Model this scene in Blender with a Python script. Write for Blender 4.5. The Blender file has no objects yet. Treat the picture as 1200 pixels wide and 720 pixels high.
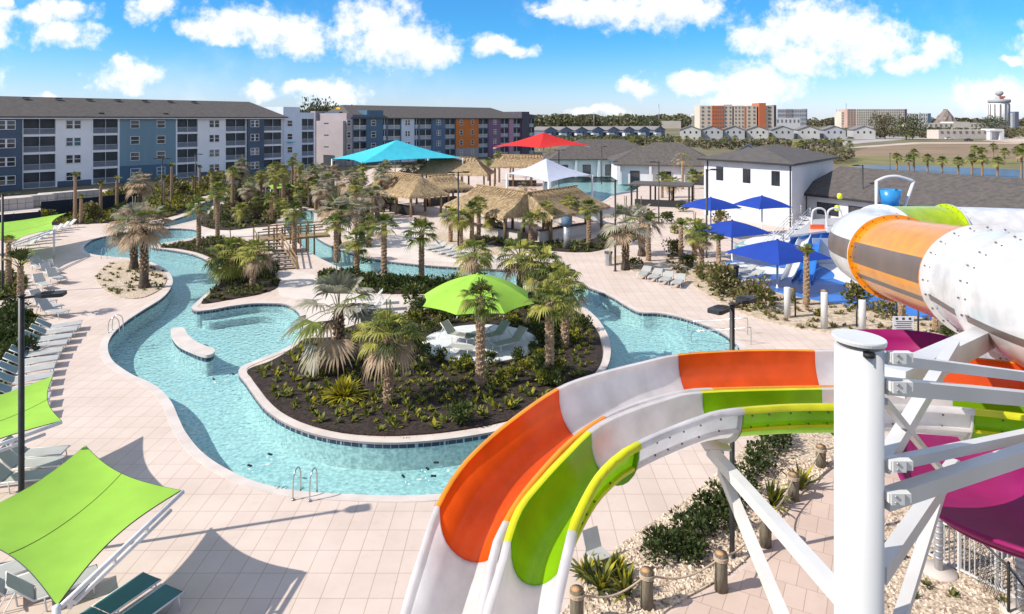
import bpy, bmesh, math, random
from mathutils import Vector, Matrix
from mathutils.geometry import delaunay_2d_cdt
R = math.radians
C = bpy.context.scene.collection
CAMH, FPX, HY = 12.0, 800.0, 140.0
random.seed(7)

def g(px, py, z=0.0):
    d = FPX*(CAMH-z)/(py-HY)
    return Vector(((px-600)/FPX*d, d, z))
def at(px, py, d):
    return Vector(((px-600)/FPX*d, d, CAMH-(py-HY)*d/FPX))
def V(*a): return Vector(a)

# ---------------------------------------------------------------- materials
def nodes(m):
    m.use_nodes = True
    return m.node_tree.nodes, m.node_tree.links
def pm(name, col, col2=None, scale=3.0, rough=0.6, metal=0.0, bump=0.0, bscale=None, spec=0.4, coat=0.0, detail=4.0, contrast=(0.35, 0.65), stretch=None, trans=0.0):
    m = bpy.data.materials.new(name)
    n, l = nodes(m)
    b = n['Principled BSDF']
    b.inputs['Roughness'].default_value = rough
    b.inputs['Metallic'].default_value = metal
    b.inputs['Specular IOR Level'].default_value = spec
    b.inputs['Coat Weight'].default_value = coat
    b.inputs['Coat Roughness'].default_value = 0.08
    if col2 is None: col2 = tuple(c*0.86 for c in col)
    tc = n.new('ShaderNodeTexCoord')
    src = tc.outputs['Object']
    if stretch:
        mp = n.new('ShaderNodeMapping'); mp.inputs['Scale'].default_value = stretch
        l.new(src, mp.inputs[0]); src = mp.outputs[0]
    nz = n.new('ShaderNodeTexNoise'); nz.inputs['Scale'].default_value = scale; nz.inputs['Detail'].default_value = detail
    l.new(src, nz.inputs['Vector'])
    rp = n.new('ShaderNodeValToRGB')
    rp.color_ramp.elements[0].position = contrast[0]; rp.color_ramp.elements[1].position = contrast[1]
    rp.color_ramp.elements[0].color = (*col2, 1); rp.color_ramp.elements[1].color = (*col, 1)
    l.new(nz.outputs['Fac'], rp.inputs[0]); l.new(rp.outputs[0], b.inputs['Base Color'])
    if bump:
        bn = n.new('ShaderNodeTexNoise'); bn.inputs['Scale'].default_value = bscale or scale*4; bn.inputs['Detail'].default_value = 5
        l.new(src, bn.inputs['Vector'])
        bp = n.new('ShaderNodeBump'); bp.inputs['Strength'].default_value = bump; bp.inputs['Distance'].default_value = 0.05
        l.new(bn.outputs['Fac'], bp.inputs['Height']); l.new(bp.outputs[0], b.inputs['Normal'])
    if trans:
        o = n['Material Output']
        t = n.new('ShaderNodeBsdfTranslucent'); l.new(rp.outputs[0], t.inputs[0])
        mx = n.new('ShaderNodeMixShader'); mx.inputs[0].default_value = trans
        l.new(b.outputs[0], mx.inputs[1]); l.new(t.outputs[0], mx.inputs[2]); l.new(mx.outputs[0], o.inputs[0])
    return m

def paver_mat(name, col, col2, grout, w, h, off=0.0, rot=0.0):
    m = bpy.data.materials.new(name); n, l = nodes(m); b = n['Principled BSDF']
    b.inputs['Roughness'].default_value = 0.75
    tc = n.new('ShaderNodeTexCoord'); mp = n.new('ShaderNodeMapping'); mp.inputs['Rotation'].default_value[2] = rot
    l.new(tc.outputs['Object'], mp.inputs[0])
    br = n.new('ShaderNodeTexBrick'); br.offset = off; br.squash = 1
    br.inputs['Scale'].default_value = 1; br.inputs['Brick Width'].default_value = w; br.inputs['Row Height'].default_value = h
    br.inputs['Mortar Size'].default_value = 0.011; br.inputs['Mortar Smooth'].default_value = 0.3; br.inputs['Bias'].default_value = 0.0
    br.inputs['Color1'].default_value = (*col, 1); br.inputs['Color2'].default_value = (*col2, 1); br.inputs['Mortar'].default_value = (*grout, 1)
    l.new(mp.outputs[0], br.inputs['Vector'])
    nz = n.new('ShaderNodeTexNoise'); nz.inputs['Scale'].default_value = 0.35; nz.inputs['Detail'].default_value = 8; nz.inputs['Roughness'].default_value = 0.65
    l.new(tc.outputs['Object'], nz.inputs['Vector'])
    rp = n.new('ShaderNodeValToRGB'); rp.color_ramp.elements[0].position = 0.3; rp.color_ramp.elements[1].position = 0.62
    rp.color_ramp.elements[0].color = (0.86, 0.84, 0.82, 1); rp.color_ramp.elements[1].color = (1, 1, 1, 1)
    l.new(nz.outputs['Fac'], rp.inputs[0])
    mx = n.new('ShaderNodeMix'); mx.data_type = 'RGBA'; mx.blend_type = 'MULTIPLY'; mx.inputs[0].default_value = 1
    l.new(br.outputs['Color'], mx.inputs[6]); l.new(rp.outputs[0], mx.inputs[7]); l.new(mx.outputs[2], b.inputs['Base Color'])
    st = n.new('ShaderNodeTexNoise'); st.inputs['Scale'].default_value = 1.9; st.inputs['Detail'].default_value = 9; st.inputs['Roughness'].default_value = 0.7
    l.new(tc.outputs['Object'], st.inputs['Vector']); sr = n.new('ShaderNodeMapRange'); l.new(st.outputs['Fac'], sr.inputs[0]); sr.inputs[1].default_value = 0.58; sr.inputs[2].default_value = 0.75; sr.inputs[4].default_value = 0.35
    m3 = n.new('ShaderNodeMix'); m3.data_type = 'RGBA'; m3.blend_type = 'MULTIPLY'; l.new(sr.outputs[0], m3.inputs[0]); l.new(mx.outputs[2], m3.inputs[6]); m3.inputs[7].default_value = (0.66, 0.60, 0.56, 1); l.new(m3.outputs[2], b.inputs['Base Color'])
    bp = n.new('ShaderNodeBump'); bp.inputs['Strength'].default_value = 0.3; bp.inputs['Distance'].default_value = 0.01; bp.invert = True
    l.new(br.outputs['Fac'], bp.inputs['Height']); l.new(bp.outputs[0], b.inputs['Normal'])
    return m

def water_mat(name, tint=(0.71, 0.975, 0.968), bump=0.45, sc=3.2):
    m = bpy.data.materials.new(name); n, l = nodes(m); n.remove(n['Principled BSDF']); o = n['Material Output']
    tc = n.new('ShaderNodeTexCoord')
    n1 = n.new('ShaderNodeTexNoise'); n1.inputs['Scale'].default_value = sc; n1.inputs['Detail'].default_value = 3; n1.inputs['Distortion'].default_value = 0.6
    n2 = n.new('ShaderNodeTexVoronoi'); n2.feature = 'SMOOTH_F1'; n2.inputs['Scale'].default_value = sc*1.7
    l.new(tc.outputs['Object'], n1.inputs['Vector']); l.new(tc.outputs['Object'], n2.inputs['Vector'])
    ad = n.new('ShaderNodeMath'); l.new(n1.outputs['Fac'], ad.inputs[0]); l.new(n2.outputs['Distance'], ad.inputs[1])
    bp = n.new('ShaderNodeBump'); bp.inputs['Strength'].default_value = bump; bp.inputs['Distance'].default_value = 0.12
    l.new(ad.outputs[0], bp.inputs['Height'])
    lw = n.new('ShaderNodeLayerWeight'); lw.inputs[0].default_value = 0.5; l.new(bp.outputs[0], lw.inputs['Normal'])
    pw = n.new('ShaderNodeMath'); pw.operation = 'POWER'; l.new(lw.outputs['Facing'], pw.inputs[0]); pw.inputs[1].default_value = 5.0
    fr = n.new('ShaderNodeMath'); fr.operation = 'MULTIPLY_ADD'; l.new(pw.outputs[0], fr.inputs[0]); fr.inputs[1].default_value = 0.9; fr.inputs[2].default_value = 0.02
    tr = n.new('ShaderNodeBsdfTransparent'); tr.inputs[0].default_value = (*tint, 1)
    gl = n.new('ShaderNodeBsdfGlossy'); gl.inputs['Roughness'].default_value = 0.06; l.new(bp.outputs[0], gl.inputs['Normal'])
    mx = n.new('ShaderNodeMixShader'); l.new(fr.outputs[0], mx.inputs[0]); l.new(tr.outputs[0], mx.inputs[1]); l.new(gl.outputs[0], mx.inputs[2])
    l.new(mx.outputs[0], o.inputs[0])
    return m

M = {}
M['white_gel'] = pm('white_gelcoat', (0.68, 0.67, 0.66), (0.62, 0.60, 0.59), 1.2, rough=0.22, coat=0.5)
M['orange_gel'] = pm('orange_gelcoat', (0.80, 0.12, 0.012), (0.74, 0.09, 0.010), 1.0, rough=0.2, coat=0.5)
M['amber_gel'] = pm('amber_gelcoat', (0.85, 0.30, 0.012), (0.80, 0.25, 0.010), 1.0, rough=0.2, coat=0.5)
M['lime_gel'] = pm('lime_gelcoat', (0.26, 0.50, 0.008), (0.22, 0.44, 0.007), 1.0, rough=0.2, coat=0.5)
M['yellow_gel'] = pm('yellow_gelcoat', (0.72, 0.74, 0.01), (0.66, 0.68, 0.01), 1.0, rough=0.2, coat=0.5)
M['magenta_gel'] = pm('magenta_gelcoat', (0.34, 0.012, 0.14), (0.28, 0.010, 0.12), 0.8, rough=0.2, coat=0.5)
M['smoke'] = pm('smoked_window_strip', (0.16, 0.12, 0.10), (0.12, 0.09, 0.08), 1, rough=0.4, coat=0.0)
M['bolt'] = pm('bolt_steel', (0.16, 0.15, 0.15), None, 5, rough=0.4, metal=0.6)
M['white_steel'] = pm('white_painted_steel', (0.60, 0.59, 0.575), (0.53, 0.515, 0.50), 0.9, rough=0.35, stretch=(1, 1, 0.3))
M['galv'] = pm('galvanised_steel', (0.42, 0.43, 0.45), (0.34, 0.35, 0.37), 6, rough=0.4, metal=0.5)
M['chrome'] = pm('stainless_rail', (0.62, 0.60, 0.57), None, 3, rough=0.2, metal=1.0)
M['black_metal'] = pm('black_metal', (0.018, 0.017, 0.016), (0.03, 0.03, 0.03), 4, rough=0.45)
M['lens'] = pm('lamp_lens', (0.10, 0.10, 0.11), None, 5, rough=0.2)
M['white_paint'] = pm('white_wall_paint', (0.74, 0.73, 0.74), (0.68, 0.67, 0.68), 0.5, rough=0.7)
M['lilac'] = pm('white_lilac_siding', (0.82, 0.80, 0.81), (0.77, 0.75, 0.76), 0.4, rough=0.7)
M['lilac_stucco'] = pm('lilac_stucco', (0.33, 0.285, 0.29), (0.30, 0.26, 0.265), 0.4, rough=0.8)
M['paleblue'] = pm('pale_blue_stucco', (0.594, 0.648, 0.743), (0.540, 0.594, 0.689), 0.4, rough=0.8)
M['navy'] = pm('navy_siding', (0.078, 0.108, 0.155), (0.065, 0.089, 0.128), 0.5, rough=0.7)
M['slate'] = pm('slate_blue_siding', (0.101, 0.155, 0.236), (0.088, 0.135, 0.209), 0.5, rough=0.7)
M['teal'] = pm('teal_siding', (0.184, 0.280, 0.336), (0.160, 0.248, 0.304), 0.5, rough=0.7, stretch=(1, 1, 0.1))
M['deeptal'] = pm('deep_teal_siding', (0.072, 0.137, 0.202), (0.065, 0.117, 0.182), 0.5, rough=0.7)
M['rust'] = pm('burnt_orange_siding', (0.572, 0.163, 0.029), (0.520, 0.143, 0.026), 0.5, rough=0.7)
M['purple'] = pm('purple_siding', (0.223, 0.115, 0.196), (0.203, 0.101, 0.176), 0.5, rough=0.7)
M['mauve'] = pm('mauve_siding', (0.432, 0.240, 0.324), (0.396, 0.216, 0.300), 0.5, rough=0.7)
M['charcoal'] = pm('charcoal_siding', (0.090, 0.074, 0.102), (0.078, 0.066, 0.090), 0.5, rough=0.7)
M['shingle'] = pm('grey_brown_shingles', (0.110, 0.095, 0.086), (0.075, 0.065, 0.060), 1.2, rough=0.9, bump=0.3, bscale=8, detail=9, contrast=(0.3, 0.7), stretch=(1, 1, 3))
M['shingle2'] = pm('warm_grey_shingles', (0.116, 0.099, 0.088), (0.071, 0.061, 0.056), 2.0, rough=0.9, bump=0.4, bscale=9, detail=10, contrast=(0.32, 0.68))
M['trim'] = pm('dark_trim', (0.03, 0.03, 0.032), None, 2, rough=0.5)
M['glass'] = pm('window_glass', (0.035, 0.04, 0.05), (0.02, 0.022, 0.03), 0.35, rough=0.06, spec=0.9, contrast=(0.4, 0.6))
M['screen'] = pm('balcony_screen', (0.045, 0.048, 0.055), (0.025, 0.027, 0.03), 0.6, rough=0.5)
M['rail'] = pm('grey_balcony_railing', (0.429, 0.455, 0.520), (0.364, 0.390, 0.455), 3, rough=0.5)
M['asphalt'] = pm('asphalt', (0.055, 0.053, 0.052), (0.04, 0.039, 0.038), 0.6, rough=0.9, detail=8)
M['mulch'] = pm('dark_mulch', (0.050, 0.031, 0.021), (0.009, 0.006, 0.005), 7, rough=0.95, bump=0.9, bscale=18, detail=9)
M['gravel'] = pm('pale_gravel', (0.62, 0.50, 0.37), (0.20, 0.145, 0.10), 13, rough=0.9, bump=0.9, bscale=14, detail=8, contrast=(0.34, 0.58))
M['sand'] = pm('tan_sandy_gravel', (0.58, 0.47, 0.35), (0.33, 0.25, 0.17), 4, rough=0.95, bump=0.6, bscale=12, detail=9)
M['concrete'] = pm('pale_concrete', (0.56, 0.49, 0.43), (0.48, 0.42, 0.37), 0.7, rough=0.8, detail=8)
M['coping'] = pm('white_coping', (0.60, 0.53, 0.475), (0.52, 0.45, 0.40), 1.2, rough=0.6, detail=8)
M['deck'] = paver_mat('beige_pavers', (0.61, 0.50, 0.425), (0.575, 0.465, 0.395), (0.40, 0.285, 0.215), 0.60, 0.95)
M['path'] = paver_mat('pink_pavers', (0.57, 0.445, 0.37), (0.51, 0.39, 0.32), (0.37, 0.27, 0.21), 0.5, 0.9, 0.5, 0.5)
M['beach'] = pm('white_beach_deck', (0.62, 0.55, 0.48), (0.54, 0.47, 0.41), 0.5, rough=0.8, detail=9)
M['plaster'] = pm('pale_pool_plaster', (0.66, 0.63, 0.62), (0.40, 0.42, 0.42), 6.5, rough=0.6, detail=9, contrast=(0.36, 0.64))
M['tile'] = paver_mat('navy_waterline_tile', (0.02, 0.03, 0.07), (0.03, 0.045, 0.09), (0.35, 0.38, 0.42), 0.3, 0.2)
M['water'] = water_mat('pool_water')
M['pond'] = pm('pond_water', (0.075, 0.09, 0.11), (0.06, 0.075, 0.095), 0.2, rough=0.3, spec=0.25, bump=0.1, bscale=2)
M['bluepad'] = pm('blue_splash_pad', (0.02, 0.16, 0.52), (0.018, 0.14, 0.46), 0.8, rough=0.35)
M['bluepad2'] = pm('deep_blue_splash_pad', (0.01, 0.10, 0.38), (0.01, 0.085, 0.33), 0.8, rough=0.35)
M['whitepad'] = pm('white_splash_pad', (0.70, 0.70, 0.70), (0.62, 0.62, 0.63), 0.8, rough=0.5)
M['turq'] = pm('turquoise_pad', (0.08, 0.42, 0.42), (0.07, 0.36, 0.37), 0.8, rough=0.35)
def fabric(name, c): return pm(name, c, tuple(x*0.9 for x in c), 1.3, rough=0.8, bump=0.08, bscale=30, detail=6, trans=0.22)
M['lime_fab'] = fabric('lime_shade_fabric', (0.34, 0.60, 0.065))
M['blue_fab'] = fabric('royal_blue_fabric', (0.012, 0.055, 0.36))
M['cyan_fab'] = fabric('cyan_shade_fabric', (0.06, 0.56, 0.68))
M['red_fab'] = fabric('red_shade_fabric', (0.74, 0.025, 0.02))
M['white_fab'] = fabric('white_shade_fabric', (0.60, 0.62, 0.72))
M['tealsling'] = pm('teal_sling', (0.035, 0.15, 0.145), (0.03, 0.13, 0.125), 2, rough=0.6)
M['greysling'] = pm('pale_grey_sling', (0.41, 0.405, 0.375), (0.36, 0.355, 0.33), 2, rough=0.6)
M['greysling2'] = pm('blue_grey_sling', (0.10, 0.17, 0.19), (0.085, 0.145, 0.165), 2, rough=0.6)
M['frame'] = pm('white_furniture_frame', (0.72, 0.71, 0.69), None, 3, rough=0.4)
M['wood'] = pm('weathered_wood', (0.34, 0.23, 0.12), (0.22, 0.145, 0.075), 3, rough=0.85, stretch=(6, 6, 1))
M['log'] = pm('log_bark', (0.20, 0.165, 0.115), (0.11, 0.095, 0.065), 5, rough=0.9, bump=0.4, stretch=(5, 5, 0.8))
M['logtop'] = pm('log_cut_top', (0.46, 0.26, 0.12), (0.36, 0.20, 0.09), 6, rough=0.8)
M['rope'] = pm('manila_rope', (0.44, 0.34, 0.24), (0.34, 0.26, 0.18), 20, rough=0.9)
M['stairdark'] = pm('stair_tread', (0.30, 0.24, 0.19), (0.24, 0.19, 0.15), 3, rough=0.8)
M['trunk'] = pm('palm_trunk', (0.40, 0.265, 0.165), (0.17, 0.105, 0.062), 7, rough=0.95, bump=0.9, bscale=16, stretch=(1, 1, 2.2))
M['trunk_dark'] = pm('dark_palm_trunk', (0.13, 0.095, 0.07), (0.06, 0.045, 0.035), 6, rough=0.95, bump=0.8, bscale=14)
M['boot'] = pm('palm_boot', (0.46, 0.315, 0.20), (0.27, 0.18, 0.11), 6, rough=0.9)
M['thatch'] = pm('thatch_straw', (0.611, 0.448, 0.254), (0.403, 0.280, 0.143), 4, rough=0.95, bump=0.5, bscale=30, stretch=(1, 1, 0.5))
M['thatch_d'] = pm('thatch_grey', (0.384, 0.294, 0.192), (0.252, 0.186, 0.120), 4, rough=0.95)
def leaf(name, c, k=0.65, t=0.34): return pm(name, c, tuple(x*k for x in c), 1.7, rough=0.55, spec=0.2, trans=t)
M['l_green'] = leaf('fan_leaf_green', (0.19, 0.235, 0.050))
M['l_dark'] = leaf('fan_leaf_dark', (0.085, 0.11, 0.034))
M['l_yellow'] = leaf('fan_leaf_yellow_green', (0.43, 0.41, 0.09))
M['l_tan'] = leaf('dead_leaf_tan', (0.52, 0.375, 0.24))
M['l_silver'] = leaf('silver_leaf', (0.48, 0.44, 0.325))
M['l_silverd'] = leaf('silver_leaf_deep', (0.26, 0.255, 0.175))
M['s_green'] = leaf('shrub_green', (0.085, 0.115, 0.028))
M['s_light'] = leaf('shrub_light', (0.22, 0.235, 0.055))
M['s_yel'] = leaf('shrub_yellow', (0.50, 0.43, 0.03))
M['s_dark'] = leaf('shrub_dark', (0.055, 0.080, 0.024))
M['s_olive'] = leaf('shrub_olive', (0.20, 0.175, 0.060))
M['black_rubber'] = pm('black_rubber', (0.012, 0.012, 0.013), None, 5, rough=0.6)
M['clearvinyl'] = None

def clear_mat():
    m = bpy.data.materials.new('clear_vinyl'); n, l = nodes(m); n.remove(n['Principled BSDF']); o = n['Material Output']
    fr = n.new('ShaderNodeLayerWeight'); fr.inputs[0].default_value = 0.05
    tr = n.new('ShaderNodeBsdfTransparent'); tr.inputs[0].default_value = (0.96, 0.985, 0.985, 1)
    gl = n.new('ShaderNodeBsdfGlossy'); gl.inputs['Roughness'].default_value = 0.08
    mx = n.new('ShaderNodeMixShader'); mx.inputs[0].default_value = 0.045; l.new(tr.outputs[0], mx.inputs[1]); l.new(gl.outputs[0], mx.inputs[2]); l.new(mx.outputs[0], o.inputs[0])
    return m
M['clearvinyl'] = clear_mat()

# ---------------------------------------------------------------- mesh builder
class MB:
    def __init__(s): s.v = []; s.f = []; s.m = []; s.sm = []
    def add(s, vs, fs, mi=0, smooth=False):
        o = len(s.v); s.v += [tuple(p) for p in vs]
        for f in fs: s.f.append(tuple(i+o for i in f)); s.m.append(mi); s.sm.append(smooth)
    def box(s, c, sz, rz=0.0, mi=0):
        x, y, z = (k/2 for k in sz); c = Vector(c); ca, sa = math.cos(rz), math.sin(rz)
        vs = []
        for dz in (-z, z):
            for dx, dy in ((-x, -y), (x, -y), (x, y), (-x, y)):
                vs.append((c.x+dx*ca-dy*sa, c.y+dx*sa+dy*ca, c.z+dz))
        s.add(vs, [(3, 2, 1, 0), (4, 5, 6, 7), (0, 1, 5, 4), (1, 2, 6, 5), (2, 3, 7, 6), (3, 0, 4, 7)], mi)
    def hexa(s, p, mi=0):   # 8 points: bottom 4 ccw, top 4 ccw
        s.add(p, [(3, 2, 1, 0), (4, 5, 6, 7), (0, 1, 5, 4), (1, 2, 6, 5), (2, 3, 7, 6), (3, 0, 4, 7)], mi)
    def beam(s, a, b, w, h, mi=0, up=(0, 0, 1)):
        a = Vector(a); b = Vector(b); d = (b-a).normalized(); up = Vector(up)
        if abs(d.dot(up)) > 0.99: up = Vector((0, 1, 0))
        x = d.cross(up).normalized()*w/2; y = x.cross(d).normalized()*h/2
        s.hexa([a-x-y, a+x-y, a+x+y, a-x+y, b-x-y, b+x-y, b+x+y, b-x+y], mi)
    def tube(s, pts, r, n=8, mi=0, cap=True, closed=False):
        pts = [Vector(p) for p in pts]; N = len(pts); rs = r if isinstance(r, (list, tuple)) else [r]*N
        t0 = (pts[1]-pts[0]).normalized(); ref = Vector((0, 0, 1)) if abs(t0.z) < 0.9 else Vector((1, 0, 0))
        x = t0.cross(ref).normalized(); vs = []
        for i, p in enumerate(pts):
            if closed: t = (pts[(i+1) % N]-pts[i-1]).normalized()
            else: t = (pts[min(i+1, N-1)]-pts[max(i-1, 0)]).normalized()
            x = (x-t*x.dot(t)).normalized(); y = t.cross(x)
            for k in range(n):
                a = 2*math.pi*k/n; vs.append(p+(x*math.cos(a)+y*math.sin(a))*rs[i])
        fs = []
        for i in range(N if closed else N-1):
            j = (i+1) % N
            for k in range(n): fs.append((i*n+k, i*n+(k+1) % n, j*n+(k+1) % n, j*n+k))
        s.add(vs, fs, mi, True)
        if cap and not closed:
            o = len(s.v)-len(vs)
            s.f.append(tuple(o+k for k in reversed(range(n)))); s.m.append(mi); s.sm.append(False)
            s.f.append(tuple(o+(N-1)*n+k for k in range(n))); s.m.append(mi); s.sm.append(False)
    def lathe(s, prof, n=16, c=(0, 0, 0), mi=0, smooth=True):
        c = Vector(c); vs = []
        for r, z in prof:
            for k in range(n):
                a = 2*math.pi*k/n; vs.append((c.x+r*math.cos(a), c.y+r*math.sin(a), c.z+z))
        fs = []
        for i in range(len(prof)-1):
            for k in range(n): fs.append((i*n+k, i*n+(k+1) % n, (i+1)*n+(k+1) % n, (i+1)*n+k))
        s.add(vs, fs, mi, smooth)
        o = len(s.v)-len(vs)
        if prof[0][0] > 1e-4: s.f.append(tuple(o+k for k in reversed(range(n)))); s.m.append(mi); s.sm.append(False)
        if prof[-1][0] > 1e-4: s.f.append(tuple(o+(len(prof)-1)*n+k for k in range(n))); s.m.append(mi); s.sm.append(False)
    def grid(s, rows, mi=0, smooth=True, closed=False):
        n = len(rows[0]); vs = [p for r in rows for p in r]; fs = []
        for i in range(len(rows)-1):
            for k in range(n if closed else n-1):
                k2 = (k+1) % n; fs.append((i*n+k, i*n+k2, (i+1)*n+k2, (i+1)*n+k))
        s.add(vs, fs, mi, smooth)
    def poly(s, pts, mi=0): s.add(pts, [tuple(range(len(pts)))], mi)
    def prism(s, outline, z0, z1, mi=0, holes=(), side_mi=None, bottom=False):
        tri, pts = fill(outline, holes)
        s.add([(p[0], p[1], z1) for p in pts], tri, mi)
        if bottom: s.add([(p[0], p[1], z0) for p in pts], [t[::-1] for t in tri], mi)
        for loop in [outline, *holes]:
            n = len(loop); vs = [(p[0], p[1], z0) for p in loop]+[(p[0], p[1], z1) for p in loop]
            s.add(vs, [(i, (i+1) % n, n+(i+1) % n, n+i) for i in range(n)], mi if side_mi is None else side_mi)
    def sheet(s, outline, z, holes=(), mi=0):
        tri, pts = fill(outline, holes); s.add([(p[0], p[1], z) for p in pts], tri, mi)
    def build(s, name, mats, parent=None, loc=None, rz=0.0):
        me = bpy.data.meshes.new(name); me.from_pydata(s.v, [], s.f)
        if not isinstance(mats, (list, tuple)): mats = [mats]
        for m in mats: me.materials.append(m)
        me.polygons.foreach_set('material_index', s.m); me.polygons.foreach_set('use_smooth', s.sm)
        me.update()
        o = bpy.data.objects.new(name, me); C.objects.link(o)
        if parent: o.parent = parent
        if loc is not None: o.location = loc
        o.rotation_euler.z = rz
        return o

def inside(p, poly):
    x, y = p[0], p[1]; r = False; n = len(poly); j = n-1
    for i in range(n):
        xi, yi = poly[i][0], poly[i][1]; xj, yj = poly[j][0], poly[j][1]
        if (yi > y) != (yj > y) and x < (xj-xi)*(y-yi)/(yj-yi)+xi: r = not r
        j = i
    return r
def fill(outline, holes=()):
    vs, es = [], []
    for loop in [outline, *holes]:
        o = len(vs); n = len(loop); vs += [Vector((p[0], p[1])) for p in loop]
        es += [(o+i, o+(i+1) % n) for i in range(n)]
    pv, _, pf, *_ = delaunay_2d_cdt(vs, es, [], 0, 1e-5)
    out = []
    for f in pf:
        c = sum((pv[i] for i in f), Vector((0, 0)))/len(f)
        if inside(c, outline) and not any(inside(c, h) for h in holes):
            a, b, d = (pv[i] for i in f[:3])
            out.append(tuple(f) if (b-a).cross(d-a) > 0 else tuple(reversed(f)))
    return out, pv
def smooth_loop(pts, k=4, closed=True):
    out = []; n = len(pts); pts = [Vector(p) for p in pts]
    for i in range(n if closed else n-1):
        if closed: p0, p1, p2, p3 = pts[i-1], pts[i], pts[(i+1) % n], pts[(i+2) % n]
        else: p0, p1, p2, p3 = pts[max(i-1, 0)], pts[i], pts[i+1], pts[min(i+2, n-1)]
        for j in range(k):
            t = j/k
            out.append(0.5*((2*p1)+(p2-p0)*t+(2*p0-5*p1+4*p2-p3)*t*t+(3*p1-p0-3*p2+p3)*t**3))
    if not closed: out.append(pts[-1])
    return out
def gp(l, z=0.0): return [g(x, y, z) for x, y in l]
def area2(p): return sum(p[i-1][0]*p[i][1]-p[i][0]*p[i-1][1] for i in range(len(p)))
def offset(loop, d):
    out = []; n = len(loop)
    sgn = 1 if area2(loop) > 0 else -1
    for i in range(n):
        t = Vector(loop[(i+1) % n])-Vector(loop[i-1]); t.z = 0
        if t.length < 1e-6: out.append(Vector(loop[i])); continue
        t.normalize(); out.append(Vector(loop[i])+Vector((t.y, -t.x, 0))*d*sgn)
    return out

# ---------------------------------------------------------------- scene objects
def tagit(o, label=None, cat=None, group=None, kind=None):
    if label: o['label'] = label
    if cat: o['category'] = cat
    if group: o['group'] = group
    if kind: o['kind'] = kind
    return o
def thing(name, label, cat, loc=(0, 0, 0), rz=0.0, group=None):
    o = bpy.data.objects.new(name, None); C.objects.link(o); o.location = loc; o.rotation_euler.z = rz
    o.empty_display_size = 0.2
    return tagit(o, label, cat, group)
def struct(name, mb, m): return tagit(mb.build(name, m), kind='structure')
KIDS = {}
def reg(o, ch): KIDS.setdefault(o.name, []).append(ch)
def kids(o): return [c for c in C.objects if c.parent == o]
def dup(root, loc, rz=0.0, label=None, group=None, scale=None):
    ks = KIDS.get(root.name)
    if ks is None:
        ks = [(c, kids(c)) for c in kids(root)]; KIDS[root.name] = ks
    r = root.copy(); C.objects.link(r); r.location = loc; r.rotation_euler.z = rz
    if scale: r.scale = scale if isinstance(scale, (tuple, list)) else (scale,)*3
    if label: r['label'] = label
    if group: r['group'] = group
    for c, gs in ks:
        d = c.copy(); C.objects.link(d); d.parent = r
        for e in gs: h = e.copy(); C.objects.link(h); h.parent = d
    return r
class Kind:
    """first use moves the prototype, later uses copy it"""
    def __init__(s, root): s.root = root; s.used = False
    def put(s, loc, rz=0.0, label=None, group=None, scale=None):
        if not s.used:
            s.used = True; KIDS.setdefault(s.root.name, [(c, kids(c)) for c in kids(s.root)])
            r = s.root; r.location = loc; r.rotation_euler.z = rz
            if label: r['label'] = label
            if group: r['group'] = group
            if scale: r.scale = scale if isinstance(scale, (tuple, list)) else (scale,)*3
            return r
        r = dup(s.root, loc, rz, label, group, scale)
        if not scale: r.scale = (1, 1, 1)
        return r
# ================================================================ camera, sky, sun
cam = bpy.data.objects.new('camera', bpy.data.cameras.new('camera')); C.objects.link(cam)
cam.location = (0, 0, CAMH); cam.rotation_euler = (R(90), 0, 0)
cam.data.lens = 24; cam.data.sensor_width = 36; cam.data.shift_y = -(360-HY)/1200; cam.data.clip_end = 9000
bpy.context.scene.camera = cam
SUN = Vector((-1.1, -0.32, 1.0)).normalized()
sl = bpy.data.lights.new('sun', 'SUN'); sl.energy = 3.9; sl.angle = R(0.53); sl.color = (1.0, 0.94, 0.86)
so = bpy.data.objects.new('sun', sl); C.objects.link(so); so.rotation_euler = (-SUN).to_track_quat('-Z', 'Y').to_euler()
so.location = SUN*80

w = bpy.data.worlds.new('World'); bpy.context.scene.world = w; w.use_nodes = True
n, l = w.node_tree.nodes, w.node_tree.links
bg = n['Background']; bg.inputs[1].default_value = 0.094
sky = n.new('ShaderNodeTexSky'); sky.sky_type = 'NISHITA'; sky.sun_disc = False
sky.sun_elevation = math.asin(SUN.z); sky.sun_rotation = math.atan2(SUN.x, SUN.y)
sky.air_density = 1.0; sky.dust_density = 0.3; sky.ozone_density = 2.5
def mth(op, a, b=None, c=None):
    x = n.new('ShaderNodeMath'); x.operation = op
    for i, q in enumerate((a, b, c)):
        if q is None: continue
        if isinstance(q, (int, float)): x.inputs[i].default_value = q
        else: l.new(q, x.inputs[i])
    return x.outputs[0]
tc = n.new('ShaderNodeTexCoord'); sp = n.new('ShaderNodeSeparateXYZ'); l.new(tc.outputs['Generated'], sp.inputs[0])
yy = mth('MAXIMUM', sp.outputs[1], 0.02)
u = mth('DIVIDE', sp.outputs[0], yy); v = mth('DIVIDE', sp.outputs[2], yy)
cb = n.new('ShaderNodeCombineXYZ'); l.new(u, cb.inputs[0]); l.new(v, cb.inputs[1])
def noise(scale, detail, rough, vec):
    t = n.new('ShaderNodeTexNoise'); t.inputs['Scale'].default_value = scale; t.inputs['Detail'].default_value = detail; t.inputs['Roughness'].default_value = rough
    l.new(vec, t.inputs['Vector']); return t
wn = noise(13, 6, 0.6, cb.outputs[0])
sc = n.new('ShaderNodeSeparateColor'); l.new(wn.outputs['Color'], sc.inputs[0])
uw = mth('MULTIPLY_ADD', mth('SUBTRACT', sc.outputs[0], 0.5), 0.085, u)
vw = mth('MULTIPLY_ADD', mth('SUBTRACT', sc.outputs[1], 0.5), 0.060, v)
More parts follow.
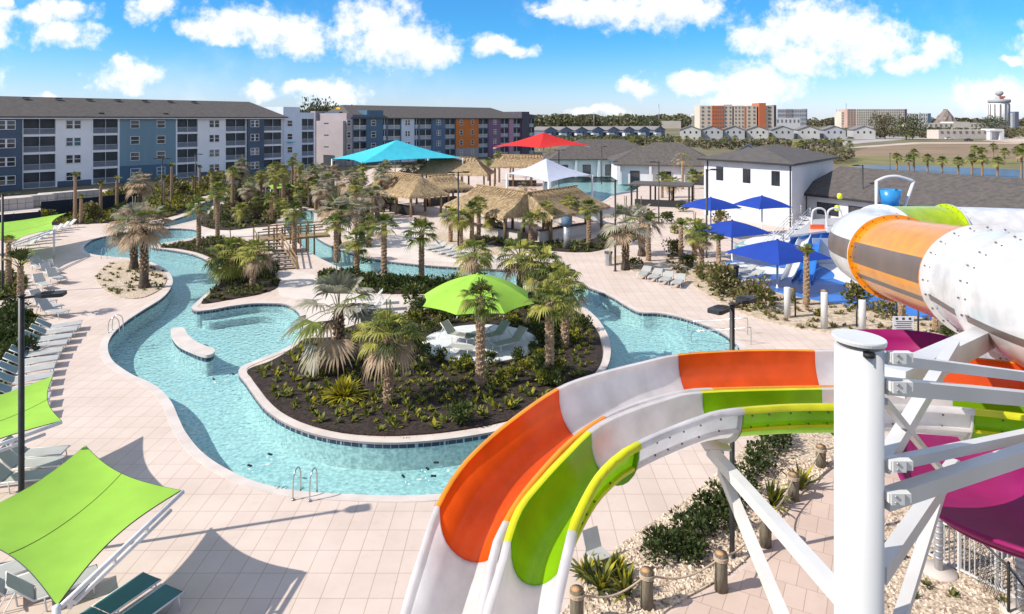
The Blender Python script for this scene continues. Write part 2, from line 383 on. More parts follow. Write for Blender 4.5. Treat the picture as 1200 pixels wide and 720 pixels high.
CL = [(45, 20, 45, 12), (75, 40, 42, 16), (80, 12, 30, 14), (175, 10, 26, 18), (150, 90, 36, 16), (140, 78, 18, 10), (285, 22, 55, 20), (345, 42, 50, 24), (260, 38, 55, 12), (440, 22, 45, 30), (465, 55, 62, 28), (510, 68, 26, 14), (305, 105, 22, 10),
      (390, 110, 36, 18), (350, 100, 20, 10), (580, 52, 28, 15), (605, 60, 24, 10), (690, 8, 60, 18), (775, 12, 80, 24), (650, 14, 30, 8), (745, 100, 26, 10), (812, 96, 30, 12), (900, 45, 45, 24), (960, 30, 75, 36), (1010, 50, 55, 28), (940, 70, 45, 20),
      (890, 100, 52, 28), (870, 122, 50, 14), (1070, 72, 42, 12), (1100, 58, 26, 18), (1160, 112, 42, 20), (1190, 122, 45, 14), (1187, 73, 16, 6), (695, 132, 34, 7), (45, 118, 30, 6), (-40, 30, 60, 30), (-90, 90, 70, 20), (1260, 60, 60, 30), (1320, 110, 80, 24), (5, 4, 12, 10)]
den = None; hgt = None
for px, py, rx, ry in CL:
    a = mth('MULTIPLY', mth('SUBTRACT', uw, (px-600)/800), 800/rx)
    b = mth('MULTIPLY', mth('SUBTRACT', vw, (140-py)/800), 800/ry)
    e = mth('SUBTRACT', 1.0, mth('SQRT', mth('MULTIPLY_ADD', a, a, mth('MULTIPLY', b, b))))
    bb = mth('MULTIPLY', mth('MAXIMUM', e, 0.0), b)
    den = e if den is None else mth('MAXIMUM', den, e)
    hgt = bb if hgt is None else mth('ADD', hgt, bb)
fn = noise(34, 8, 0.62, cb.outputs[0])
den = mth('MULTIPLY_ADD', mth('SUBTRACT', fn.outputs['Fac'], 0.5), 2.1, den)
mr = n.new('ShaderNodeMapRange'); mr.interpolation_type = 'SMOOTHSTEP'; l.new(den, mr.inputs[0])
mr.inputs[1].default_value = -0.34; mr.inputs[2].default_value = 0.60; mr.inputs[4].default_value = 0.97
wisp = noise(5, 7, 0.6, cb.outputs[0])
mr2 = n.new('ShaderNodeMapRange'); mr2.interpolation_type = 'SMOOTHSTEP'; l.new(wisp.outputs['Fac'], mr2.inputs[0]); mr2.inputs[1].default_value = 0.5; mr2.inputs[2].default_value = 0.85; mr2.inputs[4].default_value = 0.35
front = mth('GREATER_THAN', sp.outputs[1], 0.05)
on = noise(2.2, 5, 0.55, tc.outputs['Generated'])
mr3 = n.new('ShaderNodeMapRange'); mr3.interpolation_type = 'SMOOTHSTEP'; l.new(on.outputs['Fac'], mr3.inputs[0]); mr3.inputs[1].default_value = 0.44; mr3.inputs[2].default_value = 0.64  # unseen clouds overhead and behind, added to whiten the ambient light
hi = n.new('ShaderNodeMapRange'); l.new(mth('MAXIMUM', sp.outputs[2], mth('MULTIPLY', sp.outputs[1], -1.0)), hi.inputs[0]); hi.inputs[1].default_value = 0.2; hi.inputs[2].default_value = 0.3
mask = mth('MAXIMUM', mth('MULTIPLY', mth('MAXIMUM', mr.outputs[0], mr2.outputs[0]), front), mth('MULTIPLY', mr3.outputs[0], hi.outputs[0]))
shade = n.new('ShaderNodeMapRange'); l.new(mth('MULTIPLY_ADD', mth('SUBTRACT', fn.outputs['Fac'], 0.5), 0.9, hgt), shade.inputs[0]); shade.inputs[1].default_value = -0.35; shade.inputs[2].default_value = 0.22
cc = n.new('ShaderNodeMix'); cc.data_type = 'RGBA'; l.new(shade.outputs[0], cc.inputs[0])
cc.inputs[6].default_value = (6.2, 6.6, 7.1, 1); cc.inputs[7].default_value = (8.3, 8.2, 8.1, 1)
tn = n.new('ShaderNodeMix'); tn.data_type = 'RGBA'; tn.blend_type = 'MULTIPLY'; tn.inputs[0].default_value = 1
l.new(sky.outputs[0], tn.inputs[6])
hz = n.new('ShaderNodeMapRange'); hz.interpolation_type = 'SMOOTHSTEP'; l.new(sp.outputs[2], hz.inputs[0]); hz.inputs[1].default_value = -0.01; hz.inputs[2].default_value = 0.13
ht = n.new('ShaderNodeMix'); ht.data_type = 'RGBA'; l.new(hz.outputs[0], ht.inputs[0]); ht.inputs[6].default_value = (0.80, 0.91, 1.34, 1); ht.inputs[7].default_value = (0.24, 0.72, 1.12, 1)
l.new(ht.outputs[2], tn.inputs[7])
mx = n.new('ShaderNodeMix'); mx.data_type = 'RGBA'; l.new(mask, mx.inputs[0]); l.new(tn.outputs[2], mx.inputs[6]); l.new(cc.outputs[2], mx.inputs[7])
l.new(mx.outputs[2], bg.inputs[0])
vs_ = bpy.context.scene.view_settings
vs_.view_transform = 'Standard'; vs_.look = 'None'; vs_.exposure = 0.68; vs_.gamma = 1.0; vs_.use_curve_mapping = False
cy = bpy.context.scene.cycles
cy.max_bounces = 6; cy.transparent_max_bounces = 10; cy.caustics_reflective = False; cy.caustics_refractive = False
cy.use_denoising = True

# ================================================================ ground, deck, pools
POOL = smooth_loop(gp([(195, 268), (150, 272), (115, 279), (104, 284), (98, 290), (101, 296), (112, 299), (130, 301), (152, 303), (172, 306), (187, 312), (198, 320), (202, 329), (199, 339), (189, 350), (170, 362), (150, 375), (135, 388), (127, 400), (126, 412), (132, 424), (145, 434), (157, 441), (171, 447), (186, 456), (200, 472), (208, 490), (217, 508), (235, 530), (262, 549), (300, 566), (345, 576), (400, 580), (460, 582), (515, 580),
    (570, 571), (630, 546), (690, 510), (745, 480), (800, 455), (850, 432), (868, 412), (856, 397), (840, 387), (815, 377), (790, 370), (770, 367), (750, 366), (735, 359), (715, 347), (690, 337), (672, 330), (640, 323), (600, 317), (560, 314.5), (500, 311), (440, 304), (410, 296), (388, 288), (372, 279), (366, 270), (368, 258), (366, 248), (350, 246), (336, 254), (334, 265), (340, 277), (352, 288), (366, 298), (385, 308), (405, 316), (440, 321), (500, 326), (560, 329), (610, 334), (650, 345), (680, 358), (698, 372), (708, 386), (714, 400), (715, 415), (711, 430), (700, 446), (680, 464), (640, 487), (595, 502), (550, 511), (500, 517), (450, 519), (400, 515), (360, 506), (330, 493), (310, 478), (296, 460), (287, 447), (281, 440), (281, 433), (290, 427), (310, 419), (330, 411), (345, 402), (353, 391), (354, 377), (349, 365), (336, 357), (315, 355.5), (295, 356), (270, 359), (248, 363), (231, 364.5), (225, 361), (229, 356), (239, 347), (250, 337), (257, 328), (256, 318), (246, 307), (226, 298), (200, 293), (180, 290.5), (179, 288), (192, 285), (226, 279), (236, 274), (226, 269)]), 4)
CREEK = smooth_loop(gp([(186, 264.5), (196, 260), (214, 254), (226, 249), (232, 243), (240, 238), (256, 233.5), (268, 231), (276, 232), (268, 235.5), (256, 238), (248, 243), (243, 250), (236, 256), (216, 261.5), (198, 265.5)]), 3)
ADULT = smooth_loop(gp([(636, 216), (650, 209), (690, 205), (740, 209), (764, 214), (750, 219), (742, 224), (722, 227), (712, 233), (700, 239), (676, 241), (655, 236), (640, 227)]), 3)
# zero-depth splash pond in front of the blue pad
DECKRECT = [V(-75, 3, 0), V(75, 3, 0), V(75, 116, 0), V(48, 116, 0), V(48, 168, 0), V(-34, 168, 0), V(-34, 116, 0), V(-75, 116, 0)]
BIG = [V(-4500, -300, 0), V(4500, -300, 0), V(4500, 7000, 0), V(-4500, 7000, 0)]
b = MB(); b.sheet(BIG, -0.05, [[V(-74, 4, 0), V(74, 4, 0), V(74, 115, 0), V(47, 115, 0), V(47, 167, 0), V(-33, 167, 0), V(-33, 115, 0), V(-74, 115, 0)]])
M['ground'] = pm('dry_grass_ground', (0.19, 0.155, 0.085), (0.12, 0.105, 0.05), 0.02, rough=0.95, detail=12, contrast=(0.35, 0.65))
struct('ground', b, M['ground'])
b = MB(); b.sheet(DECKRECT, 0.0, [POOL, CREEK, ADULT]); struct('pool_deck', b, M['deck'])
POOLDEPTH = -1.05
b = MB()
for lp, dep in ((POOL, POOLDEPTH), (CREEK, -0.8), (ADULT, -1.2)):
    n_ = len(lp)
    b.sheet(lp, dep, mi=0)
    b.add([(p.x, p.y, dep) for p in lp]+[(p.x, p.y, -0.02) for p in lp], [(i, n_+i, n_+(i+1) % n_, (i+1) % n_) for i in range(n_)], 0)
struct('pool_basin', b, M['plaster'])
b = MB()
for lp in (POOL, CREEK, ADULT):
    b.sheet(lp, -0.17 if lp is POOL else -0.14)
struct('water', b, M['water'])
# navy tile band just under the coping, 6 mm proud of the plaster
b = MB()
for lp in (POOL, CREEK, ADULT):
    q = offset(lp, -0.006); n_ = len(q)
    b.add([(p.x, p.y, -0.215) for p in q]+[(p.x, p.y, -0.07) for p in q], [(i, n_+i, n_+(i+1) % n_, (i+1) % n_) for i in range(n_)], 0)
struct('waterline_tile', b, M['tile'])
b = MB()
for lp, wd in ((POOL, 0.34), (CREEK, 0.35), (ADULT, 0.4)):
    o1 = offset(lp, wd); o0 = offset(lp, -0.03); n_ = len(lp)
    for i in range(n_):
        j = (i+1) % n_
        b.add([(o0[i].x, o0[i].y, 0.02), (o0[j].x, o0[j].y, 0.02), (o1[j].x, o1[j].y, 0.02), (o1[i].x, o1[i].y, 0.02), (o0[i].x, o0[i].y, -0.06), (o0[j].x, o0[j].y, -0.06), (o1[j].x, o1[j].y, -0.01), (o1[i].x, o1[i].y, -0.01)],
              [(0, 3, 2, 1), (4, 0, 1, 5), (3, 7, 6, 2), (4, 5, 1, 0)], 0)
struct('pool_coping', b, M['coping'])
# submerged bench step along the lagoon's far edge and entry steps at the right
b = MB()
st = gp([(236, 362), (262, 358.5), (295, 355), (325, 355), (345, 362), (352, 374), (346, 373), (335, 364), (318, 360), (295, 360.5), (262, 364.5), (245, 367)])
b.prism(smooth_loop(st, 3), POOLDEPTH, -0.62)
for k, (f, z) in enumerate(((0.0, -0.35), (0.25, -0.55), (0.5, -0.75), (0.75, -0.9))):
    a = [(868, 412), (856, 397), (840, 387), (815, 377), (790, 371)]; e = [(800+24*(1-f), 455-20*(1-f)), (780+40*(1-f), 420), (770+36*(1-f), 402), (770+30*(1-f), 388), (770+14*(1-f), 376)]
    b.prism(gp(a)+gp(e[::-1]), POOLDEPTH+0.01*k, z)
struct('pool_steps', b, M['plaster'])

def bed(name, pts, m, z=0.05, k=3, smooth=True):
    p = smooth_loop(gp(pts), k) if smooth else gp(pts)
    b = MB(); b.prism(p, -0.01, z); return struct(name, b, m), p
ISLE = [(291, 434), (318, 424), (345, 408), (358, 398), (390, 396), (404, 386), (432, 378), (470, 374), (486, 356), (520, 346), (565, 340), (615, 342), (650, 354), (676, 366), (692, 379), (701, 392), (706, 413), (702, 430), (690, 444), (668, 462), (630, 482), (590, 495), (545, 504), (500, 509.5), (450, 511.5), (402, 508), (364, 499), (336, 487), (317, 473), (304, 457), (294, 443)]
_, ISLEP = bed('mulch_bed', ISLE, M['mulch'], 0.06)
LEFT = [(188, 290), (226, 282), (258, 279), (292, 284), (304, 300), (322, 322), (326, 336), (305, 345), (270, 351.5), (244, 356), (236, 355), (247, 344), (259, 332), (264, 323), (260, 312), (248, 303), (230, 296), (206, 291.5)]
_, LEFTP = bed('mulch_bed', LEFT, M['mulch'], 0.06)
HEDGE = [(392, 317), (440, 323), (500, 328), (560, 331), (540, 343), (500, 345), (440, 344), (385, 336), (372, 322)]
_, HEDGEP = bed('mulch_bed', HEDGE, M['mulch'], 0.06)
PLANTER = [(113, 328), (118, 316), (134, 308), (158, 306), (180, 312), (194, 322), (194, 332), (184, 342), (164, 350), (140, 349), (122, 340)]
_, PLANTP = bed('gravel_bed', PLANTER, M['gravel'], 0.05)
BACK = [(232, 262), (246, 250), (262, 240), (300, 226), (370, 224), (455, 232), (448, 246), (400, 252), (375, 246), (345, 242), (325, 250), (322, 262), (290, 268), (258, 270)]
_, BACKP = bed('mulch_bed', BACK, M['mulch'], 0.05)
FARL = [(40, 264), (120, 262), (180, 258), (215, 250), (226, 244), (232, 232), (262, 226), (290, 222), (230, 216), (150, 222), (90, 238), (40, 254)]
_, FARLP = bed('mulch_bed', FARL, M['mulch'], 0.05)
SIDE = [(-30, 385), (10, 362), (28, 365), (44, 376), (38, 400), (12, 440), (-10, 480), (-60, 470)]
_, SIDEP = bed('mulch_bed', SIDE, M['mulch'], 0.05)
SIDE2 = [(-40, 330), (0, 322), (22, 320), (32, 330), (24, 346), (0, 352), (-40, 358)]
_, SIDE2P = bed('mulch_bed', SIDE2, M['mulch'], 0.05)
RS = [(788, 316), (808, 332), (832, 348), (856, 362), (888, 374), (930, 384), (1000, 395), (1060, 404), (1140, 412), (1150, 380), (1110, 380), (1060, 369), (1000, 360), (950, 352), (920, 346), (890, 342), (858, 326), (826, 312), (800, 298), (786, 298), (780, 306)]
_, RSP = bed('sandy_bed', RS, M['sand'], 0.05)
TIKI = [(555, 286), (600, 290), (640, 294), (690, 296), (722, 288), (745, 282), (760, 270), (720, 268), (690, 282), (620, 284), (560, 276)]
_, TIKIP = bed('mulch_bed', TIKI, M['mulch'], 0.05)
MID = [(500, 282), (520, 290), (560, 296), (590, 300), (600, 295), (560, 284), (520, 272)]
_, MIDP = bed('sandy_bed', MID, M['sand'], 0.05)
BIS = [(716, 305), (740, 318), (764, 322), (770, 312), (750, 304), (726, 300)]
_, BISP = bed('sandy_bed', BIS, M['sand'], 0.06)
# gravel bed that curves under the slide, and the pink path behind it
GRAV = [(640, 760), (700, 668), (740, 630), (800, 590), (850, 548), (885, 512), (915, 490), (1000, 484), (1010, 520), (960, 560), (930, 590), (890, 640), (850, 676), (790, 710), (740, 745)]
_, GRAVP = bed('gravel_bed', GRAV, M['gravel'], 0.05)
GR2 = [(1010, 800), (1016, 700), (1030, 640), (1050, 590), (1080, 560), (1130, 545), (1260, 560), (1330, 700), (1300, 800)]
_, GR2P = bed('gravel_bed', GR2, M['gravel'], 0.05)
b = MB(); b.sheet(smooth_loop(gp([(700, 780), (745, 748), (795, 713), (856, 679), (896, 643), (936, 592), (966, 561), (1016, 521), (1060, 540), (1046, 590), (1026, 640), (1012, 700), (1004, 800)]), 3), 0.008)
struct('path', b, M['path'])
# white beach entry and path through the island
b = MB(); b.sheet(smooth_loop(gp([(357, 360), (350, 352), (330, 348), (326, 338), (326, 322), (346, 318), (372, 324), (386, 339), (440, 347), (500, 348), (484, 354), (468, 371), (432, 375), (402, 383), (388, 393), (362, 395), (359, 378)]), 3), 0.008)
struct('beach_path', b, M['beach'])
b = MB(); b.sheet(smooth_loop(gp([(420, 291), (450, 300), (500, 306), (560, 309), (610, 311), (600, 302), (560, 298), (520, 291), (505, 280), (500, 262), (470, 256), (420, 262), (405, 274)]), 3), 0.006)
struct('beach_sand', b, M['beach'])
b = MB(); b.sheet(gp([(235, 279), (262, 275), (300, 278), (330, 278), (330, 272), (300, 266), (262, 268), (240, 272)]), 0.006)
struct('path', b, M['beach'])
# road and parking in front of the apartment block
b = MB(); b.sheet(gp([(-160, 262), (40, 250), (112, 232), (230, 216), (340, 204), (345, 209), (240, 222), (120, 240), (40, 263), (-160, 300)]), 0.012)
struct('road', b, M['asphalt'])
b = MB(); b.sheet(gp([(-120, 252), (0, 236), (60, 231), (112, 226.5), (112, 234), (50, 246), (0, 250), (-120, 275)]), 0.018)
struct('pavement', b, M['concrete'])
# far fields, roads and the pond
def far(name, pts, m, z): b = MB(); b.sheet(gp(pts, 0), z); return struct(name, b, m)
M['field'] = pm('dry_brown_field', (0.27, 0.185, 0.11), (0.18, 0.125, 0.075), 0.03, rough=0.95, detail=12, stretch=(1, 3, 1))
M['bank'] = pm('pond_bank_grass', (0.22, 0.19, 0.07), (0.14, 0.125, 0.045), 0.08, rough=0.95, detail=10)
M['dirt'] = pm('pale_dirt', (0.52, 0.42, 0.33), (0.40, 0.31, 0.24), 0.05, rough=0.95, detail=10)
M['farroad'] = pm('pale_road', (0.40, 0.36, 0.33), (0.34, 0.31, 0.28), 0.05, rough=0.9)
far('field', [(985, 184), (1020, 172), (1100, 166.5), (1320, 165), (1500, 200), (1200, 190), (1010, 189)], M['field'], 0.0)
far('dirt_track', [(990, 174), (1010, 171.5), (1070, 167), (1300, 167.5), (1300, 169), (1080, 168.5), (1015, 173)], M['dirt'], 0.02)
far('dirt_field', [(1150, 165), (1200, 161), (1400, 163), (1400, 168), (1200, 168)], M['dirt'], 0.03)
far('grass_bank', [(980, 186), (1005, 183), (1100, 184.5), (1300, 189), (1300, 215), (1000, 200)], M['bank'], 0.02)
far('pond', [(1000, 196), (1010, 193.5), (1060, 194), (1200, 199), (1300, 204), (1300, 216), (1190, 209), (1000, 199)], M['pond'], 0.04)
far('far_road', [(960, 160), (1400, 158), (1400, 161), (960, 164)], M['farroad'], 0.02)
far('far_road', [(930, 172), (1000, 165), (1060, 162), (1064, 163.5), (1010, 168), (944, 176)], M['farroad'], 0.03)
far('lawn', [(790, 162), (905, 160), (950, 164), (920, 172), (800, 170)], M['bank'], 0.0)
# blue splash pad with its painted shapes
bed('splash_pad', [(845, 318), (880, 336), (912, 343), (960, 353), (1010, 361), (1060, 370), (1120, 381), (1200, 388), (1260, 330), (1140, 300), (1040, 290), (960, 284), (930, 276), (900, 282), (868, 296)], M['bluepad'], 0.03)
def paint(pts, m, z): b = MB(); b.sheet(smooth_loop(gp(pts), 4), z); return struct('painted_marking', b, m)
paint([(853, 318), (880, 316), (920, 326), (960, 334), (1000, 336), (1008, 346), (960, 345), (912, 341), (880, 333)], M['bluepad2'], 0.036)
paint([(962, 308), (980, 306), (1006, 313), (1013, 325), (1004, 335), (982, 329), (968, 322), (960, 315)], M['whitepad'], 0.040)
paint([(846, 312), (870, 308), (905, 314), (936, 317), (934, 321), (900, 322), (868, 320), (850, 319)], M['whitepad'], 0.040)
paint([(925, 318), (938, 312), (960, 312), (976, 320), (976, 327), (960, 328), (938, 325)], M['bluepad'], 0.044)
paint([(860, 290), (884, 279), (910, 276), (930, 280), (922, 292), (892, 300)], M['turq'], 0.040)
paint([(872, 284), (894, 275), (922, 274), (940, 279), (950, 286), (930, 288), (905, 282), (884, 290)], M['whitepad'], 0.044)
# ================================================================ the open two-lane slide
def gel(name, c, t=0.35):
    m = pm(name, c, tuple(x*0.80 for x in c), 2.2, rough=0.26, coat=0.3, detail=9, bump=0.02, bscale=3)
    n_, l_ = m.node_tree.nodes, m.node_tree.links
    if t:
        src = n_['Principled BSDF'].inputs['Base Color'].links[0].from_socket
        o = n_['Material Output']; tr = n_.new('ShaderNodeBsdfTranslucent'); l_.new(src, tr.inputs[0])
        x = n_.new('ShaderNodeMixShader'); x.inputs[0].default_value = t
        l_.new(n_['Principled BSDF'].outputs[0], x.inputs[1]); l_.new(tr.outputs[0], x.inputs[2]); l_.new(x.outputs[0], o.inputs[0])
    return m
GW, GO, GL = gel('white_flume_gelcoat', (0.82, 0.785, 0.775), 0.48), gel('orange_flume_gelcoat', (0.90, 0.115, 0.012), .45), gel('lime_flume_gelcoat', (0.26, 0.54, 0.009), .45)
GRO, GRL = gel('sunlit_orange_rim_gelcoat', (0.84, 0.30, 0.015), .2), gel('sunlit_lime_rim_gelcoat', (0.70, 0.68, 0.012), .2)  # lighter copies of the orange and lime gelcoat, sunlight put into the colour
GM = pm('magenta_flume_gelcoat', (0.26, 0.010, 0.10), (0.21, 0.008, 0.08), 1.5, rough=0.5, spec=0.15, detail=8)
CC = Vector((5.8, 5.0, 0))
def circ(r, th, z): return Vector((CC.x+r*math.cos(R(th)), CC.y+r*math.sin(R(th)), z))
def rim(r, zr, pts):
    a = [circ(r, t, zr(t)) for t in range(-20, 86, 8)]
    return smooth_loop(a+[g(x, y, z) for x, y, z in pts], 8, closed=False)
rise = lambda z0: (lambda t: z0+max(0, 60-t)*0.012)
RIM1 = rim(7.8, rise(7.66), [(955, 412, 7.65), (900, 411.5, 7.68), (850, 413, 7.71), (795, 417, 7.74), (750, 427, 7.72), (700, 440, 7.70), (655, 457, 7.66), (600, 495, 7.48), (560, 530, 7.31), (535, 560, 7.18), (513, 600, 7.03), (500, 640, 6.88), (487, 680, 6.71), (476, 720, 6.55), (465, 765, 6.35), (455, 830, 6.1), (446, 900, 5.8)])
RIM2 = rim(6.9, rise(7.36), [(955, 452, 7.37), (837, 454.6, 7.49), (797, 458, 7.55), (743, 472, 7.56), (700, 491, 7.52), (667, 514.6, 7.43), (639, 543, 7.30), (606, 583, 7.13), (584, 621, 6.97), (575, 644, 6.88), (558.6, 720, 6.6), (550, 765, 6.4), (542, 830, 6.15), (534, 900, 5.85)])
RIM2B = rim(6.7, rise(7.38), [(955, 457, 7.38), (823, 461, 7.53), (780, 470, 7.55), (733, 486, 7.54), (698, 504, 7.50), (665, 536, 7.36), (639, 564, 7.23), (613, 597, 7.10), (599, 635, 6.93), (592, 663, 6.82), (575, 720, 6.61), (567, 765, 6.41), (560, 830, 6.16), (552, 900, 5.86)])
RIM3 = rim(5.9, rise(7.46), [(960, 473, 7.49), (900, 475, 7.56), (847, 480, 7.62), (823, 486, 7.63), (780, 502, 7.62), (738, 521, 7.60), (714.5, 538, 7.53), (695.6, 559, 7.42), (677, 592, 7.27), (667, 616, 7.16), (660, 644, 7.03), (653, 673, 6.88), (643, 720, 6.65), (637, 765, 6.45), (632, 830, 6.2), (627, 900, 5.9)])
def resample(c, step=0.16):
    out = [c[0]]; acc = 0
    for i in range(1, len(c)):
        acc += (c[i]-c[i-1]).length
        if acc >= step: out.append(c[i]); acc = 0
    return out
ST = resample(RIM1)
def match(P, T, curve, start):
    best = None
    for i in range(start, len(curve)-1):
        a = (curve[i]-P).to_2d().dot(T); b = (curve[i+1]-P).to_2d().dot(T)
        if a <= 0 <= b or (a > 0 and i == start):
            t = -a/(b-a) if b != a else 0
            q = curve[i].lerp(curve[i+1], max(-1, min(1, t)))
            return q, i
    return curve[-1], len(curve)-2
rows = []; idx = [0, 0, 0]
for i, P in enumerate(ST):
    T = (ST[min(i+1, len(ST)-1)]-ST[max(i-1, 0)]).to_2d().normalized(); q = [P]
    for k, cv in enumerate((RIM2, RIM2B, RIM3)):
        # search from the point nearest to P
        j0 = max(0, min(range(len(cv)), key=lambda j: (cv[j]-P).length_squared)-14)
        p_, _ = match(P, T, cv, j0); q.append(p_)
    rows.append(q)
def pxy(p): return Vector((600+FPX*p.x/p.y, HY+FPX*(CAMH-p.z)/p.y))
def station(px, py, k):
    return min((i for i in range(len(rows)) if rows[i][k].y > 3), key=lambda i: (pxy(rows[i][k])-Vector((px, py))).length)
def arcst(k, px):   # station on the stretch right of the column
    return min((i for i in range(len(rows)) if rows[i][k].x > 3 and rows[i][k].y > 7), key=lambda i: abs(pxy(rows[i][k]).x-px))
slide = thing('water_slide', 'open two-lane water slide striped orange, lime and white, curving past the tall white column', 'water slide', (0, 0, 0))
def prof(O, I, depth, n_=15, extra=0.0):
    out = []; w_ = (O-I)/2; m_ = (O+I)/2; d_ = w_.copy(); d_.z = 0; hw = d_.length; d_.normalize()
    for k in range(n_):
        t = math.pi*k/(n_-1); c_ = math.cos(t)
        z = O.z*(1+c_)/2+I.z*(1-c_)/2-(depth+extra)*math.sin(t)**0.72
        p = Vector((m_.x, m_.y, 0))+d_*c_*(hw+extra); p.z = z; out.append(p)
    return out
def lane(name_col, mat_, i0, i1, ka, kb, depth, fo, fi, label):
    b = MB(); R_ = []
    for i in range(i0, i1+1):
        O, I = rows[i][ka], rows[i][kb]; d_ = (O-I); d_.z = 0; d_.normalize()
        p = prof(O, I, depth)
        R_.append([O+d_*fo+V(0, 0, -0.07), O+d_*(fo-0.006)+V(0, 0, 0.012), O+d_*0.02+V(0, 0, 0.014)]+p+[I-d_*0.02+V(0, 0, 0.014), I-d_*(fi-0.006)+V(0, 0, 0.012), I-d_*fi+V(0, 0, -0.07)])
    b.grid([r_[3:-3] for r_ in R_]); rb = MB()
    rb.grid([r_[:4] for r_ in R_]); rb.grid([r_[-4:] for r_ in R_])
    for i in (i0, i1):      # bolted end flanges below the trough
        O, I = rows[i][ka], rows[i][kb]; j = min(i+1, len(rows)-1); t = (rows[j][ka]-rows[j-1][ka]).normalized()
        s_ = t*(0.022 if i == i0 else -0.022)
        a0 = prof(O, I, depth, 15, 0.004); a1 = prof(O, I, depth, 15, 0.075)
        b.grid([[p+s_*0.1 for p in a0], [p+s_*0.1 for p in a1]], smooth=False); b.grid([[p+s_ for p in a1], [p+s_ for p in a0]], smooth=False)
        b.grid([[p+s_*0.1 for p in a1], [p+s_ for p in a1]], smooth=False)
    o = b.build('flume_section', mat_, slide)
    if label: o['label'] = label
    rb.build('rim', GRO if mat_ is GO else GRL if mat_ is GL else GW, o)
NS = len(rows)
c1 = [0, arcst(0, 1330), arcst(0, 1086), station(955, 412, 0), station(795, 417, 0), station(655, 457, 0), station(513, 600, 0), NS-1]
m1 = [(GO, 'orange'), (GW, 'white'), (GO, 'orange'), (GW, 'white'), (GO, 'orange'), (GW, 'white'), (GO, 'orange'), (GW, 'white')]
c1 = [0, arcst(0, 1500), arcst(0, 1086), station(955, 412, 0), station(795, 417, 0), station(655, 457, 0), station(513, 600, 0), NS-1]
seq1 = [GW, GO, GW, GO, GW, GO, GW]
for k in range(7): lane('outer', seq1[k], c1[k], c1[k+1], 0, 1, 0.60, 0.07, 0.095, ('orange' if seq1[k] is GO else 'white')+' section of the outer lane')
c2 = [0, arcst(2, 1500), arcst(2, 1115), station(963, 456, 2), station(823, 461, 2), station(698, 504, 2), station(596, 642, 2), NS-1]
seq2 = [GW, GL, GW, GL, GW, GL, GW]
for k in range(7): lane('inner', seq2[k], c2[k], c2[k+1], 2, 3, 0.58, 0.095, 0.11, ('lime' if seq2[k] is GL else 'white')+' section of the inner lane')
# bolted ledge along the outside of the inner wall
b = MB(); L0 = []; bl = MB()
for i in range(0, NS):
    O, I = rows[i][2], rows[i][3]; d_ = (O-I); d_.z = 0; d_.normalize()
    p = prof(O, I, 0.58, 25)
    q = p[20]
    L0.append([q-d_*0.005+V(0, 0, 0.03), q-d_*0.07+V(0, 0, 0.028), q-d_*0.07+V(0, 0, -0.02), q-d_*0.005+V(0, 0, -0.03)])
    if i % 2 == 0:
        bl.lathe([(0.014, 0), (0.014, 0.018), (0.0, 0.02)], 6, q-d_*0.045+V(0, 0, 0.029))
        q2 = p[23]; bl.box(q2-d_*0.03, (0.022, 0.022, 0.022))
for k in range(7):
    bb = MB(); bb.grid(L0[c2[k]:c2[k+1]+1], smooth=False); bb.build('bolted_ledge', GRL if seq2[k] is GL else GW, slide)  # lime stretches take the sun-brightened rim colour
bl.build('bolt', M['bolt'], slide)

# ---------------------------------------------------------------- tall white column and its arms
colm = thing('support_column', 'tall round white steel column with a flat tilted cap in front of the slide', 'column', (0, 0, 0))
CX, CY = (1006.5-600)/800*6.9, 6.9
b = MB(); b.lathe([(0.228, 0), (0.228, 9.72)], 48, (CX, CY, 0)); b.build('column_shaft', M['white_steel'], colm)
b = MB(); tl = 0.06
top = []
for rr, zz in ((0.0, 0.045), (0.250, 0.045), (0.255, 0.03), (0.250, 0.0), (0.0, 0.0)):
    top.append([V(CX+rr*math.cos(2*math.pi*k/40), CY+rr*math.sin(2*math.pi*k/40), 9.76+zz+tl*rr*-math.cos(2*math.pi*k/40)*1.0) for k in range(40)])
b.grid(top[::-1], closed=True, smooth=False); b.build('column_cap', M['white_steel'], colm)
b = MB(); b.lathe([(0.055, -0.02), (0.055, 0.02)], 14, (CX-0.02, CY-0.235, 9.70)); b.build('cable_hole', M['black_rubber'], colm)
b = MB(); b.lathe([(0.42, 0.0), (0.42, 0.05), (0.40, 0.06)], 24, (CX, CY, 0.06)); b.build('base_plate', M['white_steel'], colm)
def arm(a, b_, w_, h_, name='steel_arm', taper=None):
    mb = MB(); mb.beam(a, b_, w_, h_); return mb.build(name, M['white_steel'], colm)
def clamp(px, py, d):
    p = at(px, py, d); mb = MB()
    mb.box(p+V(0.12, 0, 0), (0.22, 0.08, 0.09)); mb.box(p+V(0.09, -0.05, 0), (0.13, 0.016, 0.11))
    mb.build('clamp_plate', M['white_steel'], colm)
    mb = MB()
    for dz in (-0.03, 0.03):
        mb.tube([p+V(0.07, -0.055, dz), p+V(0.07, -0.07, dz)], 0.014, 8)
    mb.build('clamp_bolt', M['galv'], colm)
E0 = 6.9
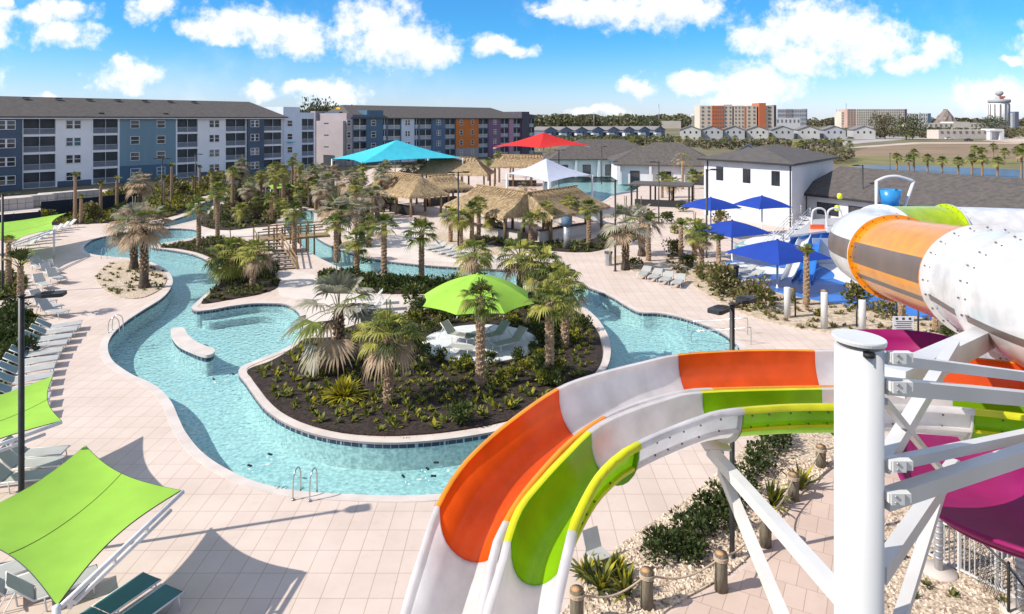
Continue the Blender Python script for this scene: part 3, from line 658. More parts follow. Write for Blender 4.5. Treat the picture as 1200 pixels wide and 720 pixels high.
# braces that rise from the column foot to the slide on the left
arm(at(833, 528, 10.9), at(986, 700, 6.95), 0.15, 0.15)
arm(at(846, 552, 10.5), at(962, 830, 6.95), 0.13, 0.13)
def slidefoot():
    mb = MB(); p = at(838, 524, 10.9)
    mb.box(p+V(0, 0, 0.03), (0.42, 0.34, 0.03)); mb.box(p+V(0.08, 0, -0.10), (0.03, 0.26, 0.24)); mb.box(p+V(-0.06, 0, -0.08), (0.03, 0.26, 0.20))
    mb.build('saddle_plate', M['white_steel'], colm)
    mb = MB()
    for dy in (-0.08, 0.0, 0.08):
        for dz in (-0.05, -0.14): mb.box(p+V(0.10, dy, dz), (0.03, 0.03, 0.03))
    mb.build('saddle_bolt', M['bolt'], colm)
slidefoot()
# arms to the right
arm(at(1036, 420, 6.95), at(1255, 448, 8.6), 0.10, 0.105)
arm(at(1036, 452, 6.85), at(1280, 474, 8.2), 0.12, 0.15)
arm(at(1036, 545, 6.95), at(1290, 492, 9.0), 0.10, 0.11)
arm(at(1036, 586, 6.85), at(1300, 500, 8.2), 0.14, 0.17)
arm(at(1034, 545, 7.05), at(1118, 405, 10.0), 0.14, 0.15)
arm(at(1030, 672, 6.95), at(1118, 545, 9.6), 0.15, 0.17)
arm(at(1044, 760, 6.9), at(1104, 568, 9.4), 0.12, 0.12)
arm(at(1036, 470, 6.95), at(1110, 560, 9.4), 0.07, 0.07)
for px, py in ((1040, 418), (1040, 452), (1040, 544), (1038, 582)): clamp(px, py, 6.72)
# second arm frame under the tunnel
frame2 = thing('tunnel_support', 'white steel post and inclined beam carrying the big enclosed tunnel', 'support', (0, 0, 0))
b = MB(); b.beam(at(1046, 448, 9.0), at(1178, 384, 14.0), 0.30, 0.34); b.build('inclined_beam', M['white_steel'], frame2)
p = at(1236, 420, 14.6); b = MB(); b.box((p.x, p.y, 4.2), (0.45, 0.45, 8.4)); b.build('square_post', M['white_steel'], frame2)
b = MB(); b.beam(at(1160, 410, 13.8), at(1240, 402, 14.4), 0.5, 0.55); b.build('bracket', M['galv'], frame2)

# ---------------------------------------------------------------- enclosed tunnel
PATH = [V(31, 25.0, 7.0), V(26, 27.0, 7.0), V(21.5, 28.4, 7.05), V(17.5, 28.5, 7.15), V(14.5, 27.0, 7.3), V(12.7, 24.4, 7.48), V(11.9, 21.5, 7.70), V(11.4, 18.6, 7.97), V(10.9, 15.8, 8.25), V(10.0, 13.0, 8.52), V(9.5, 10.6, 8.8), V(10.2, 8.4, 9.1), V(12.5, 7.0, 9.3), V(16, 7.0, 9.5)]
tp = smooth_loop(PATH, 10, closed=False)
tun = thing('tunnel_slide', 'huge enclosed tunnel slide in white, orange and lime with a dark window strip', 'water slide', (0, 0, 0))
RT = 1.21
def ring(i, r):
    t = (tp[min(i+1, len(tp)-1)]-tp[max(i-1, 0)]).normalized(); x = t.cross(V(0, 0, 1)).normalized(); y = x.cross(t)
    return tp[i], x, y, t
def tunnel_sec(i0, i1, mats, strip, label):
    b = MB(); n_ = 48; rr = []
    for i in range(i0, i1+1):
        c_, x, y, t = ring(i, RT)
        e = 1.0
        rr.append([c_+(x*math.cos(2*math.pi*k/n_)*1.06+y*math.sin(2*math.pi*k/n_))*RT for k in range(n_)])
    n0 = len(b.f)
    b.grid(rr, closed=True)
    for fi in range(n0, len(b.f)):
        k = (fi-n0) % n_
        # the camera side is k around n_/2
        if strip and k in strip: b.m[fi] = 1
    o = b.build('tunnel_section', mats, tun); o['label'] = label
    for i, sg in ((i0, 1), (i1, -1)):
        c_, x, y, t = ring(i, RT); b = MB()
        for r0, r1, q0, q1 in ((RT-0.01, RT+0.11, 0.0, 0.0), (RT+0.11, RT+0.11, 0.0, 0.06), (RT+0.11, RT-0.01, 0.06, 0.06)):
            b.grid([[c_+t*sg*q0+(x*math.cos(2*math.pi*k/n_)*1.06+y*math.sin(2*math.pi*k/n_))*r0 for k in range(n_)],
                    [c_+t*sg*q1+(x*math.cos(2*math.pi*k/n_)*1.06+y*math.sin(2*math.pi*k/n_))*r1 for k in range(n_)]], closed=True, smooth=False)
        b.build('joint_flange', mats[0], tun)
        b = MB()
        for k in range(0, n_, 2):
            v_ = x*math.cos(2*math.pi*k/n_)*1.06+y*math.sin(2*math.pi*k/n_); p = c_+v_*(RT+0.055)+t*sg*0.065
            b.box(p, (0.026, 0.026, 0.026)); b.box(c_+v_*(RT+0.002)+t*sg*0.28, (0.028, 0.028, 0.028))
        b.build('joint_bolt', M['bolt'], tun)
GA = gel('amber_tunnel_gelcoat', (0.84, 0.30, 0.012), 0.1)
GWt = gel('white_tunnel_gelcoat', (0.66, 0.645, 0.635), 0.0)
GLt = gel('lime_tunnel_gelcoat', (0.48, 0.62, 0.008), 0.1)
SM = M['smoke']
strip = {47, 0, 1, 2}
def pidx(v): return min(range(len(tp)), key=lambda i: (tp[i]-v).length)
i_a, i_b, i_c, i_d, i_e = pidx(V(18.3, 28.6, 7.12)), pidx(V(14.8, 27.2, 7.29)), pidx(V(11.8, 20.9, 7.75)), pidx(V(10.85, 15.6, 8.27)), pidx(V(10.0, 13.0, 8.52))
tunnel_sec(0, i_a, [GWt, SM], None, 'white far end of the tunnel')
tunnel_sec(i_a, i_b, [GLt, SM], None, 'lime section of the tunnel')
tunnel_sec(i_b, i_c, [GWt, SM], strip, 'white bend of the tunnel')
tunnel_sec(i_c, i_d, [GA, SM], strip | {44}, 'orange section of the tunnel')
tunnel_sec(i_d, i_e, [GWt, SM], {45}, 'white section with bolted flanges')
tunnel_sec(i_e, len(tp)-1, [GWt, SM], {45}, 'white bend nearest the tower')

# ---------------------------------------------------------------- magenta trough
mg = thing('magenta_slide', 'deep magenta trough slide curving under the white steel arms above a railing', 'water slide', (0, 0, 0))
MP = smooth_loop([at(1006, 400, 24.7), at(1048, 398, 24.8), at(1088, 400, 24.0), at(1106, 420, 21.6), at(1108, 446, 19.0), at(1114, 484, 16.6), at(1130, 530, 14.4), at(1170, 560, 12.9), at(1240, 574, 11.8), at(1340, 574, 11.2)], 8, closed=False)
b = MB(); rr = []; lip = []
for i, p in enumerate(MP):
    t = (MP[min(i+1, len(MP)-1)]-MP[max(i-1, 0)]); t.z = 0; t.normalize(); x = V(t.y, -t.x, 0)
    row = []
    for k in range(17):
        a = math.pi*k/16; row.append(p+x*(-1.15*math.cos(a))+V(0, 0, -1.0*math.sin(a)**0.7 if k <= 8 else -(0.62+0.38*math.sin(a)**0.7)))
    rr.append([row[0]-x*0.10+V(0, 0, -0.05), row[0]-x*0.10]+row+[row[-1]+x*0.10, row[-1]+x*0.10+V(0, 0, -0.05)])
b.grid(rr); b.build('trough', GM, mg)
b = MB()
for k in (4, 14):
    b.tube([r_[k]+(r_[k]-MP[i]).normalized()*0.03 for i, r_ in enumerate(rr)], 0.035, 6)
b.build('stiffening_rib', GM, mg)
b = MB()
for j in (8, 20, 32, 44, 50):
    r_ = rr[min(j, len(rr)-1)]; c_ = MP[min(j, len(MP)-1)]
    a0 = [q+(q-c_).normalized()*0.005 for q in r_[2:-2]]; a1 = [q+(q-c_).normalized()*0.09 for q in r_[2:-2]]
    t = (MP[min(j+1, len(MP)-1)]-MP[min(j, len(MP)-1)-1]).normalized()*0.05
    b.grid([a0, a1], smooth=False); b.grid([a1, [q+t for q in a1]], smooth=False); b.grid([[q+t for q in a1], [q+t for q in a0]], smooth=False)
b.build('joint_flange', GM, mg)
for px, py, zt in ((1100, 672, 4.0), (1196, 720, 3.9)):
    f = g(px, py); post = thing('slide_post', 'wrapped white post on a round footing under the magenta trough, '+('beside the railing' if px < 1150 else 'nearest the black fence'), 'post', f)
    b = MB(); b.lathe([(0.10, 0.05), (0.10, zt)], 16); b.build('post_shaft', M['white_steel'], post)
    b = MB()
    for k in range(12): b.lathe([(0.105, 0.0), (0.118, 0.02), (0.118, 0.05), (0.105, 0.07)], 16, (0, 0, 0.4+k*0.17))
    b.build('foam_wrap', M['galv'], post)
    b = MB(); b.lathe([(0.45, 0.0), (0.42, 0.10), (0.0, 0.13)], 24); b.build('footing', M['concrete'], post)
# ================================================================ buildings
class Facade:
    """a vertical wall plane from A to B (plan points, left to right as seen from the pool); outward normal faces the pool"""
    def __init__(s, A, B):
        s.A = Vector((A[0], A[1], 0)); s.B = Vector((B[0], B[1], 0)); s.L = (s.B-s.A).length
        s.t = (s.B-s.A)/s.L; s.n = Vector((s.t.y, -s.t.x, 0))
    def s_at(s, px):
        u = (px-600)/FPX   # (A+t*k).x = u*(A+t*k).y
        return (u*s.A.y-s.A.x)/(s.t.x-u*s.t.y)
    def P(s, k, z, off=0): return s.A+s.t*k+s.n*off+Vector((0, 0, z))
    def box(s, mb, s0, s1, z0, z1, o0, o1, mi=0):
        p = [s.P(s0, z0, o1), s.P(s1, z0, o1), s.P(s1, z0, o0), s.P(s0, z0, o0), s.P(s0, z1, o1), s.P(s1, z1, o1), s.P(s1, z1, o0), s.P(s0, z1, o0)]
        mb.hexa(p, mi)
def window(F, parent, sc_, zc, w_, h_, pairs=1, mat_='white_paint', glass=True):
    s0 = sc_-w_/2; b = MB(); t = 0.09
    F.box(b, s0-t, s0+w_+t, zc+h_/2, zc+h_/2+t, 0.0, 0.09); F.box(b, s0-t, s0+w_+t, zc-h_/2-t, zc-h_/2, 0.0, 0.11)
    F.box(b, s0-t, s0, zc-h_/2, zc+h_/2, 0.0, 0.09); F.box(b, s0+w_, s0+w_+t, zc-h_/2, zc+h_/2, 0.0, 0.09)
    if pairs == 2: F.box(b, sc_-0.14, sc_+0.14, zc-h_/2, zc+h_/2, 0.0, 0.08)
    F.box(b, s0, s0+w_, zc-0.045, zc+0.045, 0.0, 0.07)
    o = b.build('window', M[mat_], parent)
    b = MB(); F.box(b, s0, s0+w_, zc-h_/2, zc+h_/2, 0.0, 0.03); b.build('pane', M['glass'], o)
def wallseg(F, parent, s0, s1, z0, z1, depth, m, off=0.0):
    b = MB(); F.box(b, s0, s1, z0, z1, -depth, off); return b.build('wall_panel', M[m], parent)
def balconies(F, parent, s0, s1, floors, h_, depth, frame='lilac', z0=0.0, top=None, off=0.0, white_rail=False):
    """a bay of stacked recessed balconies: slabs, cheek walls, railing, centre post, dark screen behind"""
    top = top or z0+floors*h_; f = 0.28
    b = MB(); F.box(b, s0, s0+f, z0, top, -depth, off+0.05); F.box(b, s1-f, s1, z0, top, -depth, off+0.05)
    F.box(b, s0+f, s1-f, z0, top, -depth, -1.6); F.box(b, s0+f, s1-f, z0+floors*h_-0.30, top, -1.6, off+0.045); b.build('bay_wall', M[frame], parent)
    for k in range(floors):
        zb = z0+k*h_
        b = MB()
        F.box(b, s0+f, s1-f, zb-(0.30 if k else -0.02), zb+0.08, -1.6, off+0.04); bal = b.build('balcony', M[frame], parent)
        b = MB(); F.box(b, s0+f, s1-f, zb+1.05, zb+1.13, off-0.10, off+0.02)
        m_ = (s0+s1)/2; F.box(b, m_-0.06, m_+0.06, zb+0.08, zb+h_-0.30, off-0.09, off+0.01)
        nb = max(6, int((s1-s0)/0.16))
        for q in range(nb):
            x_ = s0+f+(s1-s0-2*f)*(q+0.5)/nb; F.box(b, x_-0.025, x_+0.025, zb+0.14, zb+1.05, off-0.06, off-0.02)
        F.box(b, s0+f, s1-f, zb+0.10, zb+0.16, off-0.08, off)
        b.build('railing', M['white_paint' if white_rail else 'rail'], bal)
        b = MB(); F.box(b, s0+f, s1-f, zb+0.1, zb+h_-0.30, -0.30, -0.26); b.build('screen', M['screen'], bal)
def roofpart(parent, pts_eave, ridge, m, name='roof', thick=0.25):
    """hip roof: four eave corners (ccw from front-left) and two ridge points"""
    a, b_, c_, d_ = [Vector(p) for p in pts_eave]; r0, r1 = [Vector(p) for p in ridge]; b = MB(); dn = Vector((0, 0, -thick))
    b.add([a, b_, c_, d_, r0, r1, a+dn, b_+dn, c_+dn, d_+dn], [(0, 1, 5, 4), (1, 2, 5), (2, 3, 4, 5), (3, 0, 4), (6, 7, 1, 0), (7, 8, 2, 1), (8, 9, 3, 2), (9, 6, 0, 3), (9, 8, 7, 6)])
    return b.build(name, m, parent)

# ---- left apartment block
FL = Facade((-118.0, 68.7), (-54.0, 157.0)); HT = 3.1
# direction fixed from two measured points of the facade
FL = Facade((-82.6-28.6*0.6, 118-39*0.6), (-54.0+28.6*0.05, 157.0+39*0.05))
ap = thing('apartment_building', 'long four-storey white, teal and navy apartment block with a grey hip roof', 'building', (0, 0, 0))
def root_local(o):      # parts are built in world space: keep the empty's transform out of them
    for c in kids(o): c.matrix_parent_inverse = o.matrix_world.inverted() if False else Matrix.Translation(-o.location)
S = FL.s_at
EV = 12.5
def wseg(a, b_, m, z0=0.0, z1=EV, off=0.0, dep=16.0): return wallseg(FL, ap, S(a), S(b_), z0, z1, dep, m, off)
wseg(-60, 25, 'navy', off=0.5)
for px in (7, -25):
    for k in range(4): 
        F2 = Facade(FL.P(0, 0, 0.5).to_2d(), FL.P(FL.L, 0, 0.5).to_2d()); window(F2, ap, F2.s_at(px), 1.75+k*HT, 2.5 if px > 0 else 2.0, 1.4, 2)
balconies(FL, ap, S(25), S(67), 4, HT, 16, top=EV)
wseg(67, 107, 'lilac'); 
for k in range(4): window(FL, ap, S(86), 1.75+k*HT, 2.3, 1.4, 2)
balconies(FL, ap, S(107), S(140), 4, HT, 16, top=EV)
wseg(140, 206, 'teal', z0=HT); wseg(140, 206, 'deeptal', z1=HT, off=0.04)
for px in (158, 188.5):
    for k in range(4): window(FL, ap, S(px), 1.75+k*HT, 1.5, 1.4, 1)
balconies(FL, ap, S(206), S(233), 4, HT, 16, top=EV)
wseg(233, 263, 'lilac')
for k in range(4): window(FL, ap, S(251), 1.75+k*HT, 2.1, 1.4, 2)
balconies(FL, ap, S(263), S(289), 4, HT, 16, top=EV)
wseg(289, 308, 'navy', off=0.5)
F2 = Facade(FL.P(0, 0, 0.5).to_2d(), FL.P(FL.L, 0, 0.5).to_2d())
for k in range(4): window(F2, ap, F2.s_at(298.5), 1.75+k*HT, 1.9, 1.4, 2)
balconies(FL, ap, S(308), S(331), 4, HT, 16, top=EV)
b = MB()
for a, b_ in ((67, 107), (233, 263)): FL.box(b, S(a), S(b_), 0.0, 1.0, 0.0, 0.03)
b.build('base_band', M['navy'], ap)
a, d_ = FL.P(-2, EV, 0.9), FL.P(S(331)+1.0, EV, 0.9); bk = FL.n*-17.5
roofpart(ap, [a, d_, d_+bk, a+bk], [a+bk*0.5+FL.t*7+V(0, 0, 3.6), d_+bk*0.5-FL.t*4.5+V(0, 0, 3.6)], M['shingle'])
b = MB(); FL.box(b, -2, S(331)+1, EV-0.42, EV-0.252, 0.55, 0.86); b.build('eave_fascia', M['white_paint'], ap)
b = MB()
for k in range(12): c_ = FL.P(4+k*5.2, EV+3.6-0.25, -7.5+0.9); b.box(c_, (1.1, 0.4, 0.2), math.atan2(FL.t.y, FL.t.x))
b.build('ridge_vent', M['trim'], ap)
b = MB()
for s_ in (6, 22, 40, 52): c_ = FL.P(s_, EV+0.62, -0.6); b.box(c_, (0.9, 0.5, 0.25), math.atan2(FL.t.y, FL.t.x))
b.build('roof_vent', M['trim'], ap)
# the flat-roofed end with stepped parapet
FE = Facade((-53.6, 158.5), (-48.2, 166.5)); SE = FE.s_at
wallseg(FE, ap, SE(331), SE(350.5), 0, 14.9, 14, 'paleblue', 0.3); wallseg(FE, ap, SE(350.5), SE(352.5), 0, 13.6, 14, 'paleblue', 0.3)
for k in range(4):
    F3 = Facade(FE.P(0, 0, 0.3).to_2d(), FE.P(FE.L, 0, 0.3).to_2d()); window(F3, ap, F3.s_at(339.5), 1.75+k*HT, 1.35, 1.3, 1)
balconies(FE, ap, SE(352.5), SE(368.5), 4, HT, 14, frame='paleblue', top=13.6)
b = MB(); F3 = Facade(FE.P(0, 0, 0.3).to_2d(), FE.P(FE.L, 0, 0.3).to_2d()); F3.box(b, F3.s_at(336.5), F3.s_at(343), 6.6, 6.75, 0.0, 1.2); b.build('window_awning', M['cyan_fab'], ap)

# ---- centre apartment block
def ray(px, d): return ((px-600)/FPX*d, d)
FC = Facade(ray(403, 176), ray(607, 231)); SC = FC.s_at
ap2 = thing('apartment_building', 'four-storey apartment block in navy, slate, burnt orange and purple panels beyond the cyan canopy', 'building', (0, 0, 0))
EV2 = 12.4
def cseg(a, b_, m, z0=0.0, z1=EV2, off=0.0, dep=15.0): return wallseg(FC, ap2, SC(a), SC(b_), z0, z1, dep, m, off)
def cbal(a, b_, m, off=0.0, top=EV2): balconies(FC, ap2, SC(a), SC(b_), 4, HT, 15, frame=m, top=top, off=off, white_rail=True)
def cwin(px, w_=1.6, pairs=2, off=0.0):
    F_ = Facade(FC.P(0, 0, off).to_2d(), FC.P(FC.L, 0, off).to_2d())
    for k in range(4): window(F_, ap2, F_.s_at(px), 1.75+k*HT, w_, 1.4, pairs)
cseg(405, 412, 'lilac_stucco', z1=13.6, off=0.4); cwin(408.7, 1.1, 1, 0.4)
cbal(412, 429, 'deeptal', 0.4, 13.2); cseg(429, 448, 'deeptal', z1=14.4, off=0.4); cwin(437.5, 1.4, 1, 0.4)
cbal(448, 453.5, 'slate'); cbal(453.5, 470, 'deeptal')
cseg(470, 485, 'paleblue', off=0.2); cwin(477.5, 1.6, 2, 0.2)
cbal(485, 491, 'slate'); cbal(491, 506, 'slate'); cseg(506, 521, 'slate', off=0.2); cwin(514, 1.5, 2, 0.2)
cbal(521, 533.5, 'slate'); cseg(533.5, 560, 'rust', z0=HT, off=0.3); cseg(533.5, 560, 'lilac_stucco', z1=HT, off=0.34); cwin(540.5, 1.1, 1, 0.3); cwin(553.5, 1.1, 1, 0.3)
cbal(560, 572, 'slate'); cseg(572, 586, 'purple', off=0.2); cwin(580, 1.5, 2, 0.2); cbal(586, 596, 'purple'); cseg(596, 601, 'mauve', off=0.3)
cbal(601, 610, 'purple'); cseg(610, 619, 'charcoal', z1=14.6, off=0.5, dep=14); cbal(619, 626, 'charcoal', top=13.6)
# left end wall with its parapet
FW = Facade((FC.A-FC.n*14).to_2d(), FC.A.to_2d()); 
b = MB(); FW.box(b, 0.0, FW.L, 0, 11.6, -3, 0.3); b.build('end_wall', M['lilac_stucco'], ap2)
b = MB(); FW.box(b, 0.0, 2.2, 0, 14.2, -3, 0.5); b.build('corner_pier', M['lilac_stucco'], ap2)
b = MB()
for k in range(3):
    FW.box(b, FW.L*0.42, FW.L*0.56, 4.6+k*HT, 4.85+k*HT, 0.3, 0.36)
FW.box(b, FW.L*0.4, FW.L*0.75, 0, 2.6, 0.3, 0.34); b.build('wall_vent', M['screen'], ap2)
b = MB(); FW.box(b, 1.6, 9, 12.6, 14.0, -3.5, -2.2); b.build('parapet', M['navy'], ap2)
b = MB(); FW.box(b, 5.2, 7.0, 13.3, 15.2, -5.0, -4.0); b.build('roof_sign', pm('yellow_panel', (0.75, 0.42, 0.02), None, 1), ap2)
a, d_ = FC.P(2.0, EV2, 0.8), FC.P(SC(612), EV2, 0.8); bk = FC.n*-16.5
roofpart(ap2, [a, d_, d_+bk, a+bk], [a+bk*0.5+FC.t*3+V(0, 0, 3.5), d_+bk*0.5-FC.t*8+V(0, 0, 3.5)], M['shingle'])

# ---- dark privacy screen along the building road, left
def fence(name, label, pts, h_, m, n_, grp=None):
    t = thing(name, label, 'fence', (0, 0, 0)); b = MB()
    for p, q in zip(pts, pts[1:]):
        b.beam(p+V(0, 0, h_/2), q+V(0, 0, h_/2), 0.06, h_)
    b.build('screen_panel', m, t)
    b = MB()
    for p, q in zip(pts, pts[1:]):
        k_ = max(1, int((q-p).length/2.5))
        for i in range(k_+1): c_ = p.lerp(q, i/k_); b.lathe([(0.04, 0), (0.04, h_+0.1)], 6, (c_.x, c_.y, 0))
    b.build('fence_post', M['black_metal'], t); return t
M['navyscreen'] = pm('navy_mesh_screen', (0.018, 0.024, 0.04), None, 2, rough=0.85)
fence('privacy_fence', 'navy mesh privacy fence behind the tall thin palms by the apartment road', [g(48, 256), g(115, 249), g(160, 243)], 2.0, M['navyscreen'], 6)
fence('privacy_fence', 'low navy mesh fence running past the lime sail at the building road', [g(-90, 274), g(48, 261)], 1.3, M['navyscreen'], 6)
for i, (px, py, ln) in enumerate(((12, 246, 7.5), (40, 242, 6.0), (88, 236.5, 8))):
    f = g(px, py); o = thing('stacked_blocks', ['low bank of pale stacked blocks behind the navy fence, beside the street lamp', 'middle bank of pale stacked blocks on the roadside behind the fence', 'long pale block stack on the roadside below the white apartment windows'][i], 'blocks', f, 0.95)
    b = MB()
    for k in range(int(ln)):
        for z_ in range(2): b.box((k*0.95-ln/2, random.uniform(-.05, .05), 0.42+z_*0.78), (0.9, 1.6, 0.74))
    b.build('block_stack', M['concrete'], o)
    b = MB(); b.box((0, 0, 0.02), (ln, 1.7, 0.05)); b.build('pallet', M['wood'], o)

# ---- white two-storey building and its long wing
def polybuild(name, label, plan, h_, wall, eave, ridge, roofm, ov=0.0):
    t = thing(name, label, 'building', (0, 0, 0)); b = MB(); b.prism(plan, 0, h_); b.build('wall', wall, t)
    roofpart(t, eave, ridge, roofm); return t
M['white_siding'] = pm('white_board_siding', (0.64, 0.63, 0.64), (0.60, 0.59, 0.605), 0.5, rough=0.65)
Cc, Lc, Rc = V(30.75, 75, 0), V(24.2, 86.0, 0), V(41.9, 89, 0); Bc = Lc+Rc-Cc
t2 = thing('white_building', 'white two-storey building with a dark hip roof behind the blue umbrellas', 'building', (0, 0, 0))
b = MB(); b.prism([Cc, Rc, Bc, Lc], 0, 7.0); b.build('wall', M['white_siding'], t2)
cen = (Cc+Bc)/2
ev = [p+(p-cen).normalized()*0.9+V(0, 0, 7.15) for p in (Cc, Rc, Bc, Lc)]
mid0 = (ev[0]+ev[3])/2; mid1 = (ev[1]+ev[2])/2
roofpart(t2, ev, [mid0.lerp(mid1, 0.33)+V(0, 0, 1.55), mid0.lerp(mid1, 0.67)+V(0, 0, 1.55)], M['shingle'])
FB = Facade(Lc.to_2d(), Cc.to_2d())
def plainwin(F, par, px, z0, z1, w_):
    s_ = F.s_at(px); b = MB(); F.box(b, s_-w_/2-0.08, s_+w_/2+0.08, z0-0.08, z1+0.08, 0, 0.04); F.box(b, s_-0.03, s_+0.03, z0, z1, 0.04, 0.075); o = b.build('window', M['trim'], par)
    b = MB(); F.box(b, s_-w_/2, s_+w_/2, z0, z1, 0.04, 0.06); b.build('pane', M['glass'], o)
for px in (843.5, 875, 909): plainwin(FB, t2, px, 4.6, 6.1, 0.95)
b = MB()
for px in (829.5, 926.5): s_ = FB.s_at(px); FB.box(b, s_-0.06, s_+0.06, 0, 7.0, 0.0, 0.10)
b.build('downpipe', M['trim'], t2)
b = MB()
for q in range(60):
    s_ = FB.L*(q+0.5)/60
    if all(abs(s_-FB.s_at(px)) > 0.62 for px in (843.5, 875, 909)): FB.box(b, s_-0.025, s_+0.025, 0.1, 6.95, 0.0, 0.025)
b.build('batten_siding', M['white_siding'], t2)
b = MB()
for p, q in zip(ev, ev[1:]+ev[:1]): b.beam(p+V(0, 0, -0.16)+(p-cen).normalized()*0.05, q+V(0, 0, -0.16)+(q-cen).normalized()*0.05, 0.14, 0.16)
b.build('gutter', M['trim'], t2)
t3 = thing('pool_building', 'long single-storey white building with a broad brown-grey shingle roof behind the tunnel slide', 'building', (0, 0, 0))
W0, W1 = V(33.2, 79.6, 0), V(50.6, 47.4, 0); FP = Facade(W0.to_2d(), W1.to_2d()); dp = -FP.n
b = MB(); FP.box(b, 0.3, FP.L, 0, 3.35, -11, -0.7); b.build('wall', M['white_siding'], t3)
a, d_ = FP.P(-0.4, 3.5), FP.P(FP.L+4, 3.5)
bk = dp*13.5
b = MB(); r0, r1 = a+dp*8+V(0, 0, 2.75)+FP.t*0.2, d_+dp*8+V(0, 0, 2.75)
c0, c1_ = a+dp*16, d_+dp*16
b.add([a, d_, r1, r0, c1_, c0, a+V(0, 0, -.25), d_+V(0, 0, -.25)], [(0, 1, 2, 3), (3, 2, 4, 5), (6, 7, 1, 0), (0, 3, 5)]); b.build('roof', M['shingle2'], t3)
b = MB(); FP.box(b, -0.42, FP.L+4, 3.22, 3.42, 0.003, 0.14); b.build('gutter', M['trim'], t3)
FQ = Facade(FP.P(0, 0, -0.7).to_2d(), FP.P(FP.L, 0, -0.7).to_2d())
for px, w_ in ((970, 2.6), (1003, 1.6), (1058, 1.6), (1110, 1.6)): plainwin(FQ, t3, px, 1.3, 2.5, w_)
b = MB()
for px in (945, 1116): s_ = FQ.s_at(px); FQ.box(b, s_-0.06, s_+0.06, 0, 3.3, 0.0, 0.10)
b.build('downpipe', M['trim'], t3)

# ---- clubhouse group behind the adult pool
def hiphouse(name, label, px, d, w_, dep, rz, h_, rh, wall, roofm, cat='building', door=True, inset=0.5, porch=False):
    x_ = (px-600)/FPX*d; t = thing(name, label, cat, (x_, d, 0), rz); b = MB()
    b.box((0, 0, h_/2), (w_, dep, h_)); b.build('wall', wall, t)
    o_ = 0.9; e = [V(-w_/2-o_, -dep/2-o_, h_+.15), V(w_/2+o_, -dep/2-o_, h_+.15), V(w_/2+o_, dep/2+o_, h_+.15), V(-w_/2-o_, dep/2+o_, h_+.15)]
    k = max(0.2, w_/2-dep*inset); roofpart(t, e, [V(-k, 0, h_+rh), V(k, 0, h_+rh)], roofm)
    n_ = max(2, int(w_/4.5))
    for i in range(n_):
        c_ = -w_/2+w_*(i+0.5)/n_; b = MB(); b.box((c_, -dep/2-0.03, 1.35), (1.7, 0.08, 2.3)); o = b.build('window', M['trim'], t)
        b = MB(); b.box((c_, -dep/2-0.075, 1.35), (1.5, 0.02, 2.1)); b.build('pane', M['glass'], o)
    if porch:
        for i in range(n_+1): b = MB(); c_ = -w_/2+w_*i/n_; b.box((c_, -dep/2-0.6, h_/2), (0.45, 0.45, h_)); b.build('porch_column', M['white_siding'], t)
    return t
hiphouse('clubhouse', 'wide low clubhouse with a grey hip roof behind the palms by the red canopy', 705, 150, 24, 14, 0.10, 3.6, 4.0, M['white_siding'], M['shingle2'], porch=True)
hiphouse('clubhouse', 'white clubhouse with a pointed tiled hip roof and open porch beside the adult pool', 782, 130, 17, 12, -0.25, 3.6, 4.0, M['white_siding'], M['shingle2'], porch=True)
hiphouse('clubhouse', 'narrow clubhouse wing under a grey hip roof between the two larger ones', 748, 139, 10, 9, 0.0, 3.7, 2.4, M['white_siding'], M['shingle2'])
# white gabled pavilion
def gable(name, label, px, d, w_, dep, rz, h_, rh, wall, roofm, cat='house', win=3, group=None, garage=None):
    x_ = (px-600)/FPX*d; t = thing(name, label, cat, (x_, d, 0), rz, group); b = MB()
    b.add([(-w_/2, -dep/2, 0), (w_/2, -dep/2, 0), (w_/2, -dep/2, h_), (0, -dep/2, h_+rh), (-w_/2, -dep/2, h_), (-w_/2, dep/2, 0), (w_/2, dep/2, 0), (w_/2, dep/2, h_), (0, dep/2, h_+rh), (-w_/2, dep/2, h_)],
          [(0, 1, 2, 3, 4), (9, 8, 7, 6, 5), (1, 6, 7, 2), (5, 0, 4, 9)]); b.build('wall', wall, t)
    b = MB(); o_ = 0.5; th = 0.18; sl_ = rh/(w_/2)
    for sg in (-1, 1):
        p = [V(sg*(w_/2+o_), -dep/2-o_, h_-o_*sl_+.05), V(sg*(w_/2+o_), dep/2+o_, h_-o_*sl_+.05), V(0, dep/2+o_, h_+rh+.05), V(0, -dep/2-o_, h_+rh+.05)]
        q = [v_+V(0, 0, th) for v_ in p]; b.hexa(p+q)
    b.build('roof', roofm, t)
    for i in range(win):
        c_ = (i-(win-1)/2)*w_/(win+0.6); b = MB(); b.box((c_, -dep/2-0.03, h_*0.72), (1.0, 0.06, 1.4)); o = b.build('window', M['glass'], t)
    if garage:
        b = MB(); b.box((garage*w_*0.5, -dep/2-1.2, h_*0.34), (4.2, 2.4, h_*0.68)); b.build('garage', M['white_siding'], t)
    return t
gable('gabled_pavilion', 'small white gabled pavilion with a dark lean-to beyond the two-storey white building', 877, 158, 8.2, 9, -0.35, 3.6, 2.4, M['white_siding'], M['trim'], 'pavilion', 2)
hiphouse('storage_building', 'low building with a dark grey hip roof beside the small gabled pavilion', 902, 150, 9, 8, -0.3, 2.6, 1.8, M['concrete'], M['shingle2'])

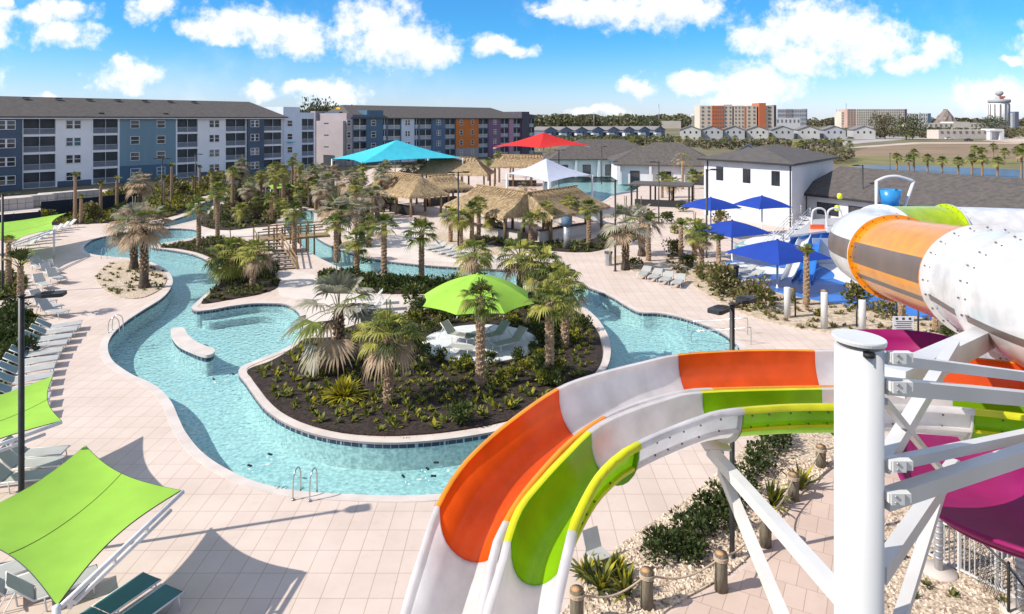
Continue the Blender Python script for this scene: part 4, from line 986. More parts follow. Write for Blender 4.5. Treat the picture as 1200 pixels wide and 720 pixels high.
# ---- rows of houses in the distance
M['grey_siding'] = pm('grey_siding', (0.36, 0.36, 0.38), (0.32, 0.32, 0.34), 0.3)
M['house_cream'] = pm('house_cream', (0.47, 0.455, 0.44), None, .3)
M['far_roof'] = pm('far_grey_roof', (0.20, 0.185, 0.18), (0.165, 0.15, 0.148), 0.3, rough=0.9)
M['houseblue'] = pm('dusk_blue_siding', (0.13, 0.165, 0.23), (0.11, 0.14, 0.20), 0.3)
GH1 = 'dark blue terraced houses beyond the clubhouse'
hb = [637, 655, 673, 692, 710, 728, 746, 764]
hn = ['hidden partly by the red canopy', 'just above the canopy peak', 'above the canopy edge', 'behind the wide clubhouse', 'over the clubhouse ridge', 'near the middle of the terrace', 'before the end of the terrace', 'at the end near the white houses']
for i, px in enumerate(hb):
    d = 400+i*4
    gable('terraced_house', 'slate blue terraced house with a white garage, '+hn[i], px, d, 8.4, 14, 0.55, 5.6, 1.9, M['houseblue'] if i % 3 else M['slate'], M['far_roof'], 'house', 2, GH1, -0.75)
GH2 = 'white and grey gabled houses in front of the beige hotel'
hw = [(809, 'w'), (834, 'g'), (859, 'g'), (886, 'w'), (915, 'g'), (945, 'w'), (975, 'g'), (1009, 'w')]
hm = ['first white gabled house from the blue terrace', 'grey gabled house below the beige end of the hotel', 'grey gabled house below the orange hotel bay', 'white gabled house below the orange stair tower', 'grey gabled house right after the hotel', 'white gabled house below the low white office', 'pale grey gabled house before the last white one', 'last white gabled house beside the dark green trees']
for i, (px, k) in enumerate(hw):
    gable('gabled_house', hm[i], px, 425, 12.5, 16, -0.25, 5.6, 2.3, M['house_cream'] if k == 'w' else M['grey_siding'], M['far_roof'], 'house', 3, GH2)

# ---- distant hotels
def slab(name, label, x0, x1, ytop, d, dep, floors, m, bays, rz=0.0, cat='hotel', winm='farwin', frac=0.36):
    z1 = CAMH+(HY-ytop)*d/FPX; xa, xb = (x0-600)/FPX*d, (x1-600)/FPX*d; t = thing(name, label, cat, ((xa+xb)/2, d, 0), rz); w_ = xb-xa
    n_ = len(bays); acc = -w_/2; tot = sum(q[0] for q in bays)
    for wd, mm, dz, wins, off in bays:
        ww = w_*wd/tot; b = MB(); b.box((acc+ww/2, dep/2-off/2, (z1+dz)/2), (ww, dep+off, z1+dz)); b.build('wall_panel', mm, t)
        if wins:
            fh = z1/floors; b = MB()
            for fl in range(1, floors):
                for k in range(wins):
                    c_ = acc+ww*(k+0.5)/wins; b.box((c_, -off-0.08, fl*fh+fh*0.5), (ww/wins*frac, 0.2, fh*0.5))
            b.build('window_grid', M[winm], t)
        acc += ww
    return t
M['farwin'] = pm('far_window', (0.20, 0.17, 0.155), None, 0.1, rough=0.4)
HB, HO, HC = pm('beige_hotel', (0.62, 0.52, 0.42), (0.58, 0.48, 0.385), 0.05), pm('orange_hotel', (0.52, 0.155, 0.07), (0.47, 0.14, 0.06), 0.05), pm('cream_hotel', (0.62, 0.55, 0.47), None, 0.05)
HG, HP = pm('grey_tower', (0.44, 0.45, 0.48), None, 0.05), pm('pink_hotel', (0.50, 0.34, 0.28), None, 0.05)
slab('hotel', 'beige seven-storey hotel with orange bays and a tall orange stair tower', 820, 910, 124, 640, 18, 7, HB, [(14, HB, 0, 2, 0), (14, HO, 0, 5, 0.6), (10, HB, 1, 2, 0), (2, M['charcoal'], -1, 0, -1), (12, HB, 0, 3, 0), (2.5, HO, -0.5, 0, 0), (12, HB, 0, 2, 0), (2, M['charcoal'], -1, 0, -1), (8, HO, 2.5, 0, 1.5), (10, HB, 0, 1, 0), (3, M['charcoal'], 0.5, 0, -0.5)])
slab('office_building', 'grey-white office block with dark end just past the beige hotel', 911, 946, 128, 800, 20, 5, HG, [(10, HG, 0, 6, 0), (9, M['lilac_stucco'], 0, 4, 0.4), (18, HG, 0, 8, 0), (1, M['charcoal'], 0.3, 0, 0)])
slab('low_office', 'long low white office in front of the grey office block', 909, 938, 138.5, 760, 14, 2, M['white_siding'], [(10, M['white_siding'], 0, 6, 0)], cat='building')
slab('hotel', 'long cream and pink hotel slab with rows of narrow windows', 993, 1063, 128, 950, 25, 8, HC, [(10, HP, 0, 3, 0), (55, HC, 0, 22, 0.6), (3, M['purple'], 0, 0, 0)])
slab('hotel', 'small pale cream block at the end of the long pink hotel beneath the mast', 986, 993, 131, 960, 20, 6, HC, [(10, HC, 0, 2, 0)])
slab('office_building', 'white office block with a dark gap near the volcano', 1063, 1091, 133, 950, 18, 4, M['white_siding'], [(12, M['white_siding'], 0, 4, 0), (2, M['charcoal'], -1, 0, -1), (11, M['white_siding'], 0, 4, 0), (4, M['slate'], 0, 0, 0)])
slab('apartment_tower', 'distant pale tower block left of the beige hotel', 800, 809, 134, 1300, 20, 8, M['grey_siding'], [(5, HC, 0, 2, 0), (5, HC, -4, 2, 0)], cat='tower')
slab('apartment_tower', 'low distant pale tower beside the beige hotel wall', 810, 817, 135.5, 1300, 20, 8, M['grey_siding'], [(5, HC, 0, 2, 0), (5, HC, 3, 2, 0)], cat='tower')
slab('apartment_tower', 'slim blue-grey glass tower beside the domed hotel', 1186.5, 1194, 131, 1000, 14, 10, M['slate'], [(3, M['grey_siding'], -2, 0, 0), (5, M['houseblue'], 0, 3, 0)], cat='tower')
slab('warehouse', 'long cream warehouse wall among the distant trees', 766, 798, 142, 900, 30, 2, HC, [(10, HC, 0, 0, 0)], cat='building')
slab('warehouse', 'long cream low building between the green trees and the domed hotel', 1070, 1165, 144.5, 640, 20, 2, HC, [(30, HC, 0, 8, 0), (12, M['beach'], 1.2, 0, 0), (18, HC, 0.2, 6, 0)], cat='building')
slab('warehouse', 'low blue-roofed white building beyond the brown field', 1100, 1176, 152.5, 420, 12, 2, M['concrete'], [(30, M['concrete'], 0, 9, 0), (5, M['white_siding'], .6, 0, 0.5)], cat='building')
for nm, lb, px, py, d, w_, h_ in (('ticket_booth', 'small white flat-roofed booth at the edge of the dirt field', 1165, 163.5, 400, 7.0, 5.0), ('gate_pier', 'white gate pier at the field entrance', 1097, 162, 430, 2.0, 5.0), ('gate_pier', 'second white gate pier nearer the booth', 1106, 162.5, 430, 2.0, 4.0)):
    t = thing(nm, lb, 'booth' if 'booth' in nm else 'pier', ((px-600)/FPX*d, d, 0)); b = MB()
    if 'booth' in nm:
        b.box((-w_/2+.6, 0, h_/2), (1.2, 3, h_)); b.box((w_/2-.6, 0, h_/2), (1.2, 3, h_)); b.box((0, 1.2, h_/2), (w_-2.4, .3, h_)); b.build('wall', M['white_siding'], t); b = MB(); b.box((0, 0, h_+.4), (w_+.6, 3.6, .8)); b.build('roof', M['white_siding'], t)
    else:
        b.box((0, 0, h_/2), (w_, w_, h_)); b.build('pier_shaft', M['white_siding'], t); b = MB(); b.box((0, 0, h_+.15), (w_+.4, w_+.4, .3)); b.build('pier_cap', M['white_siding'], t)
# round hotel tower with its ring and globe
d = 820; t = thing('round_hotel', 'tall round white hotel tower with a dark crown ring and rooftop globe', 'hotel', ((1171-600)/FPX*d, d, 0)); zt = CAMH+(140-118)*d/FPX
b = MB(); b.lathe([(10.2, 0), (10.2, zt-3)], 24); b.build('tower_shaft', M['white_siding'], t)
b = MB()
for k in range(12): a_ = k*math.pi/6; b.box((10.3*math.cos(a_), 10.3*math.sin(a_), zt/2), (.8, 1.3, zt-9), a_)
b.build('window_strip', M['farwin'], t)
b = MB(); b.lathe([(10.4, zt-3), (11.6, zt-2), (11.6, zt+0.5), (11, zt+1.2), (6, zt+1.5), (4.5, zt+2), (4.5, zt+5), (0, zt+5.5)], 24); b.build('crown_ring', M['grey_siding'], t)
b = MB(); b.lathe([(1.0, zt+5), (3.4, zt+6.6), (4.6, zt+8.8), (3.4, zt+11), (0, zt+12)], 16); b.build('globe', M['grey_siding'], t)
b = MB(); b.box((0, -5, zt+4), (7, 1, 2.4)); b.build('roof_sign', HO, t)
# volcano mound
b = MB(); rr = []; d = 950; rnd = random.Random(3)
for z_, r_ in ((0, 26), (4, 19), (9, 13), (14, 8.5), (18, 5), (20.5, 3.2), (22, 2.2)):
    rr.append([V(r_*math.cos(a_*math.pi/10)*rnd.uniform(.85, 1.15), r_*math.sin(a_*math.pi/10)*rnd.uniform(.85, 1.15), z_*1.18+rnd.uniform(-.6, .6)) for a_ in range(20)])
b.grid(rr, closed=True, smooth=False); b.poly(rr[-1])
o = b.build('volcano', pm('volcano_rock', (0.22, 0.17, 0.15), (0.13, 0.10, 0.09), 0.2, bump=0.8), None, ((1108-600)/FPX*d, d, 0)); tagit(o, 'grey-brown artificial volcano cone on the horizon beside the white office', 'volcano')
for i, (px, yt, d, lb) in enumerate(((772, 122, 900, 'thin lattice radio mast above the distant trees beyond the clubhouse'), (991.5, 121, 1000, 'lattice mast rising behind the small cream hotel block'), (980.5, 128, 1000, 'short thin mast between the grey office and the long hotel'), (696, 132, 800, 'faint thin mast over the treeline near the pale far hotel'))):
    x_ = (px-600)/FPX*d; zt = CAMH+(140-yt)*d/FPX; t = thing('radio_mast', lb, 'mast', (x_, d, 0)); b = MB()
    for a_ in range(3): b.tube([(0.8*math.cos(a_*2.1), 0.8*math.sin(a_*2.1), 0), (0.25*math.cos(a_*2.1), 0.25*math.sin(a_*2.1), zt)], 0.16, 4)
    b.build('mast_leg', M['galv'], t); b = MB()
    for k in range(8): b.box((0, 0, zt*(k+1)/8.5), (1.2-0.1*k, 0.2, 0.3))
    b.build('cross_brace', M['galv'], t)
slab('hotel', 'tiny pale castle-like hotel above the treeline', 722, 735, 134.5, 1500, 30, 5, HC, [(3, HC, -3, 0, 0), (4, HC, 3, 0, 0), (3, HC, -2, 0, 0), (3, HC, 1, 0, 0)])
# ================================================================ palms
UP = V(0, 0, 1)
def fan(b, base, f, up, R_, nseg, spread, droop, mi, rnd, wid=0.055, split=0.35):
    side = f.cross(up)
    if side.length < 1e-3: side = V(1, 0, 0)
    side.normalize(); nrm = side.cross(f).normalized()
    for k in range(nseg):
        a = R(spread)*(2*k/(nseg-1)-1)+rnd.uniform(-.04, .04)
        dr = f*math.cos(a)+side*math.sin(a)+nrm*(0.22*abs(math.sin(a)))
        L_ = R_*(0.80+0.2*math.cos(a))*rnd.uniform(.88, 1.06)
        perp = (side*math.cos(a)-f*math.sin(a)).normalized()
        wv = wid*R_*rnd.uniform(.8, 1.2)
        m1 = base+dr*L_*0.5-UP*droop*L_*0.10; m2 = base+dr*L_*0.8-UP*droop*L_*0.34; tip = base+dr*L_*rnd.uniform(.92, 1.02)-UP*droop*L_*rnd.uniform(.5, .85)
        tw = nrm*wv*rnd.uniform(-.5, .5)
        b.add([base-perp*0.012, base+perp*0.012, m1+perp*wv+tw, m1-perp*wv-tw, m2+perp*wv*0.55, m2-perp*wv*0.55, tip], [(0, 1, 2, 3), (3, 2, 4, 5), (5, 4, 6)], mi)
def crown(seed, n_, pet, R_, e0, e1, cols, droop=0.6, nseg=15, spread=82, wid=0.05, oldcol=None, spear=True, sag=0.35):
    rnd = random.Random(seed); b = MB()
    for i in range(n_):
        q = (i+0.5)/n_; e = R(e1+(e0-e1)*q**0.85+rnd.uniform(-9, 9)); az = i*2.39996+rnd.uniform(-.25, .25)
        d_ = V(math.cos(az)*math.cos(e), math.sin(az)*math.cos(e), math.sin(e))
        L_ = pet*rnd.uniform(.8, 1.15)
        mi = rnd.choice(cols)
        if oldcol is not None and q < oldcol[0]: mi = rnd.choice(oldcol[1])
        s0 = V(math.cos(az)*.08, math.sin(az)*.08, rnd.uniform(-.12, .1))
        p1 = s0+d_*L_*0.55-UP*sag*L_*0.08; p2 = s0+d_*L_-UP*sag*L_*0.35
        b.tube([s0, p1, p2], [0.022, 0.016, 0.010], 4, mi, cap=False)
        f = (p2-p1).normalized(); sd_ = f.cross(UP)
        fan(b, p2, f, UP, R_*rnd.uniform(.85, 1.12), nseg, spread, droop*rnd.uniform(.7, 1.3), mi, rnd, wid)
    if spear:
        for k in range(3):
            a = rnd.uniform(0, 6.28); t_ = V(math.cos(a)*.12, math.sin(a)*.12, pet*1.3+R_*0.5); b.beam((0, 0, 0), t_, 0.035, 0.03, cols[0])
    return b
def trunk_mb(h_, r0, r1, seed, boots=True, bulge=0.0, lean=0.0, bootr=0.06):
    rnd = random.Random(seed); b = MB(); n_ = max(6, int(h_*3)); pts, rs = [], []
    for i in range(n_+1):
        t = i/n_; pts.append(V(lean*t*t+rnd.uniform(-.012, .012), rnd.uniform(-.012, .012), -0.05+(h_+0.05)*t)); rs.append((r0*(1-t)+r1*t)*(1+0.07*math.sin(i*2.6))+bulge*max(0, 0.22-t))
    b.tube(pts, rs, 12)
    if boots:
        k = 0; z = 0.12 if boots == 2 else h_*0.25
        while z < h_:
            t = z/h_; rr = r0*(1-t)+r1*t; a = k*2.4; c_ = V(lean*t*t, 0, z); o = V(math.cos(a), math.sin(a), 0); s_ = V(-o.y, o.x, 0)
            w_ = 0.075; q0 = c_+o*rr*0.85; q1 = c_+o*(rr+bootr)+UP*0.13
            b.add([q0-s_*w_-UP*.05, q0+s_*w_-UP*.05, q1+s_*w_*.55, q1-s_*w_*.55, c_+o*rr*.8+UP*.16+s_*w_*.6, c_+o*rr*.8+UP*.16-s_*w_*.6], [(0, 1, 2, 3), (3, 2, 4, 5), (0, 3, 5), (1, 4, 2)], 1)
            z += 0.036; k += 1
    return b
SAB = [M['l_green'], M['l_yellow'], M['l_dark'], M['l_tan']]
BISM = [M['l_silver'], M['l_silverd'], M['l_tan'], M['l_green']]
crowns = {}
def share(key, mb, mats):
    me = mb.build('crown', mats); C.objects.unlink(me); d_ = me.data; bpy.data.objects.remove(me); crowns[key] = d_
for s_ in range(4): share(('sabal', s_), crown(11+s_, 26, 0.72, 0.80, 80, -36, [0, 0, 0, 1, 2], 0.75, 15, 86, 0.055, (0.24, [1, 1, 3, 0])), SAB)
for s_ in range(3): share(('shaggy', s_), crown(31+s_, 30, 0.85, 0.85, 74, -58, [0, 1, 1, 2], 1.0, 14, 88, 0.055, (0.34, [1, 1, 3])), SAB)
for s_ in range(2): share(('tuft', s_), crown(51+s_, 11, 0.40, 0.62, 85, 38, [0, 0, 1, 2], 0.35, 11, 48, 0.05, (0.2, [1, 3])), SAB)
for s_ in range(3): share(('bismarck', s_), crown(71+s_, 20, 1.2, 1.25, 82, -46, [0, 0, 1, 3], 0.6, 19, 88, 0.050, (0.42, [2, 2, 0, 1]), True, .7), BISM)
for s_ in range(2): share(('bismarck_tan', s_), crown(81+s_, 34, 1.15, 1.15, 72, -52, [0, 2, 2, 1, 3], 0.7, 17, 86, 0.055, (0.5, [2, 2, 2, 1])), BISM)
for s_ in range(2): share(('date', s_), crown(91+s_, 26, 1.2, 0.9, 78, -30, [0, 1, 3], 0.9, 9, 34, 0.04, (0.35, [1, 3])), SAB)
trunks = {}
pcount = [0]
def palm(px, py, ytop, kind, label, sc=1.0, group=None, seed=None, lean=0.0, name=None, base=None):
    f = base or g(px, py); h_ = CAMH-(ytop-HY)*f.y/FPX; h_ = max(0.8, h_); pcount[0] += 1; i = pcount[0] if seed is None else seed
    nm = name or {'sabal': 'sabal_palm', 'shaggy': 'sabal_palm', 'tuft': 'young_palm', 'bismarck': 'bismarck_palm', 'bismarck_tan': 'bismarck_palm', 'date': 'date_palm'}[kind]
    t = thing(nm, label, 'palm tree', f, (i*1.7) % 6.28, group)
    key = (kind, round(h_*2)/2, i % 2, lean)
    hk = max(1.0, round(h_*2)/2)
    if key not in trunks:
        if kind.startswith('bis'): mb = trunk_mb(hk, 0.30, 0.20, i, True, 0.5, 0, 0.10)
        elif kind == 'tuft': mb = trunk_mb(hk, 0.20, 0.13, i, 2, 0.1, 0, 0.05)
        else: mb = trunk_mb(hk, 0.19, 0.17, i, 2, 0.15, lean, 0.065)
        o = mb.build('trunk', [M['trunk_dark'] if kind.startswith('bis') else M['trunk'], M['boot']]); trunks[key] = o.data
    else:
        o = bpy.data.objects.new('trunk', trunks[key]); C.objects.link(o)
    o.parent = t; o.scale = (1, 1, h_/hk)
    ks = [k for k in crowns if k[0] == kind]; c_ = bpy.data.objects.new('crown', crowns[ks[i % len(ks)]]); C.objects.link(c_); c_.parent = t
    c_.location = (lean, 0, h_); c_.scale = (sc,)*3; c_.rotation_euler.z = i*2.1
    return t
# --- the island round the white platform and the lagoon
palm(397, 432, 362, 'bismarck', 'big silver bismarck palm at the left end of the mulch island by the lagoon', 1.12, seed=1)
palm(455, 473, 392, 'shaggy', 'low shaggy yellow-green palm between the yellow shrub and the white platform', 0.95, seed=2)
palm(563, 455, 350, 'sabal', 'sabal palm with slim trunk standing right in front of the lime umbrella', 0.72, seed=4)
palm(644, 448, 354, 'sabal', 'sabal palm at the right edge of the mulch island nearest the slide', 0.85, seed=5)
palm(662, 408, 336, 'shaggy', 'shaggy sabal palm just behind the one at the island edge', 0.85, seed=6)
palm(556, 352, 297, 'shaggy', 'shaggy palm peeking up behind the top of the lime umbrella', 0.95, seed=7)
palm(609, 346, 300, 'shaggy', 'broad drooping palm right behind the lime umbrella by the river', 1.15, seed=8)
palm(636, 350, 312, 'shaggy', 'leaning green palm on the island bank where the river bends', 1.1, seed=9)
palm(652, 356, 326, 'sabal', 'low dense sabal palm crowding the bend of the river', 1.1, seed=10)
palm(450, 331, 264, 'sabal', 'tall straight sabal palm in the hedge bed along the river, left of the umbrella', 0.85, seed=11)
palm(494, 329, 272, 'sabal', 'sabal palm with wide crown in the hedge bed nearest the umbrella', 1.05, seed=12)
palm(418, 327, 283, 'sabal', 'sabal palm at the left end of the hedge bed along the river', 0.9, seed=13)
palm(394, 307, 262, 'sabal', 'sabal palm on the river bank a little right of the wooden bridge', 0.85, seed=14)
palm(396, 288, 246, 'bismarck', 'silver bismarck palm on the sand beyond the river by the bridge', 1.0, seed=15)
palm(345, 299, 248, 'sabal', 'sabal palm rising beside the wooden bridge railing', 0.9, seed=16)
palm(296, 336, 296, 'shaggy', 'stout palm with tilted trunk in front of the wooden stairs', 0.9, seed=17, lean=-0.35)
palm(272, 326, 300, 'shaggy', 'low bushy yellow palm in the mulch left of the wooden stairs', 1.35, seed=18)
palm(233, 289, 243, 'sabal', 'sabal palm at the tip of the mulch bed by the lagoon cove', 1.0, seed=19)
palm(255, 279, 226, 'sabal', 'tall sabal palm on the white path by the cove', 0.85, seed=20)
# --- the gravel planter and deck on the left
palm(157, 316, 262, 'bismarck_tan', 'large tan and silver bismarck palm at the back of the round gravel planter', 1.05, seed=21)
palm(169, 338, 262, 'bismarck_tan', 'large bismarck palm with silver side at the front of the round gravel planter', 0.95, seed=22)
palm(10, 336, 288, 'tuft', 'small palm with a tuft crown beside the far left lamp post', 0.9, seed=23)
palm(24, 372, 312, 'tuft', 'stumpy palm with orange trunk behind the near lamp head', 1.3, seed=24)
palm(165, 250, 215, 'bismarck_tan', 'bismarck palm beyond the planter in front of the teal apartment panel', 0.95, seed=25)
# --- thin transplanted palms along the apartment road
for i, (px, yb, yt, lb) in enumerate(((88, 262, 208, 'thin tall palm by the navy fence, nearest the lime sail'), (95, 262, 234, 'very short thin palm beside the tall one at the navy fence'), (118, 254, 218, 'thin palm at the middle of the navy fence'), (137, 249, 212, 'thin palm at the end of the navy fence by the bismarck palm'),
     (192, 240, 210, 'short thin palm just right of the back bismarck palm'), (201, 238, 196, 'tall thin palm in front of the teal and white wall corner'), (234, 222, 198, 'tall thin palm before the white balconies'), (226, 224, 210, 'short stub palm before the white balconies'), (248, 236, 204, 'thin palm leaning before the lilac wall'), (261, 224, 206, 'bare spear-like thin palm before the lilac wall'),
     (331, 222, 196, 'thin palm in front of the corner balconies of the apartment block'), (346, 216, 184, 'thin palm in front of the flat-roofed apartment end'))):
    palm(px, yb, yt, 'tuft', lb, 0.85 if i != 1 else 0.7, 'thin transplanted palms along the apartment road', seed=40+i)
# --- grove between the creek, the bridge and the canopy
grove = [(283, 262, 246, 'shaggy', 'shaggy palm beside the white path before the bridge'), (300, 256, 238, 'sabal', 'sabal palm at the back of the path before the bridge'), (318, 262, 232, 'sabal', 'tall sabal in the grove directly behind the stair top'), (330, 252, 240, 'shaggy', 'low shaggy palm in the grove above the bridge'),
         (272, 246, 222, 'sabal', 'sabal palm at the creek bend in the grove'), (292, 240, 214, 'sabal', 'sabal palm near the creek in front of the navy apartment panel'), (306, 238, 205, 'shaggy', 'green palm crown against the navy apartment panel'), (318, 236, 212, 'bismarck', 'silver palm in the grove below the corner balconies'),
         (338, 240, 222, 'sabal', 'sabal palm left of the far lime sail'), (352, 250, 226, 'sabal', 'sabal palm below the far lime sail'), (370, 246, 216, 'sabal', 'sabal palm right of the far lime sail'), (384, 250, 214, 'bismarck', 'big silver palm in the grove left of the tiki hut'),
         (398, 248, 222, 'shaggy', 'shaggy palm between the silver palms before the tiki hut'), (412, 254, 212, 'bismarck_tan', 'tan-crowned bismarck palm below the cyan canopy'), (424, 262, 230, 'bismarck', 'silver palm nearest the sand before the tiki hut'), (436, 256, 226, 'sabal', 'sabal palm at the left post of the tiki hut'),
         (372, 232, 204, 'bismarck', 'silver palm behind the grove before the lilac end wall'), (390, 226, 202, 'bismarck_tan', 'tan palm beneath the corner of the cyan canopy'), (446, 246, 210, 'shaggy', 'shaggy palm leaning on the thatch of the tiki hut'), (424, 282, 246, 'bismarck', 'silver palm at the river bank sand right of the bridge'),
         (432, 290, 262, 'sabal', 'small sabal palm at the sandy river bank'), (356, 228, 208, 'bismarck', 'pale silver palm by the flat-roofed apartment end'), (478, 226, 198, 'bismarck_tan', 'dry tan palm between the cyan canopy and the tiki huts'), (494, 224, 196, 'bismarck_tan', 'second dry tan palm between the cyan canopy and the back hut')]
for i, (px, yb, yt, k, lb) in enumerate(grove): palm(px, yb, yt, k, lb, 0.85 if k.startswith('bis') else 0.74, 'palms in the grove behind the bridge', seed=60+i)
# --- around the tiki huts
for i, (px, yb, yt, k, lb) in enumerate(((528, 284, 252, 'shaggy', 'shaggy palm beside the double lamp on the sand'), (540, 290, 256, 'shaggy', 'bushy palm at the sandy bed before the big tiki hut'), (553, 288, 246, 'sabal', 'sabal palm at the left corner of the big tiki hut'), (561, 282, 240, 'sabal', 'slim palm before the thatch of the big tiki hut'), (578, 278, 256, 'shaggy', 'dark shaggy palm under the thatch of the big hut'),
     (622, 286, 258, 'sabal', 'dark green palm right of the corner post of the big hut'), (640, 282, 246, 'shaggy', 'palm against the right thatch of the big hut'), (690, 288, 244, 'sabal', 'stout palm at the right end of the big hut'), (668, 276, 238, 'shaggy', 'green palm spilling over the right thatch end'), (616, 250, 222, 'date', 'spiky crown poking above the ridge joint of the big hut'),
     (572, 212, 190, 'sabal', 'palm between the back hut and the pale blue canopy'), (585, 214, 182, 'shaggy', 'yellow palm next to the pale blue canopy post'), (598, 208, 190, 'sabal', 'palm behind the pale blue canopy'))):
    palm(px, yb, yt, k, lb, 0.8, 'palms around the tiki huts', seed=90+i)
# --- right-hand promenade
palm(733, 316, 262, 'bismarck', 'grey bismarck palm by the double lamp on the promenade', 1.0, seed=110)
palm(752, 300, 256, 'bismarck', 'second grey bismarck palm behind the promenade lamp', 0.9, seed=111)
for i, (px, yb, yt, k, lb) in enumerate(((760, 306, 262, 'tuft', 'bare palm trunk on the promenade right of the grey bismarck'), (798, 310, 266, 'tuft', 'short palm trunk beside the tall black lamp post'), (814, 300, 268, 'shaggy', 'palm just left of the tallest lamp post'), (822, 320, 276, 'sabal', 'palm in the sandy bed nearest the four loungers'), (842, 312, 284, 'tuft', 'leaning short trunk between two blue umbrellas'),
     (945, 358, 300, 'tuft', 'tall bare trunk with a tied tuft before the splash pad'), (1057, 378, 344, 'tuft', 'cut palm trunk below the orange tunnel'), (1097, 388, 360, 'tuft', 'dark short palm trunk below the white tunnel flange'), (847, 252, 232, 'tuft', 'spear-like young palm against the white two-storey wall'), (866, 252, 222, 'tuft', 'young palm with green tuft against the white two-storey wall'),
     (776, 232, 208, 'sabal', 'palm behind the pergola roof'), (788, 236, 214, 'shaggy', 'yellow palm at the end of the pergola'), (812, 234, 206, 'sabal', 'palm between pergola and white building'), (800, 222, 188, 'date', 'feathery palm in front of the clubhouse porch'), (690, 196, 176, 'date', 'first feathery palm in front of the wide clubhouse'), (679, 198, 178, 'date', 'feathery palm at the near corner of the wide clubhouse'), (718, 196, 178, 'date', 'feathery palm at the middle of the wide clubhouse'), (735, 196, 176, 'date', 'feathery palm between the two clubhouses'), (832, 230, 200, 'shaggy', 'small palm at the left edge of the white two-storey wall'), (645, 205, 182, 'date', 'feathery palm below the red canopy'), (660, 202, 182, 'date', 'second feathery palm below the red canopy edge'))):
    palm(px, yb, yt, k, lb, 0.95, 'palms along the promenade and clubhouse', seed=120+i)
rf_ = random.Random(4)
for i in range(34):
    px = 690+i*9.3+rf_.uniform(-4, 4); yb = 170+rf_.uniform(-3, 4)+max(0, (px-900)*.06); yt = yb-rf_.uniform(5.5, 9)
    palm(px, yb, yt, ('sabal', 'tuft', 'shaggy')[i % 3], ['small green palm of the far avenue in front of the gabled houses', 'thin tufted palm of the far avenue in front of the gabled houses', 'yellowish palm of the far avenue in front of the gabled houses'][i % 3], 1.25, ['green palms of the far avenue', 'thin palms of the far avenue', 'yellowish palms of the far avenue'][i % 3], seed=300+i)
for i in range(16):
    px = 1005+i*12.4+rf_.uniform(-4, 4); yb = 160+rf_.uniform(-1.5, 2); palm(px, yb, yb-rf_.uniform(4, 6.5), ('sabal', 'shaggy')[i % 2], ['small green palm along the road beyond the brown field', 'yellowish palm along the road beyond the brown field'][i % 2], 1.5, ['green palms beyond the brown field', 'yellowish palms beyond the brown field'][i % 2], seed=340+i)
# --- slim palms that fill the grove and its edges
rg = random.Random(21)
GROVE = gp([(236, 262), (262, 240), (300, 222), (380, 222), (450, 232), (470, 262), (430, 285), (395, 262), (345, 246), (318, 258), (262, 268)])
POOLX = [POOL, CREEK]
k_ = 0
while k_ < 44:
    p = V(rg.uniform(-48, -8), rg.uniform(52, 110), 0)
    if inside(p, GROVE) and not inside(p, POOL) and not inside(p, CREEK):
        kind = rg.choice(['sabal', 'sabal', 'shaggy', 'tuft', 'bismarck']); hh = rg.uniform(3.0, 5.6); f = p.copy()
        palm(0, 0, HY+(CAMH-hh)*FPX/p.y, kind, {'sabal': 'slim green fan palm in the dense grove behind the wooden bridge', 'shaggy': 'shaggy yellow-green fan palm in the dense grove behind the wooden bridge', 'tuft': 'thin tufted palm in the dense grove behind the wooden bridge', 'bismarck': 'small silver fan palm in the dense grove behind the wooden bridge'}[kind], rg.uniform(.52, .72), {'sabal': 'slim green grove palms', 'shaggy': 'shaggy grove palms', 'tuft': 'thin grove palms', 'bismarck': 'silver grove palms'}[kind], seed=200+k_, base=f); k_ += 1
# --- palms along the pond
pl = ['first', 'second', 'third', 'fourth', 'fifth', 'sixth', 'seventh', 'eighth', 'ninth', 'tenth']
for i, (px, yb, yt) in enumerate(((1051, 200, 184), (1065, 201, 186), (1071, 201, 180), (1087, 202, 186), (1104, 203, 188), (1123, 205, 189), (1139, 206, 186), (1151, 207, 187), (1169, 208, 189), (1197, 210, 180))):
    palm(px, yb, yt, 'sabal', pl[i]+' palm of the row on the near pond bank, counted from the white building', 1.0, 'palms on the near pond bank', seed=150+i)
for i, (px, yb, yt) in enumerate(((1142, 191, 175), (1151, 191, 177), (1164, 186, 172), (1177, 192, 178), (1192, 190, 176), (1198, 186, 172))):
    palm(px, yb, yt, 'sabal', pl[i]+' palm of the row on the brown field bank across the pond', 1.1, 'palms across the pond', seed=165+i)

# ================================================================ shrubs, ground cover
def bush_mb(seed, r_, h_, n_, ls, cols, upright=0.3, clumps=9):
    rnd = random.Random(seed); b = MB()
    cl = [(V(rnd.uniform(-1, 1)*r_*.62, rnd.uniform(-1, 1)*r_*.62, h_*rnd.uniform(.3, .68)), rnd.uniform(.35, .6)) for _ in range(clumps)]
    for i in range(n_):
        c_, q = rnd.choice(cl); d_ = V(rnd.gauss(0, 1), rnd.gauss(0, 1), rnd.gauss(0, 1)+upright).normalized()
        p = c_+V(d_.x*r_*q, d_.y*r_*q, d_.z*h_*q*0.75)*rnd.uniform(.55, 1.05)
        if p.z < 0.02: p.z = rnd.uniform(.02, .15)
        a = (d_+V(rnd.uniform(-.7, .7), rnd.uniform(-.7, .7), rnd.uniform(-.2, .8))).normalized(); s_ = a.cross(V(rnd.uniform(-1, 1), rnd.uniform(-1, 1), rnd.uniform(-1, 1))).normalized(); l_ = ls*rnd.uniform(.7, 1.3); w_ = l_*.30
        b.add([p, p+a*l_*.5+s_*w_, p+a*l_, p+a*l_*.5-s_*w_], [(0, 1, 2, 3)], rnd.choice(cols))
    return b
